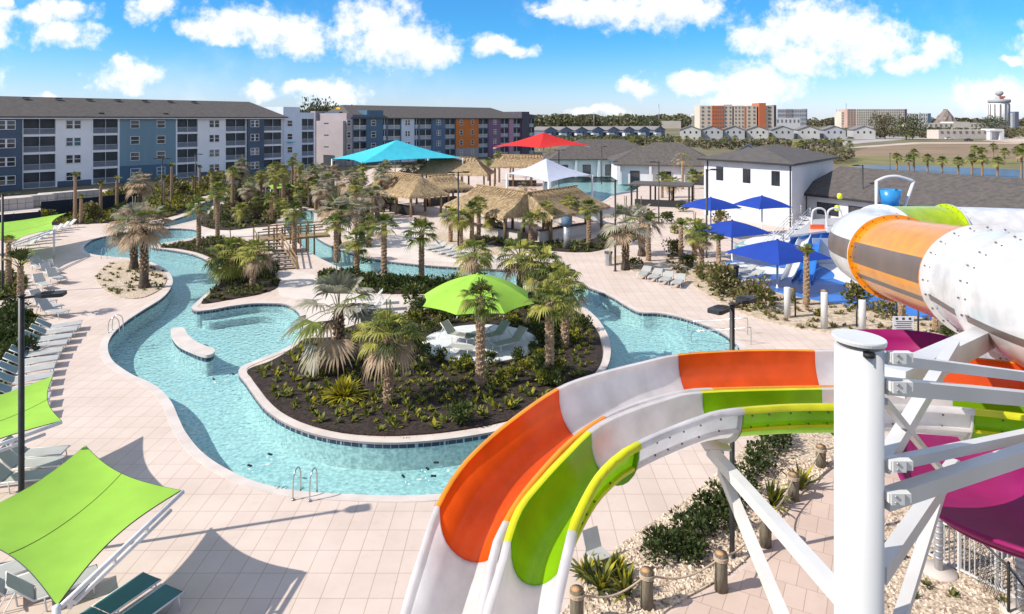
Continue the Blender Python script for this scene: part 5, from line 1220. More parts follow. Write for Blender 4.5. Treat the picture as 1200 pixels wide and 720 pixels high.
SH = [M['s_green'], M['s_light'], M['s_yel'], M['s_dark'], M['s_olive'], M['l_tan']]
FARSH = [leaf('far_'+n_, c_, .8, .3) for n_, c_ in (('green', (.115, .13, .065)), ('light', (.20, .20, .085)), ('yellow', (.26, .23, .09)), ('dark', (.085, .095, .055)), ('olive', (.19, .165, .095)), ('tan', (.27, .20, .13)))]  # shrub tones paled and muted, distance haze painted into the leaf colour
bm_ = {}
def bmesh_(key, mb): o = mb.build('shrub', SH); C.objects.unlink(o); d_ = o.data; bpy.data.objects.remove(o); bm_[key] = d_
for s_ in range(3):
    bmesh_(('green', s_), bush_mb(s_, 0.5, 0.8, 420, 0.15, [0, 0, 1, 3])); bmesh_(('light', s_), bush_mb(10+s_, 0.42, 0.6, 330, 0.14, [1, 1, 0, 2]))
    bmesh_(('olive', s_), bush_mb(20+s_, 0.8, 1.2, 520, 0.22, [4, 4, 1, 0, 5])); bmesh_(('dark', s_), bush_mb(30+s_, 0.6, 0.75, 420, 0.15, [3, 3, 0]))
def shrub(p, kind, label, sc=1.0, group=None, seed=0, cat='shrub', z=0.05):
    o = bpy.data.objects.new('shrub', bm_[(kind, seed % 3)]); C.objects.link(o); o.location = (p[0], p[1], z); o.scale = (sc, sc, sc*random.uniform(.85, 1.15)); o.rotation_euler.z = seed*1.3
    return tagit(o, label, cat, group)
def blades_mb(seed, n_, L_, w_, cols, e0=35, e1=85, droop=0.5):
    rnd = random.Random(seed); b = MB()
    for i in range(n_):
        az = rnd.uniform(0, 6.28); e = R(rnd.uniform(e0, e1)); d_ = V(math.cos(az)*math.cos(e), math.sin(az)*math.cos(e), math.sin(e)); s_ = V(-math.sin(az), math.cos(az), 0); l_ = L_*rnd.uniform(.6, 1.1); w2 = w_*rnd.uniform(.7, 1.2); mi = rnd.choice(cols)
        o = V(rnd.uniform(-.06, .06), rnd.uniform(-.06, .06), 0); pts = [o+d_*l_*t-UP*droop*l_*t*t*(1-math.sin(e)*.7) for t in (0, .35, .7, 1)]
        b.add([pts[0]-s_*w2*.5, pts[0]+s_*w2*.5, pts[1]+s_*w2, pts[1]-s_*w2, pts[2]+s_*w2*.8, pts[2]-s_*w2*.8, pts[3]], [(0, 1, 2, 3), (3, 2, 4, 5), (5, 4, 6)], mi)
    return b
# seedlings set in rows across the island mulch, ground-cover carpets elsewhere
def scatter(poly, n_, rnd, ex=()):
    xs = [p.x for p in poly]; ys = [p.y for p in poly]; out = []
    while n_ > 0:
        p = V(rnd.uniform(min(xs), max(xs)), rnd.uniform(min(ys), max(ys)), 0)
        if inside(p, poly) and not any((p-c_).length < r_ for c_, r_ in ex): out.append(p); n_ -= 1
    return out
PLAT = g(563, 403); PLAT.z = 0
def rosette(b, p, sz, rnd, cols):
    for k in range(rnd.randint(14, 20)):
        a = rnd.uniform(0, 6.28); e = rnd.uniform(.15, 1.35); d_ = V(math.cos(a)*math.cos(e), math.sin(a)*math.cos(e), math.sin(e)); s_ = V(-math.sin(a), math.cos(a), 0); l_ = sz*rnd.uniform(.6, 1.1); mi = rnd.choice(cols); q = p+V(rnd.uniform(-.3, .3)*sz, rnd.uniform(-.3, .3)*sz, 0)
        b.add([q, q+d_*l_*.5+s_*l_*.2, q+d_*l_, q+d_*l_*.5-s_*l_*.2], [(0, 1, 2, 3)], mi)
rnd = random.Random(5); b = MB()
xs = [p.x for p in ISLEP]; ys = [p.y for p in ISLEP]; y = min(ys)+.5; rw = 0
inner = offset(ISLEP, -0.35)
while y < max(ys):
    x = min(xs)+(rw % 2)*.34
    while x < max(xs):
        p = V(x+rnd.uniform(-.13, .13), y+rnd.uniform(-.13, .13), 0.06)
        if inside(p, inner) and (p-PLAT).length > 3.4: rosette(b, p, rnd.uniform(.22, .40), rnd, [1, 1, 1, 0, 2])
        x += .68
    y += .60; rw += 1
tagit(b.build('seedling_ground_cover', SH), kind='stuff')
b = MB()
for poly, n_, sz, cols in ((LEFTP, 460, .30, [0, 1, 3, 4]), (HEDGEP, 300, .34, [0, 3, 3, 1]), (BACKP, 620, .42, [0, 4, 1, 3]), (FARLP, 900, .55, [4, 1, 0, 2]), (SIDEP, 500, .35, [0, 3, 1]), (SIDE2P, 130, .4, [0, 1, 4]), (TIKIP, 220, .4, [0, 1, 3])):
    for p in scatter(poly, n_, rnd): rosette(b, p+V(0, 0, .05), sz*rnd.uniform(.7, 1.3), rnd, cols)
for p in scatter(PLANTP, 90, rnd): rosette(b, p+V(0, 0, .05), .22, rnd, [0, 1, 4])
for p in scatter(RSP, 170, rnd): rosette(b, p+V(0, 0, .05), .3*rnd.uniform(.6, 1.3), rnd, [4, 4, 1, 5])
for p in scatter(GR2P, 60, rnd): rosette(b, p+V(0, 0, .05), .2, rnd, [1, 0, 4])
tagit(b.build('ground_cover', SH), kind='stuff')
# loose pebbles over the near gravel
b = MB()
for poly, n_ in ((GRAVP, 5200), (GR2P, 3600)):
    for p in scatter(poly, n_, rnd):
        if p.y > 24: continue
        s_ = rnd.uniform(.025, .07); a = rnd.uniform(0, 3); c_, q = math.cos(a)*s_, math.sin(a)*s_; z = .05
        b.add([p+V(c_, q, z), p+V(-q, c_, z), p+V(-c_, -q, z), p+V(q, -c_, z), p+V(0, 0, z+s_*rnd.uniform(.6, 1.1))], [(0, 1, 4), (1, 2, 4), (2, 3, 4), (3, 0, 4)], 0 if rnd.random() < .75 else 1)
tagit(b.build('gravel', [pm('pale_pebble', (0.66, 0.55, 0.43), (0.45, 0.36, 0.27), 2), pm('brown_pebble', (0.26, 0.18, 0.12), None, 2)]), kind='stuff')
# individual shrubs of the island
for i, p in enumerate(scatter(offset(ISLEP, -0.6), 34, random.Random(8), [(PLAT, 3.9), (g(330, 450), 7.0)])):
    k = ('light', 'green', 'light')[i % 3]; shrub(p, k, 'small yellow-green shrub in the mulch around the white platform' if k == 'light' else 'small dark green shrub in the mulch around the white platform', random.uniform(.75, 1.15), 'yellow-green island shrubs' if k == 'light' else 'green island shrubs', i)
for i in range(11):
    a = R(150+i*22); p = PLAT+V(math.cos(a)*3.35, math.sin(a)*3.35, 0)
    shrub(p, 'green', 'rounded green shrub in the ring hedge against the white platform edge', .72 if i < 9 else 1.1, 'ring hedge round the white platform', i)
o = blades_mb(3, 420, 0.8, 0.034, [2, 2, 2, 1], 5, 85, .45).build('croton_shrub', SH, None, g(403, 466, .05)); tagit(o, 'bright yellow spiky shrub in the middle of the mulch island', 'shrub'); o.scale = (1.55, 1.55, 1.25)
for i, (px, py) in enumerate(((408, 331), (430, 334), (452, 337), (474, 338), (496, 338), (518, 338), (540, 336), (556, 335))):
    shrub(g(px, py), 'dark', 'dark clipped hedge shrub beside the river below the tall sabal palms', 1.25, 'hedge along the river', i)
for i, (px, py, k, s_, lb) in enumerate(((482, 357, 'green', 1.7, 'large leafy green shrub tucked under the left edge of the lime umbrella'), (498, 366, 'dark', 1.5, 'dark shrub below the left tip of the lime umbrella'), (300, 318, 'green', 1.7, 'broad green shrub at the foot of the wooden stairs'), (318, 322, 'green', 1.4, 'green shrub in front of the stairs, nearest the white path'), (284, 322, 'dark', 1.6, 'dark shrub between the two stout palms by the stairs'),
     (428, 310, 'dark', 0.9, 'low dark shrub on the river bank opposite the hedge'), (842, 345, 'olive', 1.5, 'large olive shrub beside the loungers near the near blue umbrella'), (884, 362, 'olive', 1.35, 'olive shrub in the sandy bed below the near blue umbrella'), (898, 352, 'green', 1.0, 'small green shrub by the bin in the sandy bed'), (1010, 362, 'olive', 1.3, 'wispy grey-green shrub behind the row of white posts'), (1112, 396, 'green', 0.8, 'low bright shrub below the white tunnel flange'),
     (745, 314, 'green', 1.0, 'green shrub under the grey bismarck palm'), (782, 262, 'green', 1.8, 'leafy shrub right of the promenade lamp'), (790, 274, 'light', 1.3, 'light green shrub in front of the leafy one by the promenade lamp'), (756, 262, 'green', 1.8, 'tall green shrub next to the second grey bismarck'), (845, 262, 'olive', 1.2, 'shrub left of the farthest blue umbrella'), (905, 250, 'dark', 1.0, 'thin dark shrub between the white wall and the blue umbrella'), (800, 248, 'green', 1.6, 'shrub beside the pergola end'), (806, 312, 'green', 1.2, 'green shrub at the foot of the palms near the four loungers'), (826, 328, 'olive', 1.0, 'olive shrub between the loungers and the leaning trunk'), (815, 292, 'green', 1.3, 'green shrub behind the palms by the tallest lamp post'), (788, 300, 'olive', 1.0, 'olive shrub at the left tip of the sandy bed'), (868, 352, 'olive', 1.1, 'olive shrub right of the large olive one by the bin'), (1040, 372, 'olive', .9, 'scrubby shrub left of the warning sign'), (960, 372, 'light', .7, 'small light shrub between two round white posts'))):
    shrub(g(px, py), k, lb, s_, None, i)
r5 = random.Random(9)
for i, p in enumerate(scatter(FARLP, 22, r5)): shrub(p, ('olive', 'light', 'green')[i % 3], ['tall olive shrub in the bed along the apartment road', 'yellow-green shrub in the bed along the apartment road', 'green shrub in the bed along the apartment road'][i % 3], r5.uniform(1.4, 2.1), 'shrubs along the apartment road '+('a', 'b', 'c')[i % 3] if False else ['olive roadside shrubs', 'yellow-green roadside shrubs', 'green roadside shrubs'][i % 3], i)
for i, p in enumerate(scatter(BACKP, 20, r5)): shrub(p, ('olive', 'green')[i % 2], ['olive shrub among the trunks of the palm grove', 'green shrub among the trunks of the palm grove'][i % 2], r5.uniform(1.1, 1.7), ['olive grove shrubs', 'green grove shrubs'][i % 2], i)
for i, p in enumerate(scatter(SIDEP, 9, r5)): shrub(p, 'dark', 'dark low shrub in the bed behind the row of loungers', r5.uniform(.9, 1.3), 'shrubs behind the lounger row', i)
# spiky plants and bushes of the gravel bed under the slide
for i, (px, py, L_, lb) in enumerate(((704, 692, 1.0, 'clump of broad yellow-green blades under the slide edge'), (735, 698, .95, 'clump of yellow-green blades beside the first log post'), (686, 676, .8, 'small blade clump half hidden under the slide'), (905, 592, 1.15, 'tall spiky yellow-green plant left of the white column'), (938, 572, 1.0, 'spiky plant next to the white column near the rope'), (720, 676, .8, 'upright blade clump by the grey chair'))):
    o = blades_mb(40+i, 46, L_, 0.05, [1, 1, 2, 0], 30, 88, .55).build('flax_plant', SH, None, g(px, py, .05)); tagit(o, lb, 'plant')
for i, (px, py) in enumerate(((770, 655), (788, 648), (806, 634), (822, 622), (838, 608), (852, 596), (868, 578), (880, 560), (892, 545), (906, 530), (918, 518), (850, 618), (812, 655))):
    shrub(g(px, py), 'dark', 'low dark green shrub in the gravel strip curving under the slide', .85, 'low shrubs in the gravel strip', i)
# far woods and broad trees
def woods(name, x0, x1, y, ytop, d, n_, seed, cols, h_=None):
    rnd = random.Random(seed); b = MB()
    for i in range(n_):
        px = rnd.uniform(x0, x1); dd = d*rnd.uniform(.92, 1.12); x = (px-600)/FPX*dd; hh = (CAMH+(HY-ytop)*dd/FPX)*rnd.uniform(.6, 1.0); r_ = hh*rnd.uniform(.45, .8)
        for k in range(70):
            dr = V(rnd.gauss(0, 1), rnd.gauss(0, 1), rnd.gauss(0, 1)).normalized(); p = V(x, dd, hh*.55)+V(dr.x*r_, dr.y*r_, dr.z*hh*.45); a = V(rnd.uniform(-1, 1), rnd.uniform(-1, 1), rnd.uniform(-.3, 1)).normalized()*r_*.24; s_ = a.cross(V(rnd.uniform(-1, 1), 1, rnd.uniform(-1, 1))).normalized()*r_*.2
            b.add([p-a*.5, p+s_, p+a, p-s_], [(0, 1, 2, 3)], rnd.choice(cols))
    o = b.build(name, FARSH); o['kind'] = 'stuff'; return o
woods('treeline', 590, 800, 150, 134.5, 1000, 190, 1, [0, 4, 4, 3, 1])
woods('treeline', 360, 420, 150, 124, 420, 24, 2, [0, 3, 4])
woods('treeline', 900, 1240, 148, 138, 1150, 200, 3, [0, 3, 4, 5])
woods('treeline', -300, 400, 150, 136, 900, 160, 4, [0, 3, 4])
woods('hedgerow', 655, 800, 160, 158, 330, 60, 5, [0, 4, 1, 3])
woods('hedgerow', 800, 985, 165, 162.5, 290, 75, 6, [0, 4, 3, 5])
woods('hedgerow', 990, 1220, 158, 149.5, 460, 120, 7, [0, 4, 3, 5])
woods('hedgerow', 945, 992, 178, 172.5, 200, 16, 8, [4, 1, 5])
def tree(px, d, ytop, r_, lb, seed, cols):
    x = (px-600)/FPX*d; h_ = CAMH+(HY-ytop)*d/FPX; t = thing('broad_tree', lb, 'tree', (x, d, 0)); b = MB(); b.tube([(0, 0, 0), (0.1, 0, h_*.4), (0, 0, h_*.7)], [.4, .3, .12], 8)
    for k in range(5): a = k*1.3; b.tube([(0, 0, h_*.35), (math.cos(a)*r_*.5, math.sin(a)*r_*.5, h_*.65)], [.18, .06], 5)
    b.build('trunk', M['trunk_dark'], t); bush_mb(seed, r_*1.05, h_*1.05, 1500, 1.1, cols, .3, 22).build('crown', FARSH, t)
tree(1037, 420, 134, 8, 'dull brown-green tree in front of the long pink hotel', 1, [4, 5, 0]); tree(1062, 400, 136, 9, 'dense bright green tree right of the brown one', 2, [0, 3, 0, 1]); tree(1162, 560, 137, 11, 'dark round tree in front of the domed hotel', 3, [3, 0])
tree(374, 230, 120, 5, 'green tree showing between the two apartment blocks', 4, [0, 3, 4])
tree(765, 520, 138.5, 7, 'dark rounded tree above the end of the blue terrace', 5, [3, 0])
# ================================================================ shade canopies
def sail(name, label, cor, m, posts=(0, 1, 2, 3), sag=0.12, pull=0.13, beam_edge=None, group=None, seam=True, postm='frame'):
    t = thing(name, label, 'shade sail', (0, 0, 0), 0, group); P = [Vector(p) for p in cor]; n_ = 18; rows_ = []
    for i in range(n_+1):
        u_ = i/n_; r_ = []
        for j in range(n_+1):
            v_ = j/n_
            # pull edges inwards (catenary edges)
            uu = u_+(0.5-u_)*pull*math.sin(math.pi*v_)**1.0*1.0*(abs(2*u_-1)**1.5); vv = v_+(0.5-v_)*pull*math.sin(math.pi*u_)*(abs(2*v_-1)**1.5)
            p = P[0].lerp(P[1], uu).lerp(P[3].lerp(P[2], uu), vv); p = p-V(0, 0, sag*math.sin(math.pi*u_)*math.sin(math.pi*v_)); r_.append(p)
        rows_.append(r_)
    b = MB(); b.grid(rows_); b.grid([[p-V(0, 0, .006) for p in r_] for r_ in rows_][::-1]); o = b.build('shade_fabric', m, t)
    if seam:
        b = MB(); b.tube([rows_[n_//2][j]+V(0, 0, .004) for j in range(n_+1)], 0.008, 4); b.build('fabric_seam', M['s_light'], o)
    b = MB(); ed = [rows_[0], [r_[-1] for r_ in rows_], rows_[-1], [r_[0] for r_ in rows_]]
    for e in ed: b.tube([p-V(0, 0, .012) for p in e], 0.014, 5)
    b.build('edge_cable', M['black_metal'], t)
    for k in posts:
        p = P[k]; q = p+(p-sum(P, V(0, 0, 0))/4).normalized()*0.12; b = MB(); b.lathe([(0.075, 0), (0.075, p.z+0.06), (0.0, p.z+0.08)], 12, (q.x, q.y, 0)); b.build('post', M['frame'], t)
    if beam_edge:
        a_, c_ = P[beam_edge[0]], P[beam_edge[1]]; out = ((a_+c_)/2-sum(P, V(0, 0, 0))/4); out.z = 0; out.normalize(); b = MB()
        b.tube([a_+out*.07-UP*.03, c_+out*.07-UP*.03], 0.055, 10); b.tube([a_.lerp(c_, .12)+out*.05-UP*.22, a_.lerp(c_, .9)+out*.05-UP*.22], 0.05, 10); b.build('edge_beam', M['frame'], t)
        b = MB()
        for q in (0.35, 0.62, 0.93): p = a_.lerp(c_, q)+out*.06; b.box(p-UP*.13, (.07, .07, .22))
        b.build('beam_bracket', M['frame'], t)
    return t
A1, A2, A3 = at(100, 527, 19.15), at(212, 572, 17.3), at(67, 712, 13.2)
A1.z, A2.z, A3.z = 2.85, 2.6, 2.6
sail('shade_sail', 'lime shade sail beside two teal loungers, with a steel beam along one edge', [A1, A2, A3, A1+A3-A2+V(-.4, .2, 0)], M['lime_fab'], (2, 3), 0.22, 0.17, (1, 2))
b1, b2 = at(62, 441, 25.0), at(72, 493, 21.3); b1.z = b2.z = 2.6
sail('shade_sail', 'lime shade sail over the end of the lounger row, cut by the lamp post', [b1, b2, V(-16.0, 17.9, 2.6), V(-18.8, 21.6, 2.6)], M['lime_fab'], (2, 3), 0.2, 0.15, (1, 2))
c0_, c1_, c2_ = g(78, 250, 2.6), g(62, 269, 2.5), g(12, 286, 2.5)
sail('shade_sail', 'large lime shade sail above the back loungers by the low navy fence', [c0_, c1_, c2_, g(-60, 266, 2.6)], M['lime_fab'], (1, 2, 3), 0.25, 0.22, (1, 2))
sail('shade_sail', 'small far lime shade sail glimpsed among the grove palms', [g(312, 217, 2.6), g(338, 214, 3.0), g(348, 219, 2.5), g(318, 222, 2.2)], M['lime_fab'], (0, 1, 2, 3), 0.1, 0.1)
def umbrella(name, label, c_, z_rim, z_top, rad, n_, m, rz=0.0, pole=0.06, group=None, drop=0.22, cat='umbrella', asp=1.0, polem='frame', bulge=0.0):
    t = thing(name, label, cat, c_, rz, group); b = MB(); top = V(0, 0, z_top); rimp = [V(rad*math.cos(2*math.pi*k/n_+math.pi/n_), asp*rad*math.sin(2*math.pi*k/n_+math.pi/n_), z_rim) for k in range(n_)]
    for k in range(n_):
        a, c2 = rimp[k], rimp[(k+1) % n_]; ns = 8; rows_ = []
        for i in range(ns+1):
            q = i/ns; e0, e1 = top.lerp(a, q), top.lerp(c2, q); r_ = []
            for j in range(7):
                w_ = j/6; p = e0.lerp(e1, w_); s_ = math.sin(math.pi*w_)*q; p = p-(p-V(0, 0, p.z))*(0.045 if n_ > 4 else 0.025)*s_*(6/n_)*1.6-UP*0.06*s_*(1-q)-UP*(.06-bulge)*math.sin(math.pi*q); r_.append(p)
            rows_.append(r_)
        b.grid(rows_); b.grid([[p-UP*.008 for p in r_] for r_ in rows_][::-1])
    o = b.build('canopy', m, t)
    b = MB(); b.lathe([(pole*1.6, 0), (pole*1.6, .06), (pole, .07), (pole, z_top-.1)], 12); b.build('pole', M[polem], t)
    b = MB()
    for k in range(n_): b.beam(V(0, 0, z_top-.34), rimp[k]*.98-UP*.12, .05, .06)
    b.build('rib', M[polem], t)
    b = MB(); b.lathe([(.10, z_top-.05), (.07, z_top+.05), (.0, z_top+.08)], 10); b.build('finial', m, t)
    return t
umbrella('shade_umbrella', 'big lime octagonal umbrella over the round white platform on the island', (PLAT.x-.15, PLAT.y, 0), 2.4, 3.72, 3.12, 8, M['lime_fab'], .1, bulge=.28)
for px, py, zr, zt, rad, rz, lb in ((833, 277, 3.0, 4.0, 3.1, .5, 'royal blue square umbrella farthest to the left, beside the tall lamp post'), (893, 276, 3.05, 4.1, 2.95, .35, 'royal blue square umbrella nearest the white two-storey wall'), (858, 307, 2.55, 3.5, 3.2, .45, 'royal blue square umbrella in the middle between the three others'), (911, 338, 2.35, 3.45, 3.6, .45, 'largest royal blue umbrella, closest to the splash pad and the white posts')):
    umbrella('shade_umbrella', lb, g(px, py), zr, zt, rad, 4, M['blue_fab'], rz, .075, 'royal blue umbrellas by the splash pad', bulge=.16)
def pyramid(label, cor, apex, m, zpost=True, name='shade_canopy'):
    t = thing(name, label, 'shade canopy', (0, 0, 0)); P = [Vector(p) for p in cor]; A_ = Vector(apex); b = MB()
    for k in range(4):
        p, q = P[k], P[(k+1) % 4]; rows_ = []
        for i in range(9):
            r_ = [];
            for j in range(9):
                w_ = j/8; u_ = i/8; e = A_.lerp(p, u_).lerp(A_.lerp(q, u_), w_); s_ = math.sin(math.pi*w_)*u_; e = e+(A_-e)*0.07*s_-UP*.35*math.sin(math.pi*u_)*0.6; r_.append(e)
            rows_.append(r_)
        b.grid(rows_); b.grid([[v_-UP*.02 for v_ in r_] for r_ in rows_][::-1])
    b.build('canopy', m, t)
    for k, p in enumerate([A_-UP*.6] if zpost == 'centre' else P): b = MB(); b.lathe([(.15, 0), (.12, p.z)], 12, (p.x, p.y, 0)); b.build('post', M['frame'], t)
    b = MB()
    for p in P: b.beam(A_-UP*.7, p-UP*.3, .12, .14)
    b.build('rafter', M['frame'], t); return t
def p3(px, d, z): return V((px-600)/FPX*d, d, z)
L_, F_, R_ = p3(389, 112, 5.5), p3(424, 104, 5.35), p3(542, 113, 5.6)
pyramid('huge cyan hip-shaped shade canopy in front of the centre apartment block', [L_, F_, R_, L_+R_-F_], p3(465, 112.5, 8.6), M['cyan_fab'])
L_, F_, R_ = p3(578, 112, 7.55), p3(632, 100, 7.8), p3(691, 111, 7.8)
pyramid('bright red square shade canopy high on posts behind the tiki huts', [L_, F_, R_, L_+R_-F_], p3(637, 110, 9.9), M['red_fab'], 'centre')
L_, F_, R_ = p3(594, 88, 5.0), p3(643, 78, 4.8), p3(694, 88, 4.8)
pyramid('pale blue-white square shade canopy just behind the big tiki hut', [L_, F_, R_, L_+R_-F_], p3(640, 87, 7.0), M['white_fab'])

# ================================================================ tiki huts
def thatch_hut(parent_t, M0, M1, half, z_eave, z_ridge, hip0=True, hip1=True, seed=1, posts=True):
    """thatched wing from ridge end M0 to M1"""
    rnd_ = random.Random(seed); a = Vector((M0[0], M0[1], 0)); c_ = Vector((M1[0], M1[1], 0)); ax = (c_-a).normalized(); sd_ = V(ax.y, -ax.x, 0); L_ = (c_-a).length
    o0 = -half*.75 if hip0 else -.3; o1 = L_+half*.75 if hip1 else L_+.3
    r0, r1 = a+UP*z_ridge, c_+UP*z_ridge
    e = [a+ax*o0+sd_*half, a+ax*o1+sd_*half, a+ax*o1-sd_*half, a+ax*o0-sd_*half]; e = [p+UP*z_eave for p in e]
    b = MB(); faces = [(e[0], e[1], r1, r0), (e[1], e[2], r1, r1), (e[2], e[3], r0, r1), (e[3], e[0], r0, r0)]
    for q0, q1, t1, t0 in faces:
        rows_ = []
        for i in range(7):
            u_ = i/6; rows_.append([(q0.lerp(q1, j/10)).lerp(t0.lerp(t1, j/10), u_)-UP*.15*math.sin(math.pi*u_)*.8 for j in range(11)])
        b.grid(rows_); 
        b.grid([[p-UP*.22 for p in rows_[0]], rows_[0]])
        b.grid([[p-UP*.2 for p in r_] for r_ in rows_][::-1])
        wd = (q1-q0).length
        n_ = int(wd*34)
        dn = ((q0+q1)/2-(t0+t1)/2).normalized(); nn = (q1-q0).cross(t0-q0).normalized()
        if nn.z < 0: nn = -nn
        for k in range(n_*6):
            u_ = (k % 6)/6+rnd_.uniform(0, .16); w_ = rnd_.random(); p = q0.lerp(q1, w_).lerp(t0.lerp(t1, w_), u_)-UP*.12*math.sin(math.pi*u_); s_ = (q1-q0).normalized()*rnd_.uniform(.02, .05); l_ = rnd_.uniform(.35, .7)
            tip = p+dn*l_+nn*rnd_.uniform(.02, .14)+s_*rnd_.uniform(-3, 3)
            if u_ < .12: tip = p+dn*l_*.6-UP*rnd_.uniform(.1, .35)
            b.add([p-s_+nn*.05, p+s_+nn*.05, tip+s_*.4, tip-s_*.4], [(0, 1, 2, 3)], 1 if rnd_.random() < .3 else 0)
    b.build('thatch_roof', [M['thatch'], M['thatch_d']], parent_t)
    b = MB(); b.tube([r0-ax*.4+UP*.05, r1+ax*.4+UP*.05], .11, 8)
    for k in range(int(L_/.55)+1):
        for sg in (-1, 1): p = r0+ax*k*.55+UP*.12; b.tube([p, p+sd_*sg*1.15-UP*(z_ridge-z_eave)/half*1.15+UP*.12], .035, 5)
    b.build('ridge_pole', M['wood'], parent_t)
    if posts:
        ks = max(2, int((o1-o0)/3.2)+1)
        for i in range(ks):
            for sg in (-1, 1):
                p = a+ax*(o0+.7+(o1-o0-1.4)*i/(ks-1))+sd_*sg*(half-.7); b = MB(); b.lathe([(.16, 0), (.14, z_eave+.35)], 10, (p.x, p.y, 0)); b.build('log_post', M['wood'], parent_t)
big = thing('tiki_hut', 'big L-shaped thatched tiki bar whose two wings meet at a front corner post', 'tiki hut', (0, 0, 0))
thatch_hut(big, (1.5, 68.4), (-3.7, 75.8), 3.1, 2.55, 4.65, False, True, 1); thatch_hut(big, (1.7, 68.4), (6.9, 75.0), 3.1, 2.5, 4.6, False, True, 2)
b = MB()
for q0, q1 in (((-5.5, 72.5), (0.6, 66.6)), ((2.6, 66.6), (8.0, 71.6))): b.beam(V(*q0, .55), V(*q1, .55), .25, 1.1)
b.build('bar_wall', M['coping'], big)
b = MB()
for q0, q1 in (((-5.5, 72.5), (0.6, 66.6)), ((2.6, 66.6), (8.0, 71.6))): b.beam(V(*q0, 1.14), V(*q1, 1.14), .7, .08)
b.build('bar_counter', M['trim'], big)
for nm, lb, m0, m1, hf, ze, zr, sd in (('tiki_hut', 'thatched tiki hut with a rounded hip end in front of the cyan canopy', p3(455, 92, 0), p3(492, 86, 0), 2.9, 2.6, 4.9, 3), ('tiki_hut', 'wide thatched tiki hut at the back between the cyan canopy and the apartment block', p3(508, 115, 0), p3(557, 114, 0), 3.6, 3.1, 5.6, 4), ('tiki_hut', 'shaggy thatched hut partly under the red canopy', p3(590, 124, 0), p3(634, 124, 0), 3.0, 5.0-1.4, 5.5, 5), ('tiki_hut', 'small dark thatched hut tucked behind the rounded-end hut', p3(505, 96, 0), p3(530, 98, 0), 2.6, 2.4, 4.0, 6)):
    t = thing(nm, lb, 'tiki hut', (0, 0, 0)); thatch_hut(t, m0.to_2d(), m1.to_2d(), hf, ze, zr, True, True, sd)
    c_ = (m0+m1)/2; b = MB(); dr = (m1-m0).normalized(); b.beam(c_-dr*2.5+V(0, -hf+1, .55), c_+dr*2.5+V(0, -hf+1, .55), .6, 1.1); b.build('bar_wall', M['trim'], t)
# pergola
t = thing('pergola', 'flat brown-roofed pergola with dark posts beside the adult pool', 'pergola', g(776, 240), -.35); b = MB(); b.box((0, 0, 2.9), (8.5, 5.2, .22)); b.build('roof', M['shingle2'], t)
for sx in (-1, -.33, .33, 1):
    for sy in (-1, 1): b = MB(); b.box((sx*3.9, sy*2.3, 1.4), (.22, .22, 2.8)); b.build('post', M['trim'], t)
b = MB(); b.box((0, -2.3, .45), (6.8, .5, .9)); b.build('bench_counter', M['trim'], t)

# ================================================================ loungers
def make_lounger(name, label, sling, back=0.75, flat=False, backm=None):
    t = thing(name, label, 'sun lounger'); h_ = .36
    b = MB(); b.tube([(-.33, -1.0, h_), (-.33, .35, h_), (.33, .35, h_), (.33, -1.0, h_)], .024, 6, closed=True)
    b.build('frame', M['frame'], t)
    for sx in (-1, 1):
        for y_ in (-.85, .15): b = MB(); b.tube([(sx*.33, y_, h_), (sx*.33, y_-.05, 0)], .022, 6); b.build('leg', M['frame'], t)
    b = MB(); b.box((0, -.33, h_+.012), (.60, 1.30, .022)); b.build('sling_seat', sling, t)
    ca, sa = math.cos(back), math.sin(back); b = MB(); p0, p1 = V(0, .36, h_), V(0, .36+.78*ca, h_+.78*sa)
    b.beam(p0, p1, .62, .03); b.build('sling_back', backm or sling, t)
    b = MB(); b.tube([(-.33, .36, h_), (-.33, p1.y, p1.z), (.33, p1.y, p1.z), (.33, .36, h_)], .022, 6)
    if back > .15: b.tube([(-.30, p0.y+.5*ca, h_+.5*sa), (-.30, .36+.72, .04)], .016, 5); b.tube([(.30, p0.y+.5*ca, h_+.5*sa), (.30, .36+.72, .04)], .016, 5)
    b.build('back_frame', M['frame'], t)
    return t
KG = Kind(make_lounger('sun_lounger', 'x', M['greysling'], .80)); KT = Kind(make_lounger('sun_lounger', 'x', M['tealsling'], .0)); KB = Kind(make_lounger('sun_lounger', 'x', M['greysling'], .62, backm=M['greysling2']))
KW = Kind(make_lounger('sun_lounger', 'x', M['greysling'], .35))
def lay(K, px, py, ang, label, group=None, base=None): p = base or g(px, py); return K.put(V(p.x, p.y, 0.01), ang, label, group)
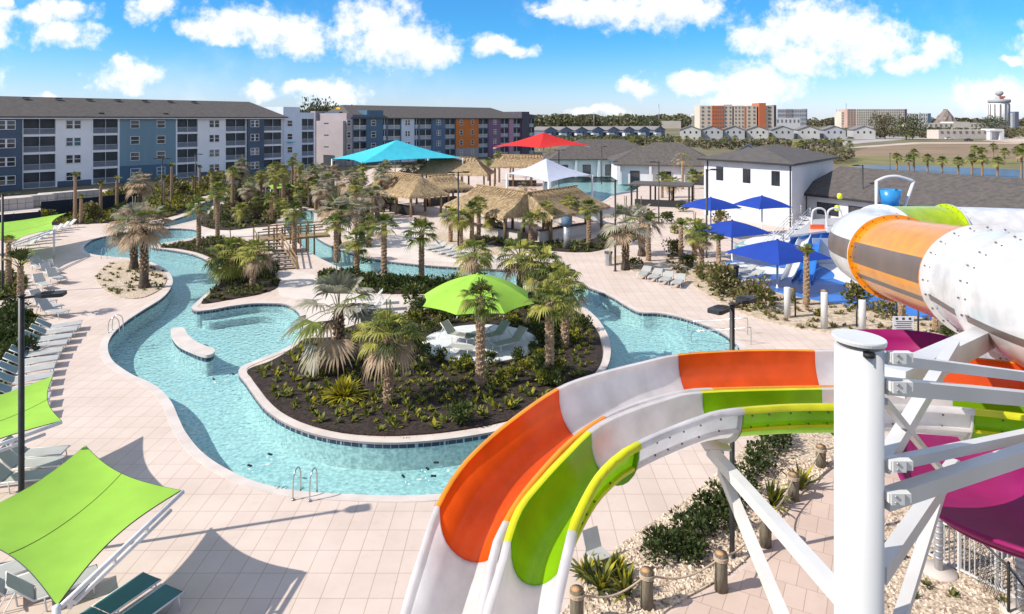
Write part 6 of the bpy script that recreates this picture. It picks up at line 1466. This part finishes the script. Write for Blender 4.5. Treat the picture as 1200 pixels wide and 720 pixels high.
# ang: direction in which the backrest points (0 = away from the viewer)
o_ = ['first', 'second', 'third', 'fourth', 'fifth', 'sixth', 'seventh', 'eighth', 'ninth', 'tenth', 'eleventh', 'twelfth']
feet = [(94, 386), (89, 393), (83, 401), (77, 409.5), (71.5, 418.5), (66.5, 428), (62.5, 438), (60, 449), (58, 461), (57, 474), (56, 487)]
for i, (px, py) in enumerate(feet):
    f = g(px, py); nx = g(*feet[min(i+1, len(feet)-1)]); pv = g(*feet[max(i-1, 0)]); tg = (nx-pv).normalized(); dr = V(-.87, -.47, 0).normalized()
    ang = math.atan2(-dr.x, dr.y); lay(KB, 0, 0, ang, o_[i]+' lounger of the long packed row with dark raised backs, counted from the far end', 'packed row of loungers along the hedge bed', f+dr*1.0).scale = (1.28, 1.08, 1)
for i, (px, py, a, lb) in enumerate(((62, 371, 1.25, 'lounger with its shadow beside the lamp head, closest to the packed row'), (55, 364, 1.2, 'second lounger beyond the lamp head toward the back group'), (50, 358, 1.15, 'lounger partly hidden by the lamp arm on the deck'), (66, 331, 1.0, 'near lounger of the pair facing the cove by the orange palm trunk'), (58, 324, 1.0, 'far lounger of the pair facing the cove by the orange palm trunk'), (50, 338, .95, 'lounger between the orange palm trunk and the lamp arm'), (44, 316, .9, 'teal-shaded lounger at the near edge of the big sail shadow'), (38, 309, .9, 'lounger lying inside the big sail shadow'), (60, 320, .9, 'lounger at the corner of the big sail shadow toward the cove'))):
    lay(KG, px, py, a, lb, 'deck loungers by the cove')
for i, (px, py) in enumerate(((30, 292), (38, 287), (46, 283), (54, 279), (62, 274), (70, 271), (78, 268))):
    lay(KG, px, py, -.55, o_[i]+' lounger of the row beneath the big lime sail, counted from its near end', 'row of loungers beneath the big lime sail')
for i, (px, py) in enumerate(((755, 331), (768, 334), (781, 337.5), (795, 341))):
    lay(KW, px, py-6, -.45, ['pale lounger at the far end of the four by the river bank', 'second pale lounger of the four by the river bank', 'third pale lounger of the four by the river bank', 'pale lounger of the four nearest the sandy bed'][i], 'four pale loungers on the river bank')
for i, (px, py, a, lb) in enumerate(((598, 408, -.9, 'lounger with raised back at the shaded right of the white platform'), (578, 400, -.9, 'lounger at the back of the white platform behind the pole'), (548, 416, -1.9, 'lounger on the sunny front of the white platform'), (556, 402, -1.9, 'lounger left of the umbrella pole on the white platform'), (536, 400, 1.0, 'lounger at the left rim of the white platform'))):
    p = g(px, py, .12); K_ = KG.put(V(p.x, p.y, .13), a, lb, 'loungers on the white platform')
for i, (px, py, a) in enumerate(((505, 292, -.7), (512, 294, -.7), (520, 297, -.7), (528, 299, -.7), (536, 301, -.7), (545, 303, -.7))):
    lay(KW, px, py, a, o_[i]+' lounger of the row on the white sand before the big tiki hut', 'row of loungers on the white sand')
for i, (px, py) in enumerate(((700, 262), (710, 265), (690, 259), (665, 263), (655, 266))):
    lay(KW, px, py, .6, o_[i]+' pale lounger in the sun behind the right wing of the big tiki hut', 'loungers behind the tiki hut wing')
for i, (px, py) in enumerate(((432, 357), (440, 364), (428, 370))): lay(KG, px, py, -1.4, ['lounger at the hedge on the island beach', 'middle lounger on the island beach', 'lounger on the island beach nearest the mulch bed'][i], 'loungers on the island beach')
for i, (px, py, a) in enumerate(((872, 322, -1.1), (880, 328, -1.1), (888, 334, -1.1), (905, 262, .2), (915, 264, .2), (952, 262, .3), (870, 292, 1.0))):
    lay(KW, px, py, a, ['lounger farthest under the largest blue umbrella', 'middle lounger beneath the largest blue umbrella', 'lounger beneath the largest blue umbrella nearest the bin', 'white lounger against the two-storey wall', 'second white lounger against the two-storey wall', 'lounger beside the turquoise wall near the play stairs', 'lounger beneath the middle blue umbrella'][i], 'loungers by the splash pad')
for i, (px, py) in enumerate(((690, 216), (698, 217), (706, 218), (742, 222), (750, 224), (758, 226), (722, 196), (732, 197))): lay(KG, px, py-4 if i > 5 else py-12, .3*i, o_[i]+' little lounger around the adult pool, counted from the pale canopy', 'loungers round the adult pool')
# the two teal loungers in the sail shadow, and the ones under the sail
q1, q2 = g(178, 676, .36), g(204, 690, .36); dr = V(-.42, -.91, 0).normalized()
for q, lb in ((q1, 'flat teal-sling lounger with white frame, the farther of two beside the near lime sail'), (q2, 'flat teal-sling lounger with white frame, nearest the frame edge beside the lime sail')):
    c_ = V(q.x, q.y, 0)+dr*1.0; lay(KT, 0, 0, math.atan2(-dr.x, dr.y), lb, 'two flat teal loungers', c_)
for px, py, a, lb in ((26, 700, 2.2, 'raised lounger peeking out below the lower corner of the near sail'), (60, 706, 2.2, 'folded-up lounger beside the lower corner of the near sail'), (-6, 690, 2.2, 'lounger at the picture edge under the near lime sail'), (34, 556, 1.75, 'lounger behind the lamp post between the two sails'), (22, 572, 1.75, 'lounger just above the edge of the near sail by the lamp post'), (40, 543, 1.75, 'farthest lounger between the two lime sails')):
    lay(KG, px, py, a, lb, 'loungers beside the lime sails')

# ================================================================ lamp posts
def lamp(px, pyb, pytop, arms, label, rz=0.0, base=None, r_=.075):
    f = base or g(px, pyb); h_ = CAMH-(pytop-HY)*f.y/FPX; t = thing('lamp_post', label, 'lamp post', f, rz); b = MB(); b.lathe([(.16, 0), (.16, .04), (r_+.02, .05), (r_, .3), (r_, h_)], 12); b.build('pole', M['black_metal'], t)
    b = MB(); b.lathe([(r_+.03, h_), (r_+.03, h_+.03), (0, h_+.05)], 12); b.build('pole_cap', M['black_metal'], t)
    for a in arms:
        d_ = V(math.cos(a), math.sin(a), 0); s_ = V(-d_.y, d_.x, 0); b = MB(); b.beam(d_*.05+UP*(h_-.06), d_*.42+UP*(h_-.02), .07, .06); o = b.build('arm', M['black_metal'], t)
        b = MB(); z = h_
        q = [d_*.36-s_*.10, d_*.36+s_*.10, d_*.55+s_*.21, d_*.98+s_*.21, d_*1.05+s_*.16, d_*1.05-s_*.16, d_*.98-s_*.21, d_*.55-s_*.21]
        lo = [p+UP*(z-.05) for p in q]; hi = [p*0.985+d_*.01+UP*(z+.05) for p in q]; n_ = len(q)
        b.add(lo+hi, [tuple(range(n_))[::-1], tuple(range(n_, 2*n_))]+[(i, (i+1) % n_, n_+(i+1) % n_, n_+i) for i in range(n_)]); hd = b.build('lamp_head', M['black_metal'], t)
        b = MB(); b.box(d_*.76+UP*(z-.058), (.36, .3, .012), a); b.build('lens', M['lens'], hd)
        b = MB()
        for k in range(4): b.box(d_*(.52+.07*k)+UP*(z+.06), (.02, .3, .03), a)
        b.build('cooling_fin', M['black_metal'], hd)
    return t
lamp(25, 657, 347, (.25,), 'near black lamp post with one flat head, passing in front of two lime sails')
lamp(858, 655, 357, (-2.35, .75), 'black lamp post with two flat heads rising behind the slide', r_=.07)
lamp(3, 345, 228, (.2,), 'black lamp post at the picture edge near the big lime sail')
lamp(721, 318, 212, (2.9,), 'slim lamp post with one arm beside the grey bismarck palm')
lamp(537, 292, 202, (.3, 3.4), 'lamp post with two arms in the palms before the rounded tiki hut')
lamp(828, 302, 199, (0.1,), 'tallest lamp post, at the corner of the white two-storey building')
lamp(772, 262, 190, (3.0,), 'lamp post between the promenade lamp and the pergola')
lamp(655, 222, 176, (.1, 3.2), 'lamp post between the pale canopy and the adult pool'); lamp(705, 216, 172, (.2,), 'lamp post at the far side of the adult pool before the clubhouse')
lamp(1011, 268, 194, (3.0,), 'lamp post standing before the long shingle roof'); lamp(463, 214, 179, (.1, 3.2), 'far lamp post seen against the cyan canopy')
lamp(190, 246, 186, (.2, 3.3), 'lamp post in front of the teal apartment panel'); lamp(229, 230, 181, (.2,), 'thin lamp post before the white balconies of the long block')
lamp(1043, 203, 180, (1.0,), 'thin dark lamp post at the pond bank among the palms', r_=.06); lamp(1198, 216, 190, (1.0,), 'thin dark lamp post at the edge of the pond by the frame edge', r_=.06)

# ================================================================ pool furniture
def ladder(px, py, ang, label, sp=.55):
    t = thing('grab_rail', label, 'pool rail', g(px, py), ang)
    for sx in (-1, 1):
        b = MB(); pts = [V(sx*sp/2, 0, 0.02), V(sx*sp/2, .03, .55), V(sx*sp/2, .14, .80), V(sx*sp/2, .34, .86), V(sx*sp/2, .52, .72), V(sx*sp/2, .58, .40), V(sx*sp/2, .58, -.2)]
        b.tube(smooth_loop(pts, 5, False), .024, 8); b.build('rail', M['chrome'], t)
        b = MB(); b.lathe([(.06, 0), (.06, .02), (.03, .035)], 12, (sx*sp/2, 0, .022)); b.build('flange', M['chrome'], t)
    return t
ladder(353, 587, -.12, 'pair of looped steel grab rails at the near edge of the pool')
ladder(129, 389, -1.4, 'pair of steel grab rails on the left bank by the round planter')
ladder(122, 303, -.1, 'far pair of steel grab rails at the cove edge')
t = thing('handrail', 'long steel handrails leading down the pool entry steps behind the slide', 'pool rail', (0, 0, 0))
for px0, py0 in ((872, 404), (868, 392)):
    a = g(px0+8, py0); c_ = g(px0-60, py0-4, -.3); b = MB(); b.tube(smooth_loop([a, a+UP*.8, a+UP*.9-V(.2, 0, 0), a.lerp(c_, .5)+UP*.7, c_+UP*.5, c_+V(0, 0, -.3)], 4, False), .024, 7); b.build('rail', M['chrome'], t)
# jetty bench in the lagoon
jt = smooth_loop(gp([(200, 388), (203, 385.5), (215, 385), (219, 392), (228, 400), (240, 406), (251, 410), (251, 414), (246, 417), (238, 417), (224, 412), (210, 405), (202, 396)]), 4)
t = thing('pool_island_bench', 'white bench-like curved concrete slab standing in the lagoon water', 'pool bench', (0, 0, 0)); b = MB(); b.prism(jt, -.10, 0.05, bottom=True); b.build('slab_top', M['coping'], t)
b = MB(); b.prism(offset(jt, -.06), POOLDEPTH, -.32); b.build('base', M['plaster'], t)
b = MB(); b.prism(offset(jt, -.05), -.32, -.10); b.build('tile_band', M['tile'], t)
# round white platform
t = thing('round_platform', 'round white concrete platform with loungers on the mulch island', 'platform', (PLAT.x, PLAT.y, 0)); b = MB(); b.lathe([(3.1, 0), (3.1, .10), (3.05, .12), (0, .12)], 64, smooth=False); b.build('slab', M['whitepad'], t)
# clear swim tubes with black handles
def tube_ring(px, py, rz, label):
    p = g(px, py, -.2); t = thing('swim_tube', label, 'swim tube', (p.x, p.y, -.17), rz); b = MB(); b.tube([V(.46*math.cos(a*math.pi/12), .46*math.sin(a*math.pi/12), 0) for a in range(24)], .13, 12, closed=True); b.build('ring', M['clearvinyl'], t)
    for a in (.2, 3.3):
        b = MB(); b.beam(V(.46*math.cos(a-.2), .46*math.sin(a-.2), .15), V(.46*math.cos(a+.2), .46*math.sin(a+.2), .15), .07, .04); b.build('handle', M['black_rubber'], t)
    b = MB(); b.box((.0, -.46, .132), (.14, .10, .008)); b.build('valve_patch', M['white_gel'], t)
for px, py, rz, lb in ((262, 446, .6, 'clear swim tube drifting beside the left tip of the mulch island'), (305, 545, .9, 'clear swim tube nearest the grab rails by the near bank'), (487, 560, .4, 'clear swim tube close to the slide edge'), (510, 556, 1.4, 'clear swim tube half behind the orange flume'), (219, 301, .2, 'small clear tube drifting in the narrow channel by the left mulch bed')): tube_ring(px, py, rz, lb)
# wooden bridge with stairs
br = thing('wooden_bridge', 'weathered wooden footbridge over the river with a flight of stairs and railings', 'bridge', (0, 0, 0))
D0, D1 = g(318, 279, 1.35), g(378, 267, 1.35); D0 = V(D0.x, D0.y, 1.35); D1 = V(D1.x, D0.y+2.0, 1.35)
b = MB(); b.beam(D0+V(-1.2, -.2, -.1), D1+V(1.5, .4, -.1), 1.9, .16); b.build('bridge_deck', M['wood'], br)
b = MB(); ax = (D1-D0).normalized(); sd_ = V(ax.y, -ax.x, 0); Lb = (D1-D0).length
for sg in (-1, 1):
    for h_ in (.45, .95): b.beam(D0+sd_*sg*.9+UP*h_-ax*1.0, D1+sd_*sg*.9+UP*h_+ax*1.4, .05, .10)
b.build('railing', M['wood'], br)
for k in range(6):
    for sg in (-1, 1): p = D0.lerp(D1, k/5)+sd_*sg*.9; b = MB(); b.box((p.x, p.y, .75 if k not in (2, 3) else 1.6), (.12, .12, 3.3 if k not in (2, 3) else 1.6)); b.build('railing_post', M['wood'], br)
Ts, Be = g(311, 280, 1.35), g(333, 317, 0); Ts.z = 1.35; n_ = 9; wdir = V(.93, .36, 0)
for k in range(n_):
    q = (k+.5)/n_; p = Ts.lerp(Be, q); b = MB(); ang = math.atan2(wdir.y, wdir.x); b.box(p+V(0, 0, .02), (1.9, .42, .05), ang); b.build('stair_tread', M['stairdark'], br)
    b = MB(); b.box(p+V(-.03, .20, -.05), (1.86, .03, .12), ang); b.build('stair_riser', M['trim'], br)
b = MB()
for sg in (-1, 1):
    o = wdir*sg*.98; b.beam(Ts+o-UP*.12, Be+o+UP*.02, .07, .28)
b.build('stringer', M['wood'], br); b = MB()
for sg in (-1, 1):
    o = wdir*sg*.98
    for h_ in (.5, .95): b.beam(Ts+o+UP*h_, Be+o+UP*h_, .06, .10)
    for q in (0, .33, .66, 1): p = Ts.lerp(Be, q)+o; b.box(p+UP*.5, (.1, .1, 1.1))
b.build('stair_railing', M['wood'], br)
# white posts, bins, bench, sign
for i, (px, pb, pt) in enumerate(((922.5, 373, 337), (966, 386, 343), (1010.5, 392, 352))):
    f = g(px, pb); h_ = CAMH-(pt-HY)*f.y/FPX; t = thing('white_post', ['round white post farthest from the slide column, next to the tuft trunk', 'middle round white post of three in front of the sandy bed', 'round white post of three closest to the column cap'][i], 'post', f, 0, 'round white posts before the sandy bed')
    b = MB(); b.lathe([(.19, 0), (.19, h_-.02), (.17, h_)], 20); b.build('post_shaft', M['white_steel'], t); b = MB(); b.lathe([(.30, 0), (.30, .03)], 20); b.build('base_plate', M['galv'], t)
for px, py, lb in ((861, 329, 'square dark bin beside the olive shrub and loungers'), (713, 311, 'square grey bin by the promenade lamp'), (664, 292, 'grey pillar water cooler with dark top by the tiki bar')):
    f = g(px, py); t = thing('litter_bin' if 'bin' in lb else 'drink_pillar', lb, 'bin' if 'bin' in lb else 'pillar', f); tall = 'pillar' in lb; h_ = 2.2 if tall else 1.0
    b = MB(); b.lathe([(.28, 0), (.30, h_)], 8 if not tall else 14, smooth=tall); b.build('body', M['galv'] if 'grey' in lb else M['trim'], t); b = MB(); b.lathe([(.34, h_), (.34, h_+.12), (.0, h_+.16)] if not tall else [(.45, h_), (.5, h_+.3), (.4, h_+.75), (0, h_+.8)], 12); b.build('lid', M['trim'] if not tall else M['deeptal'], t)
f = g(1058, 395); t = thing('warning_sign', 'small white warning sign with printed lines and marks beyond the magenta slide', 'sign', f)
b = MB(); b.box((-.45, 0, .55), (.05, .05, 1.1)); b.box((.45, 0, .55), (.05, .05, 1.1)); b.build('sign_leg', M['frame'], t)
b = MB(); b.box((0, -.04, .72), (1.15, .03, .85)); pl_ = b.build('sign_board', M['white_paint'], t); b = MB()
for k in range(3): b.box((-.36+.36*k, -.06, 1.02), (.14, .006, .12))
for r_ in range(5): b.box((random.uniform(-.05, .05), -.06, .86-.11*r_), (.92-.1*(r_ % 2), .006, .035))
b.build('sign_lettering', M['trim'], pl_)
# black rods of the low rope fence by the sandy bed
for i, (px, pb, pt) in enumerate(((932, 372, 350), (1004, 384, 358), (1076, 392, 362), (1050, 380, 355))):
    f = g(px, pb); h_ = CAMH-(pt-HY)*f.y/FPX; t = thing('fence_rod', ['thin black rod right of the first white post', 'thin black rod left of the third white post', 'thin black rod right of the warning sign', 'thin black rod beside the cut palm trunk'][i], 'rod', f); b = MB(); b.lathe([(.05, 0), (.05, h_)], 8); b.build('rod', M['black_metal'], t); b = MB(); b.lathe([(.11, 0), (.11, .03)], 8); b.build('base', M['black_metal'], t)
for i, (px, pb, pt) in enumerate(((928, 352, 338), (966, 358, 340), (1105, 392, 372))):
    f = g(px, pb); h_ = CAMH-(pt-HY)*f.y/FPX; t = thing('log_post', ['log post behind the first white post', 'log post behind the middle white post', 'log post below the white tunnel'][i], 'post', f); b = MB(); b.lathe([(.24, 0), (.22, h_)], 12); b.build('log', M['log'], t); b = MB(); b.lathe([(.215, h_), (0, h_+.01)], 12); b.build('cut_top', M['logtop'], t)
# log posts and rope of the gravel garden under the slide
lp = [(676, 735, 690), (758, 714, 668), (845, 692, 648), (897, 640, 597), (930, 586, 555), (962, 548, 523), (1000, 520, 497)]
ends = []
for i, (px, pb, pt) in enumerate(lp):
    f = g(px, pb); h_ = CAMH-(pt-HY)*f.y/FPX; h_ = max(.75, min(1.15, h_)); ends.append(f+UP*(h_-.12))
    t = thing('log_post', ['log post hidden behind the inner slide lane', 'rope-tied log post beside the yellow-green blades', 'rope-tied log post next to the lamp post under the slide', 'log post behind the crossing white braces', 'log post beside the spiky plant near the column', 'short log post close to the column at the path edge', 'log post behind the white column'][i], 'post', f, 0, 'rope-tied log posts of the gravel garden')
    b = MB(); b.lathe([(.165, 0), (.16, h_*.5), (.165, h_-.015), (.155, h_)], 16); b.build('log', M['log'], t); b = MB(); b.lathe([(.15, h_+.002), (.0, h_+.006)], 16); b.build('cut_top', M['logtop'], t)
    b = MB()
    for k in range(3): b.tube([V(.175*math.cos(a*math.pi/6), .175*math.sin(a*math.pi/6), h_-.16+k*.035) for a in range(12)], .02, 5, closed=True)
    b.build('rope_wrap', M['rope'], t)
for i, (a, c_) in enumerate(zip(ends, ends[1:])):
    pts = [a.lerp(c_, k/10)-UP*(.28*math.sin(math.pi*k/10)) for k in range(11)]; b = MB(); b.tube(pts, .024, 6); o = b.build('rope', M['rope']); tagit(o, ['slack rope from under the slide to the first visible log post', 'slack rope between the two front log posts', 'slack rope from the lamp-post log to the log behind the braces', 'slack rope rising to the log by the spiky plant', 'short slack rope between the two logs near the column', 'last slack rope disappearing behind the white column'][i], 'rope')
# grey side chair under the slide
f = g(702, 668); t = thing('deck_chair', 'pale grey chair with steel legs standing under the slide edge', 'chair', f, .5); b = MB(); b.beam((0, -.25, .42), (0, .25, .42), .5, .03); b.build('seat', M['greysling'], t); b = MB(); b.beam((0, .24, .43), (0, .44, .88), .5, .03); b.build('backrest', M['greysling'], t)
for sx in (-1, 1):
    for sy in (-1, 1): b = MB(); b.tube([(sx*.22, sy*.2, .42), (sx*.26, sy*.3, 0)], .018, 6); b.build('leg', M['chrome'], t)
# metal railing and chain-link fence lower right
rl = thing('metal_railing', 'white metal picket railing under the magenta trough', 'railing', (0, 0, 0)); q0, q1 = g(1086, 648), g(1260, 690); b = MB()
q0 = g(1084, 652); q1 = g(1215, 718); q0.z = q1.z = 0
for h_ in (.12, 1.15): b.beam(q0+UP*h_, q1+UP*h_, .05, .05)
b.build('top_rail', M['white_steel'], rl); b = MB(); n_ = int((q1-q0).length/.12)
for k in range(n_): p = q0.lerp(q1, k/n_); b.box(p+UP*.63, (.022, .022, 1.0))
b.build('picket', M['white_steel'], rl)
for k in range(4): p = q0.lerp(q1, k/3); b = MB(); b.box(p+UP*.62, (.07, .07, 1.24)); b.build('railing_post', M['white_steel'], rl)
cf = thing('chain_link_fence', 'black chain-link fence with sloping posts in the gravel corner', 'fence', (0, 0, 0)); fp = [g(1062, 560), g(1104, 640), g(1182, 722), g(1230, 790)]; b = MB()
for p, q in zip(fp, fp[1:]):
    d_ = q-p; n_ = int(d_.length/.11)
    for k in range(-8, n_+8):
        for sg in (-1, 1):
            s0 = k/n_; s1 = s0+sg*(1.1/d_.length); lo, hi = 0.05, 1.15
            aa, bb = s0, s1
            ta, tb = 0.0, 1.0
            if aa < 0 or aa > 1 or bb < 0 or bb > 1: continue
            b.beam(p.lerp(q, aa)+UP*lo, p.lerp(q, bb)+UP*hi, .008, .008)
b.build('wire_mesh', M['black_metal'], cf)
for p in fp: b = MB(); b.lathe([(.035, 0), (.035, 1.3), (0, 1.33)], 8, (p.x, p.y, 0)); b.build('fence_post', M['black_metal'], cf)
b = MB()
for p, q in zip(fp, fp[1:]): b.tube([p+UP*1.18, q+UP*1.18], .026, 6)
b.build('top_rail', M['black_metal'], cf)
# ================================================================ splash playground
pg = thing('play_structure', 'blue and white splash play structure with stairs, arches and a tipping bucket', 'play structure', (0, 0, 0))
base = g(975, 300); b = MB(); b.prism(gp([(926, 309), (968, 302), (996, 303), (1030, 300), (1040, 288), (1000, 283), (956, 287)]), 0.03, 2.2); b.build('blue_wall', M['bluepad'], pg)
b = MB(); b.prism(gp([(925, 309.6), (968, 302.5), (996, 303.5), (1031, 300.5), (1042, 287), (1000, 282), (954, 286)]), 2.2, 2.36, bottom=True); b.build('deck_rim', M['white_gel'], pg)
s0, s1 = g(944, 277), g(900, 300); s0 = V(s0.x, s0.y, 2.1); n_ = 8
for k in range(n_): p = s0.lerp(V(s1.x, s1.y, .1), (k+.5)/n_); b = MB(); b.box(p, (.55, 2.0, .12), -.3); b.build('stair_tread', M['white_gel'], pg)
b = MB(); e_ = V(s1.x, s1.y, .1)
b.hexa([V(e_.x, e_.y-1.05, .03), V(s0.x+.3, s0.y-1.05, .03), V(s0.x+.3, s0.y+1.05, .03), V(e_.x, e_.y+1.05, .03), V(e_.x, e_.y-1.05, .06), V(s0.x+.3, s0.y-1.05, 2.0), V(s0.x+.3, s0.y+1.05, 2.0), V(e_.x, e_.y+1.05, .06)]); b.build('stair_side', M['white_gel'], pg)
b = MB()
for dy in (-1.1, 1.1):
    for h_ in (.4, .7, 1.0): b.tube([s0+V(0, dy, h_), e_+V(0, dy, h_)], .035, 6)
    for q in (0, .25, .5, .75, 1): p = s0.lerp(e_, q)+V(0, dy, 0); b.tube([p, p+UP*1.0], .035, 6)
b.build('stair_railing', M['white_steel'], pg)
for px, lb in ((958, 0), (976, 1)):
    c_ = g(px, 296); b = MB(); b.tube(smooth_loop([c_+V(-.5, 0, 0), c_+V(-.5, 0, 3.2), c_+V(-.2, 0, 3.9), c_+V(.5, 0, 3.9), c_+V(.8, 0, 3.2), c_+V(.8, 0, 0)], 4, False), .09, 8); b.build('spray_arch', M['white_steel'], pg)
for px, z in ((981, 3.6), (984, 4.7)):
    c_ = g(px, 294); b = MB(); b.lathe([(.0, 0), (.2, .05), (.24, .28), (.2, .5), (0, .58)], 12, c_+UP*z); b.build('yellow_pod', M['yellow_gel'], pg)
c_ = g(955, 300); b = MB(); b.prism([c_+V(-.4, -.1, 0), c_+V(.8, -.1, 0), c_+V(.8, .1, 0), c_+V(-.4, .1, 0)], 2.2, 2.75); b.build('side_panel', M['orange_gel'], pg)
for k_, (qa, qb) in enumerate((((944, 306), (921, 330)), ((956, 307), (944, 333)))):
    a_, e_ = g(*qa), g(*qb); pts_ = smooth_loop([a_+UP*2.3, a_.lerp(e_, .35)+UP*1.5, a_.lerp(e_, .75)+UP*.5, e_+UP*.22], 5, False); sd_ = (e_-a_).cross(UP).normalized(); b = MB()
    b.grid([[p+sd_*(.42*math.cos(math.pi*j/8))-UP*(.36*math.sin(math.pi*j/8)) for j in range(9)] for p in pts_])
    for sg in (-1, 1): b.tube([p+sd_*sg*.42 for p in pts_], .05, 6)
    b.build('slide_chute', M['bluepad'] if k_ else M['white_gel'], pg)
c_ = g(968, 311, 0); b = MB(); b.box(c_+V(0, .4, 1.1), (1.9, .08, 2.1)); b.build('mesh_gate', M['rail'], pg)
bk_ = thing('tipping_bucket', 'blue tipping bucket in a white arched frame above the tunnel slide', 'bucket', (0, 0, 0)); d = 50; c_ = at(1043, 232, d)
b = MB(); b.lathe([(.55, -.75), (.80, .60), (.74, .60), (.50, -.7), (0, -.7)], 20, c_); b.build('bucket', pm('bucket_blue', (.03, .25, .56), None, 2, rough=.3), bk_)
b = MB()
for sg in (-1, 1): b.tube([V(c_.x+sg*.95-.2*sg, c_.y, 2), V(c_.x+sg*(1.0 if sg < 0 else 1.05), c_.y, c_.z-.7), V(c_.x+sg*(1.0 if sg < 0 else 1.75), c_.y, c_.z+1.25)], .12, 8)
b.tube(smooth_loop([V(c_.x-1.0, c_.y, c_.z+1.2), V(c_.x-.3, c_.y, c_.z+1.5), V(c_.x+.6, c_.y, c_.z+1.55), V(c_.x+1.75, c_.y, c_.z+1.2)], 4, False), .12, 8); b.build('frame', M['white_steel'], bk_)
# parked cars far by the road
def car(px, py, m, label, rz=0.0):
    t = thing('parked_car', label, 'car', g(px, py), rz); b = MB(); b.hexa([V(-2.1, -.85, .3), V(2.1, -.85, .3), V(2.1, .85, .3), V(-2.1, .85, .3), V(-2.05, -.82, .95), V(2.05, -.82, .85), V(2.05, .82, .85), V(-2.05, .82, .95)]); b.build('body', m, t)
    b = MB(); b.hexa([V(-1.5, -.78, .95), V(1.0, -.78, .9), V(1.0, .78, .9), V(-1.5, .78, .95), V(-1.1, -.65, 1.5), V(.3, -.65, 1.5), V(.3, .65, 1.5), V(-1.1, .65, 1.5)]); b.build('cabin', M['glass'], t)
    for sx in (-1.35, 1.35):
        for sy in (-.86, .86): b = MB(); b.tube([(sx, sy-.1, .33), (sx, sy+.1, .33)], .33, 12); b.build('wheel', M['black_rubber'], t)
car(1135, 165.5, M['trim'], 'dark car parked at the edge of the dirt field'); car(1112, 163.5, M['white_gel'], 'white car on the far road beside the gate piers'); car(985, 163, M['trim'], 'black car on the far road left of the gabled houses'); car(418, 229, M['bluepad2'], 'blue car parked beneath the cyan canopy'); car(396, 231, M['white_gel'], 'white car parked beneath the cyan canopy corner')
car(452, 228, M['bluepad'], 'second blue car parked below the cyan canopy by the tan palm')
# depth marks set into the coping
def depth_mark(px, py, z, rz, tilt, sz, label, m):
    cu = bpy.data.curves.new('depth_mark', 'FONT'); cu.body = '3 FT'; cu.size = sz; cu.align_x = 'CENTER'; cu.extrude = .001
    o = bpy.data.objects.new('depth_mark', cu); C.objects.link(o); p = g(px, py, z); o.location = p; o.rotation_euler = (tilt, 0, rz); cu.materials.append(m)
    bpy.context.view_layer.update(); me = bpy.data.meshes.new_from_object(o); q = bpy.data.objects.new('depth_mark', me); C.objects.link(q); q.location = o.location; q.rotation_euler = o.rotation_euler; bpy.data.objects.remove(o); o = q; o.name = 'depth_mark'
    tagit(o, label, 'pool marking')
depth_mark(330, 573, .025, -.15, 0, .22, 'small dark 3 FT depth mark on the deck edge left of the near grab rails', M['trim']); depth_mark(476, 514, .025, 0, 0, .16, 'small dark 3 FT depth mark on the island coping above the tile band', M['trim'])
# ================================================================ give each empty its own base point
for o in [x for x in C.objects if x.type == 'EMPTY' and x.location.length < 1e-6 and x.get('category')]:
    ch = kids(o); mn = Vector((1e9,)*3); mxv = Vector((-1e9,)*3)
    for c_ in ch:
        for v_ in c_.bound_box:
            for k in range(3): mn[k] = min(mn[k], v_[k]); mxv[k] = max(mxv[k], v_[k])
    q = Vector(((mn.x+mxv.x)/2, (mn.y+mxv.y)/2, mn.z)); o.location = q
    for c_ in ch: c_.location = c_.location-q
